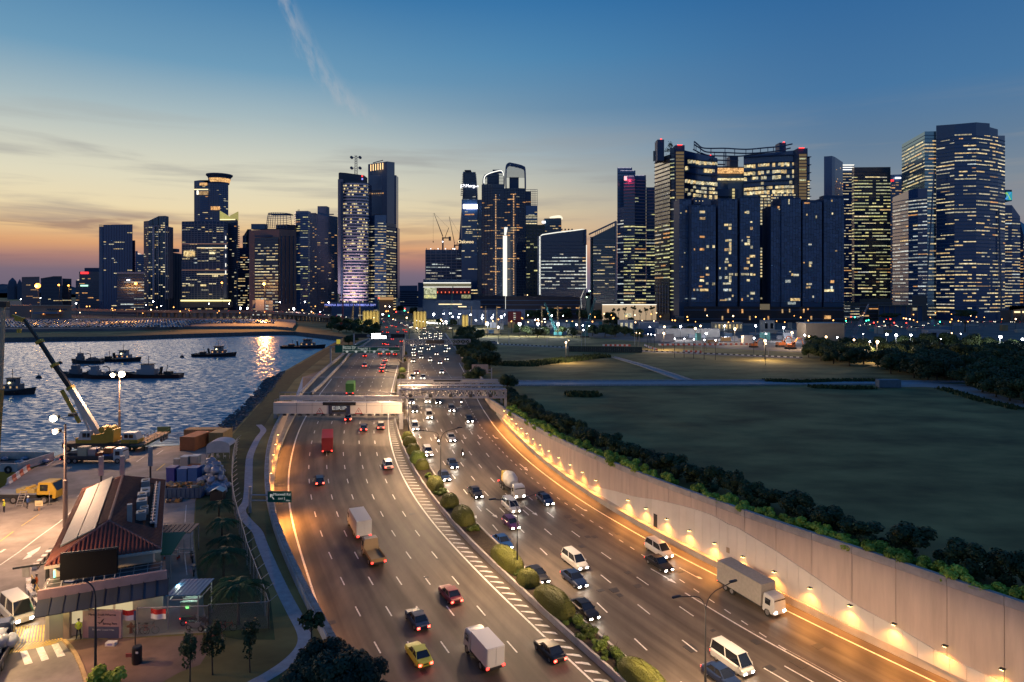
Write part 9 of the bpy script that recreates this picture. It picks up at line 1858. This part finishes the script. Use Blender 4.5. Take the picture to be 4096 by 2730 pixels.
 # boats
M_hull=mat('hull_dark',(.02,.018,.02),.5,noise=.3,nscale=.5);M_hullr=mat('hull_red',(.05,.015,.012),.6);M_house=mat('house_white',(.28,.27,.29),.5);M_housed=mat('house_grey',(.12,.13,.15),.5)
def boat(label,x,y,L_,rz,kind='tug',lit=True,hullm=None,cat='boat',col=None):
 p=G(x,y,-3.0);t=thing('tug_boat' if kind=='tug' else 'work_boat',label,cat,(p.x,p.y,-3.0),rz);w=L_*.13;secs=[]
 for u in(0,.08,.2,.4,.6,.75,.88,.96,1.0):
  xx=(u-.5)*L_;ww=w*(1 if u<.7 else max(.04,1-((u-.7)/.3)**2))*(1 if u>.1 else .82+1.8*u);sh=1.3+.9*max(0,(u-.5)*2)**2+(.15 if u<.1 else 0)
  secs.append([(xx,-ww*.75,-.4),(xx,ww*.75,-.4),(xx+(.6 if u>.9 else 0),ww,sh),(xx+(.6 if u>.9 else 0),-ww,sh)])
 h=MB();loft(h,secs);h.build('hull',hullm or M_hull,t)
 rr_=MB();pts=[V((s[3][0],s[3][1]-.05,s[3][2]+.05))for s in secs];pts2=[V((s[2][0],s[2][1]+.05,s[2][2]+.05))for s in secs];rr_.path(pts,.18,5).path(pts2,.18,5);rr_.build('rubbing_strake',M_tyre,t)
 hm=col or M_house
 if kind=='tug':
  a=BX(-L_*.05,-w*.62,1.4,L_*.27,w*.62,3.5).build('deckhouse',hm,t);b=BX(L_*.02,-w*.5,3.5,L_*.2,w*.5,5.4).build('wheelhouse',hm,t);BX(0,-w*.58,5.4,L_*.22,w*.58,5.6).build('wheelhouse_roof',MK,t)
  for k in range(4):BX(L_*(.035+.04*k),-w*.5-.03,4.3,L_*(.035+.04*k)+L_*.03,-w*.5+.02,5.1).build('window',M_glass,b)
  for k in range(5):BX(-L_*.03+L_*.06*k,-w*.62-.03,2.2,-L_*.03+L_*.06*k+L_*.03,-w*.62+.02,2.9).build('window',M_glass if k%2 else LIT['o'],a)
  MB().tube((L_*.1,0,5.6),(L_*.09,0,8.6),.1).tube((L_*.1,-.8,7.2),(L_*.1,.8,7.2),.06).build('mast',MK,t);MB().tube((-L_*.12,-.6,1.4),(-L_*.14,-.6,4.3),.35).tube((-L_*.12,.6,1.4),(-L_*.14,.6,4.3),.35).build('funnel',MK,t);BX(-L_*.33,-w*.4,1.4,-L_*.2,w*.4,2.6).build('winch',MK,t);MB().tube((-L_*.22,0,1.4),(-L_*.25,0,5.2),.12).build('towing_post',MK,t)
 else:
  a=BX(L_*.14,-w*.6,1.4,L_*.34,w*.6,3.4).build('deckhouse',hm,t);b=BX(L_*.17,-w*.5,3.4,L_*.3,w*.5,5.0).build('wheelhouse',hm,t);MB().tube((L_*.24,0,5.0),(L_*.24,0,7.8),.09).build('mast',MK,t)
  for k in range(3):BX(L_*(.18+.04*k),-w*.5-.03,3.9,L_*(.18+.04*k)+L_*.028,-w*.5+.02,4.6).build('window',M_glass,b)
  BX(-L_*.4,-w*.7,1.4,L_*.1,w*.7,1.75).build('hatch',M_housed,t);MB().path([V((-L_*.1,0,1.6)),V((-L_*.1,0,4.2)),V((-L_*.02,0,4.9)),V((L_*.06,0,4.5))],.16,6).build('deck_crane',MK,t)
  for k in range(6):BX(-L_*.38+k*L_*.07,-w*.5,1.75,-L_*.38+k*L_*.07+L_*.045,w*.5,2.3+(k*37%5)*.2).build('deck_gear',M_housed,t)
 for k in range(7):xx=-L_*.42+k*L_*.13;R3=[V((xx+.42*cos(a_),-w*1.0-.12,.9+.42*sin(a_)))for a_ in[i*pi/5 for i in range(11)]];MB().path(R3,.14,5).build('tyre_fender',M_tyre,t)
 if lit:MB().sphere((L_*.08,-w*.62,4.0),.28,8,6).build('deck_light',emit('deck_light',(1,.85,.45),9),t)
 return t
boat('dark tug boat with a white deck light, alone before the orange water reflection',857,1427,22,R_(3),'tug',True,col=M_housed)
boat('dark work boat, left one of the farther moored pair',350,1455,15,R_(176),'work',False,col=M_housed);boat('tug with lit cabin window, right one of the farther moored pair',478,1447,20,R_(2),'tug',True)
boat('low dark work boat, left end of the nearer moored group',345,1511,18,R_(178),'work',False,col=M_housed);boat('work boat half hidden by the lamp glare in the nearer group',420,1515,17,R_(178),'work',False,M_hullr);boat('white-housed tug with red hull, right end of the nearer moored group',615,1512,22,R_(180),'tug',False,M_hullr)
boat('dark tug with green and yellow lights cut by the left edge',30,1579,17,R_(4),'tug',True,col=M_housed);boat('long dark patrol boat close to the sea wall in the orange reflection',1212,1394,26,R_(2),'tug',False,col=M_housed)
bu=MB().lathe([(.9,-.3),(1.1,.3),(.7,.9),(.15,1.2),(.1,2.2)],12).mesh('buoy',M_hull)
for k,(x,y)in EN(((728,1431),(240,1455),(155,1514))):o=inst('mooring_buoy',bu,None,G(x,y,-3.0));tag(o,'small dark mooring buoy on the water, %s of three from the right'%ORD[k],'buoy','mooring buoys')
# pier with rows of parked cars
ppts=[G(x,y,2.2)for x,y in[(-900,1326),(0,1318),(467,1314),(740,1306),(1090,1305),(1170,1312),(1185,1292),(1180,1278),(600,1272),(-900,1272)]]
mb=MB();nP=len(ppts);tt=tessellate_polygon([[V((p.x,p.y,0))for p in ppts]]);mb.add([(p.x,p.y,2.2)for p in ppts],[tuple(q)for q in tt]);mb.strip([(p.x,p.y,2.2)for p in ppts[:7]],[(p.x,p.y-2.5,-4)for p in ppts[:7]]);struct('pier',mb,mat('pier_ground',(.17,.13,.12),.85,noise=.3,nscale=.05,coords='World'))
pk=MB();loft(pk,[ring(-2.2,.8,.3,.75),ring(-1.0,.9,.25,.9),ring(1.8,.9,.25,.92),ring(2.2,.85,.3,.8)]);loft(pk,[[(-.8,-1.0,.88),(.8,-1.0,.88),(.8,1.7,.9),(-.8,1.7,.9)],[(-.66,-.3,1.42),(.66,-.3,1.42),(.66,1.2,1.42),(-.66,1.2,1.42)]]);pkm=[pk.mesh('car',mat('parked_'+n_,c,.22,metal=.3,spec=.8))for n_,c in(('white',(.5,.5,.52)),('silver',(.3,.3,.33)),('black',(.02,.02,.025)),('blue',(.05,.08,.16)),('grey',(.12,.12,.14)))]
cnt=0;rows_=[];mbj=MB();rp_=RNG(44)
for rI in range(12):
 D_=560+rI*11.5;xL=(-30-CX)/F*D_;xR=(((1095 if rI>5 else 760 if rI>1 else 735))-CX)/F*D_;x=xL;ci=0
 while x<xR:
  if rp_.random()<.9:
   X_,Y_=x,D_+rp_.uniform(-.5,.5)+.012*(x+300);k=rp_.randrange(5)
   ci+=1
   if cnt<300:cnt+=1;o=inst('parked_car',pkm[k],None,(X_,Y_,2.21),rp_.uniform(-.06,.06));tag(o,'%s car in the %s row on the pier, %s from the left'%(('white','silver','black','blue','grey')[k],ORD[rI],ordw(ci)),'car','cars parked in rows on the pier')
   else:o_=len(mbj.v);mbj.v+=[(v[0]+X_,v[1]+Y_,v[2]+2.21)for v in pk.v];mbj.f+=[tuple(i+o_ for i in f)for f in pk.f];mbj.m+=[k]*len(pk.f)
  x+=2.9
tag(mbj.build('parked_cars',[MATS['parked_'+n_]for n_ in('white','silver','black','blue','grey')]),'remaining packed rows of parked cars towards the back of the pier',kind='stuff')
for k,(x,yl,yb,D_,s)in EN(((153,1144,1218,820,2.6),(545,1135,1245,800,1.4),(1058,1136,1240,790,1.5),(237,1141,1220,900,1.0),(276,1143,1220,900,.9),(889,1132,1240,860,1.0))):
 X_=(x-CX)/F*D_;t=thing('port_lamp','tall orange port lamp on the far left shore, %s'%('the big starburst one','the one before the slim tower','the one before the granite block','left one of a small pair','right one of a small pair','the one by the terraced block')[k],'street lamp',(X_,D_,0));z_=zt_(yl,D_);MB().lathe([(.3,0),(.15,z_)],8).build('pole',MK,t);MB().sphere((0,-1,z_),s*1.15,10,8).build('lamp_glow',emit('sodium_glow',(1,.36,.05),6),t);lamp('POINT',(0,-5,z_-1),(60000 if x==1058 else 15000)*s,(1,.42,.1),1,parent=t)
 if x==1058:lamp('SPOT',(0,-6,z_),2.6e6,(1,.40,.10),1,(95,-340,-44),34,.9,parent=t)  # extra beam added to lay the orange reflection on the water
 # field edges, cross road, building site
road_n=[G(x,y)for x,y in((1925,1376),(2050,1382),(2272,1393),(2420,1400),(2568,1407),(2850,1419),(3100,1430),(3210,1434))]
A,B=offs(catmull(road_n,4),5.5);mb=MB();mb.strip([(p.x,p.y,.03)for p in B],[(p.x,p.y,.03)for p in A]);struct('cross_road',mb,mat('cross_road_asphalt',(.22,.19,.17),.8,noise=.1,nscale=.4,coords='World'))
rp=resample([(p.x,p.y)for p in A],130);kbl=BX(-.5,-.2,0,.5,.2,.45);kw,kk_=kbl.mesh('kerb_block',MATS['white_paint']),kbl.mesh('kerb_block',M_black)
ks=thing('striped_kerb','black and white striped kerb along the road beyond the field','kerb',(0,0,0))
for i,(a,b)in EN(zip(rp[:-1],rp[1:])):inst('kerb_block',kw if i%2 else kk_,ks,((a[0]+b[0])/2,(a[1]+b[1])/2,0),atan2(b[1]-a[1],b[0]-a[0]),(hypot(b[0]-a[0],b[1]-a[1]),1,1))
mb=MB();P=[G(x,y)for x,y in((2001,1545),(2400,1544.5),(2800,1543.5),(3100,1542),(3340,1541),(3600,1541))];Q=[G(x,y)for x,y in((2001,1527),(2400,1526),(2800,1525),(3100,1525),(3340,1524),(3860,1530))]
can=thing('canal','long straight concrete drainage canal crossing the field','canal',(0,0,0));mb.strip([(p.x,p.y,-.25)for p in Q],[(p.x,p.y,-.25)for p in P]);
mb=MB();mb.strip([(p.x,p.y,.05)for p in P],[(p.x,p.y,.05)for p in Q]);mb.build('bed',M_canal,can)
for nm,R3 in(('near_wall',P),('far_wall',Q)):
 pr_=resample([(p.x,p.y)for p in R3],60)
 for a,b in zip(pr_[:-1],pr_[1:]):MB().bar((a[0],a[1],.25),(b[0]-.15,b[1],.25),.35,.5).build('wall_slab',M_canal,can)
t=thing('canal','diagonal concrete canal running up the field to the dark hoarding','canal',(0,0,0));mb=MB();A=[G(x,y)for x,y in((2446,1431),(2560,1466),(2660,1503),(2725,1526))];B=[G(x,y)for x,y in((2458,1430),(2585,1464),(2700,1500),(2768,1524))];mb.strip([(p.x,p.y,.06)for p in A],[(p.x,p.y,.06)for p in B]);mb.build('bed',M_canal,t)
for R3 in(A,B):
 for a,b in zip(R3[:-1],R3[1:]):MB().bar((a.x,a.y,.25),(b.x,b.y,.25),.3,.45).build('wall_slab',M_canal,t)
mb=MB();A=[G(x,y)for x,y in((3596,1549),(3700,1549),(3800,1556),(3900,1582),(4000,1615),(4100,1640),(4250,1675))];B=[G(x,y)for x,y in((3596,1536),(3700,1535),(3850,1537),(3960,1572),(4050,1598),(4130,1612),(4280,1650))];mb.strip([(p.x,p.y,.03)for p in A],[(p.x,p.y,.03)for p in B]);struct('gravel_path',mb,mat('gravel',(.28,.27,.27),.9,noise=.2,nscale=1,coords='World'))
hd=thing('hoarding','long dark green hoarding in front of the road beyond the field','fence',(0,0,0));a,b=G(2274,1408),G(2568,1412)
for k in range(38):
 p,q=a.lerp(b,k/38),a.lerp(b,(k+.96)/38);MB().bar((p.x,p.y,1.5),(q.x,q.y,1.5),.12,3.0).build('panel',mat('hoarding_green',(.012,.03,.032),.7,rand=.2),hd)
M_site=mat('site_ground',(.15,.13,.12),.9,noise=.4,nscale=.06,coords='World')
sheet('site_ground',[(1900,1290),(2050,1300),(2120,1330),(2350,1348),(2600,1372),(2900,1395),(3230,1412),(3600,1390),(4300,1410),(4300,1262),(3300,1258),(2600,1262),(1900,1262)],M_site,.025)
sheet('urban_ground',[(-900,1268),(1200,1268),(1500,1262),(1900,1258),(1900,1205),(-900,1205)],mat('urban_ground',(.12,.095,.085),.9,noise=.4,nscale=.03,coords='World'),.022)
jersey(c7,[(1000,362),(1220,364)],12,'by the road beyond the field, left stretch');jersey(c7,[(1330,360),(1370,380),(1430,397)],10,'at the bend of the site entrance');jersey(c7,[(1630,412),(1780,415)],8,'low on the site road');jersey(c7,[(1440,358),(1800,356),(2140,354)],34,'in the long line along the site')
FLW=emit('flood_white',(.95,.97,1),34);FLY=emit('flood_warm',(1,.62,.3),9);FLO=emit('flood_orange',(1,.42,.1),5);FLG=emit('flood_green',(.6,1,.5),14)
fl=[]
for f,col,L_ in((c7,'w',[(57,120,2),(145,120,1.6),(208,135,2.2),(235,120,1.3),(95,190,2.6),(135,140,1.4),(350,190,2.8),(183,215,1.8),(493,190,2.6),(650,190,2.6),(603,125,1),(795,195,1.6),(845,200,1.3),(848,237,1.3),(414,122,.7),(470,155,.8),(495,152,.7),(545,150,.8),(895,205,.8),(1370,213,1.2),(1610,208,1.8),(1957,205,1.8),(2200,205,2.0),(1812,265,2.0),(1715,310,1.2),(1797,315,1.1),(1885,318,1.2),(2187,300,1.6),(2280,268,1.4),(1355,270,.8),(1380,272,.8),(1408,275,.9),(1565,305,1),(1640,305,1)]),(c7,'y',[(713,333,1.8),(1485,212,2.2),(1768,205,2.0),(1727,225,2.4),(2037,228,2.6),(1480,262,2.2),(2272,320,2.8),(2278,345,1.4),(735,318,.8),(1265,258,.9),(1290,262,.9)]),(c8,'y',[(658,288,1.8),(793,292,2.2),(1012,315,2.0),(1196,330,3.0),(525,257,2.4),(1780,262,1.2)]),(c8,'w',[(460,218,2.0),(625,278,1.6),(880,295,1.4),(1135,328,1.2),(1270,272,2.2),(1345,278,2.4),(1460,278,1.8),(1853,270,1),(2163,292,2.8),(2335,310,2.0),(1694,308,.8),(1085,270,.8)]),(b3,'w',[(190,1475,2.2),(278,1468,1.8),(338,1467,2),(424,1472,1.9),(522,1477,2.2),(625,1507,1.8),(712,1507,1.6),(825,1480,1.8),(568,1527,1.3),(300,1540,1.8),(672,1557,2.4),(412,1500,1.4),(360,1497,1.2),(1248,1487,1.4),(1350,1487,.8),(1305,1560,2.2),(1125,1560,2.2),(962,1560,2)]),(b3,'y',[(256,1522,1.3),(268,1535,1.3),(720,1535,1),(1185,1375,1),(1030,1302,.8)]),(b3,'g',[(1585,1265,1.6),(1560,1322,1),(1247,1485,.9)]),(b1,'w',[(2155,1420,1.8),(2217,1420,1.8),(1375,1360,1.2),(1310,1390,.8),(1445,1400,.6),(2055,1378,.8),(1873,1380,.6),(685,1377,1),(365,1328,.7),(190,1338,.8)]),(b2,'w',[(268,1366,1),(393,1424,2),(492,1363,1),(705,1368,1),(898,1373,.8),(630,1453,.9),(1190,1474,1.4),(1252,1405,.8),(1645,1475,1.8),(1020,1490,.7)]),(b2,'y',[(350,1432,.9),(1405,1505,1.6),(1110,1505,.8)])):
 for x,y,s in L_:q=f((x,y))[0];fl.append((q[0],q[1],s,col))
rz_=RNG(4)
for _ in range(80):fl.append((rz_.uniform(1900,4090),rz_.uniform(1252,1290),rz_.uniform(.8,1.5),rz_.choice('yoo')))  # extra street lamps scattered at random, added to brighten the skyline's foot
for _ in range(40):fl.append((rz_.uniform(60,1750),rz_.uniform(1225,1256),rz_.uniform(.6,1.3),rz_.choice('yoo')))  # more random lamps added for the band of light on the left
fl.sort()
for i,(x,y,s,col)in EN(fl):
 hgt=9.0 if y>1262 else 7.0;D_=(CAMZ-hgt)*F/max(30,(y-HY));D_=min(D_,760 if y>1235 else 850);z_=zt_(y,D_);X_=(x-CX)/F*D_
 t=thing('floodlight','%s floodlight on a mast among the site lights, %s from the left'%({'w':'white','y':'warm','g':'greenish','o':'orange'}[col],ordw(i+1)),'floodlight',(X_,D_,0),0,'floodlights of the building sites');MB().tube((0,0,0),(0,0,max(1,z_)),.12,n=5).build('mast',MK,t);MB().sphere((0,-.4,z_),s*.36*D_/520,8,6).build('lamp_glow',{'w':FLW,'y':FLY,'g':FLG,'o':FLO}[col],t)
 if s>=1.8 and i%2==0:lamp('POINT',(0,-1.5,z_-1),4500*s,{'w':(.95,.97,1),'y':(1,.68,.38),'g':(.6,1,.6)}[col],.8,parent=t)
sp_=MB().sphere((0,0,2),.42,6,5).mesh('lamp',emit('string_lamp',(1,.95,.85),14));pts=resample([(p.x,p.y)for p in[G(*q)for q in d4((1055,118),(1120,128),(1210,146),(1300,156),(1430,158))]],28)
for k,(x,y)in EN(pts):o=inst('road_stud_lamp',sp_,None,(x,y,0));tag(o,'small white lamp of the string along the far road bend, %s along it'%ordw(k+1),'lamp','string of lamps at the road bend')
for k,(x,y)in EN([(1250,195),(1285,190),(1310,182),(1345,190),(1380,200),(1415,205),(1450,212),(1490,205),(1530,210),(1560,190),(1160,185),(1120,180),(1205,200),(950,165),(975,168),(1060,190),(2005,165),(2060,160),(2110,160),(2150,165),(2200,160),(2250,163),(2300,165),(1880,160),(1940,155),(1700,180),(1620,175)]):
 q=c8((x,y))[0];p=G(q[0],q[1]+8);o=inst('car',farcar(('sedan','suv','van')[k%3],('white','black','silver')[k%3],1),None,(p.x,p.y,.05),1.57*(1 if k%2 else-1)+pi*.9*(k%2)+(0 if k%3 else 1.4));tag(o,'small lit car in the far cross traffic behind the site, %s of the queue'%ordw(k+1),'car','cars behind the site')
tl_r,tl_g=emit('signal_red',(1,.05,.03),9),emit('signal_green',(.05,1,.5),9)
for k,(x,y,g_)in EN([(990,135,0),(1020,138,1),(950,165,1),(1110,165,1),(1128,160,1),(1170,180,0),(1300,152,0),(1330,180,0),(1425,182,0),(1690,173,1),(1648,205,1),(1270,155,0)]):
 q=c8((x,y))[0];D_=640;t=thing('traffic_signal','far %s traffic signal behind the site, %s counted from the left list'%('green' if g_ else 'red',ordw(k+1)),'traffic signal',((q[0]-CX)/F*D_,D_,0));z_=zt_(q[1],D_);MB().tube((0,0,0),(0,0,z_+.5),.1,n=5).build('post',MK,t);BX(-.3,-.2,z_-.9,.3,.1,z_+.9).build('housing',M_black,t);MB().sphere((0,-.3,z_),.55,8,6).build('lens',tl_g if g_ else tl_r,t)
for k,(x,y,g_)in EN([(1310,1452,0),(1388,1424,0),(1385,1440,1),(1155,1330,0),(1245,1488,1)]):
 q=b2((x,y))[0];D_=700;t=thing('traffic_signal','far %s traffic signal in the gap of the skyline, %s from the left'%('green' if g_ else 'red',ordw(k+1)),'traffic signal',((q[0]-CX)/F*D_,D_,0));z_=zt_(q[1],D_);MB().tube((0,0,0),(0,0,z_+.5),.1,n=5).build('post',MK,t);BX(-.3,-.2,z_-.9,.3,.1,z_+.9).build('housing',M_black,t);MB().sphere((0,-.3,z_),.6,8,6).build('lens',tl_g if g_ else tl_r,t)
rs=RNG(17)
def shed(lab,f,x0,x1,y0,y1,D_,col,depth=8,win=0,roof=None,name='site_shed'):
 (xa,ya),(xb,yb)=f((x0,y0))[0],f((x1,y1))[0];t=thing(name,lab,'shed',(((xa+xb)/2-CX)/F*D_,D_,0));w_=(xb-xa)/2/F*D_;zt,zb=zt_(ya,D_),max(0,zt_(yb,D_));BX(-w_,0,0,w_,depth,zt).build('wall',mat('shed_%d_%d_%d'%tuple(int(c*99)for c in col),col,.7,noise=.12,nscale=.3),t);BX(-w_-.3,-.3,zt,w_+.3,depth+.3,zt+.25).build('roof',roof or MV,t)
 for k in range(win):BX(-w_+2*w_*(k+.25)/win,-.12,zt*.35,-w_+2*w_*(k+.75)/win,-.02,zt*.8).build('window',M_glass if win<3 else LIT['y'],t)
 return t
shed('white boxy tower shed with two dark windows standing above the site',c8,303,390,165,255,520,(.5,.47,.42),8,2);shed('big tan sheeted enclosure lit from the front on the site',c8,637,940,186,330,430,(.34,.25,.17),14);shed('grey two-opening gatehouse above the dark wood',c8,1600,1770,243,325,440,(.28,.3,.36),7,2)
shed('small white gabled house left of the site',c7,1130,1245,162,212,520,(.42,.42,.45),7,3);shed('low hall with a row of glowing windows in the site middle',c7,1875,2098,180,215,540,(.45,.38,.28),8,8);shed('long white stacked cabins behind the first site lights',c7,1425,1920,230,262,470,(.45,.43,.42),5,0);shed('dark blue roofed shelter left of the white cabins',c7,1295,1440,178,208,500,(.10,.14,.22),9)
for k,(x,y)in EN([(rs.uniform(1940,3230),0)for _ in range(64)]+[(rs.uniform(3260,4090),1)for _ in range(16)]):
 yb=rs.uniform(1300,1378)if x>2500 else rs.uniform(1290,1340)
 if 2080<x<2500:yb=rs.uniform(1292,1318)
 if y:yb=rs.uniform(1300,1340)
 p=G(x,yb);L_=rs.choice((3,6,6,12));c_=rs.choice([(.45,.43,.42),(.3,.32,.38),(.5,.5,.5),(.12,.2,.3),(.35,.22,.1),(.08,.25,.25),(.4,.36,.3)]);h=rs.choice((1.2,2.5,2.5,4.8));o=BX(-L_/2,-1.2,0,L_/2,1.2,h);t=thing('site_cabin','%s cabin or stack on the lit building site, %s laid out'%('low' if h<2 else 'double-height' if h>4 else 'single',ordw(k+1)),'cabin',p,rs.uniform(-.3,.3),'cabins and stacks on the site');m_=mat('shed_%d_%d_%d'%tuple(int(c*99)for c in c_),c_,.7,noise=.12,nscale=.3);o.build('wall',m_,t);BX(-L_/2-.1,-1.3,h,L_/2+.1,1.3,h+.12).build('roof',MV,t)
t=thing('site_wall','long pale blue hoarding behind the first row of site lights','fence',(0,0,0))
for k in range(60):
 D_=650;xa=X3(272)+(X3(1010)-X3(272))*k/60;BX((xa-CX)/F*D_,D_,0,(xa+(X3(1010)-X3(272))/60-1-CX)/F*D_,D_+.3,zt_(Y1(1432),D_)).build('panel',mat('hoarding_blue',(.22,.27,.40),.7,rand=.15),t)
t=bld('red_block','small dark red block under the bend of the white light strip',[(X3(857),640,Y1(1450)),(X3(972),640,Y1(1450))],4,5,0,'w',mat('block_red',(.22,.03,.035),.7),None,dep=8,cat='building',mull=mat('block_red_dark',(.1,.015,.02),.7),mw=.8)
for k in range(4):u3(t,'window',905,925,1462+k*18,1470+k*18,638,LIT['w'],.4,-.5)
tealm=mat('crane_teal',(.03,.16,.17),.6)
def crawler(label,xb,yb,xt,yt,D_,m,w_=1.0):
 p=V(((xb-CX)/F*D_,D_,0));t=thing('crawler_crane',label,'crane',p);zb=max(2.5,zt_(yb,D_));e_=V(((xt-xb)/F*D_,0,zt_(yt,D_)-0));s=V((0,0,2.5));mb=MB();d=e_-s;n_=16
 u=d.normalized();pr=V((u.z,0,-u.x))
 for sx in(-1,1):
  for sy in(-1,1):mb.tube(s+pr*sx*w_*.5+V((0,sy*w_*.5,0)),e_+pr*sx*.25+V((0,sy*.25,0)),.14,n=4)
 mb.build('boom_chord',m,t);mb=MB()
 for k in range(n_):q0=s+d*k/n_;q1=s+d*(k+1)/n_;f_=1-.5*k/n_;sg=1 if k%2 else-1;mb.tube(q0+pr*sg*w_*.5*f_+V((0,-w_*.5*f_,0)),q1-pr*sg*w_*.5*f_+V((0,-w_*.5*f_,0)),.1,n=4)
 mb.build('boom_lacing',m,t);BX(-2,-1.5,1.0,3.5 if e_.x<0 else 2,1.5,3.2).build('house',m,t);BX(-3,-2,0,3,-1.2,1).build('track',M_black,t);BX(-3,1.2,0,3,2,1).build('track',M_black,t);MB().tube(e_,(2.5 if e_.x<0 else-2.5,0,5),.05,n=4).build('pendant',MK,t)
crawler('teal crawler crane before the framed light building, boom leaning left',*c7((640,205))[0],*c7((545,20))[0],480,tealm,1.6);crawler('teal crawler crane in the dark trees, boom leaning right',*c7((862,230))[0],*c7((945,-20))[0],470,tealm,1.8)
crawler('grey crawler crane on the right of the site, long boom leaning right',*c8((1010,275))[0],*c8((1130,35))[0],440,CG,1.4);crawler('teal crane with thin boom in the gap of the skyline',*b2((1155,1445))[0],*b2((1150,1330))[0],650,tealm,1.4);crawler('teal crane boom before the podium with red lamps',*b3((335,1450))[0],*b3((362,1225))[0],640,tealm,1.6)
crawler('yellow piling rig before the round tower, left one',*b2((912,1470))[0],*b2((930,1380))[0],620,mat('rig_tan',(.35,.25,.12),.6),1.4);crawler('yellow piling rig before the round tower, right one',*b2((985,1470))[0],*b2((983,1355))[0],620,MATS['rig_tan'],1.4);crawler('red-topped piling rig left of the fire station',*b2((830,1465))[0],*b2((832,1290))[0],630,mat('rig_red',(.25,.04,.04),.6),1.0)
for k,x in EN((528,655,755,1160,1300,1495)):q0,q1=b3((x,1540))[0],b3((x,1400))[0];crawler('thin upright tan piling rig among the site lights, %s from the left'%ORD[k],*q0,*q1,500,MATS['rig_tan'],.8)
def excav(label,f,x,y,s=1.0,rz=0):
 p=G(*f((x,y))[0]);t=thing('excavator',label,'excavator',p,rz);t.scale=(s,s,s);om=mat('excavator_orange',(.45,.12,.03),.55);BX(-2,-1.3,0,2,-.7,.8).build('track',M_black,t);BX(-2,.7,0,2,1.3,.8).build('track',M_black,t);BX(-1.8,-1.2,.9,1.6,1.2,2.1).build('house',om,t);c_=BX(.3,-1.2,2.1,1.6,-.1,3.0).build('cab',om,t);BX(.5,-1.23,2.2,1.4,-1.19,2.9).build('window',M_glass,c_);MB().path([V((1.4,.3,1.8)),V((3.4,.3,4.6)),V((5.2,.3,4.2))],.22,6).build('boom',om,t);MB().path([V((5.0,.3,4.4)),V((5.8,.3,1.8))],.17,6).build('arm',om,t);MB().prism([(5.3,-.2),(6.3,-.2),(6.3,.8),(5.3,.8)],.8,[1.8,1.2,1.2,1.8]).build('bucket',MK,t)
excav('orange excavator with raised arm, left one of the pair on the site',c8,440,372,1.3,.2);excav('orange excavator with raised arm, right one of the pair on the site',c8,515,388,1.3,.1);excav('orange excavator digging near the long barrier line',c8,225,375,1.1,.1)
p=G(*c7((580,250))[0]);t=thing('cable_reel','pale round disc standing upright among the site lights','reel',p+V((0,-8,0)));D_=p.y-8;zc_=zt_(c7((580,208))[0][1],D_);R3=[V((2.6*cos(a),0,zc_+2.6*sin(a)))for a in[i*pi/12 for i in range(25)]];MB().tube((0,-.2,zc_),(0,.2,zc_),2.9,n=24).build('disc',mat('reel_pale',(.45,.43,.4),.6),t);MB().tube((0,-.3,zc_),(0,-.2,zc_),.7,n=16).build('hub',MK,t);BX(-.3,-.1,0,.3,.1,zc_-2.8).build('stand',MK,t)
for k,(x,y0,y1)in EN([(266,345,240),(565,360,232),(835,365,242),(865,365,240),(1253,355,248),(1288,385,262),(1776,415,300),(2300,437,330)]):
 q0=c7((x,y0))[0];p=G(*q0);z_=zt_(c7((x,y1))[0][1],p.y);t=thing('lamp_post','thin roadside lamp post beyond the field, %s from the left'%ORD[k],'lamp post',p,0,'lamp posts beyond the field');MB().lathe([(.12,0),(.07,z_)],7).build('pole',MV,t);BX(-.9,-.1,z_-.08,.9,.1,z_+.02).build('lamp_head',MK,t)
p=RD(*d4((1985,372))[0])if False else G(*d4((1985,380))[0]);o=inst('van',farcar('van','silver',1),None,(p.x,p.y+2,.05),1.5);tag(o,'silver van with one bright headlight on the road beyond the trees','van')
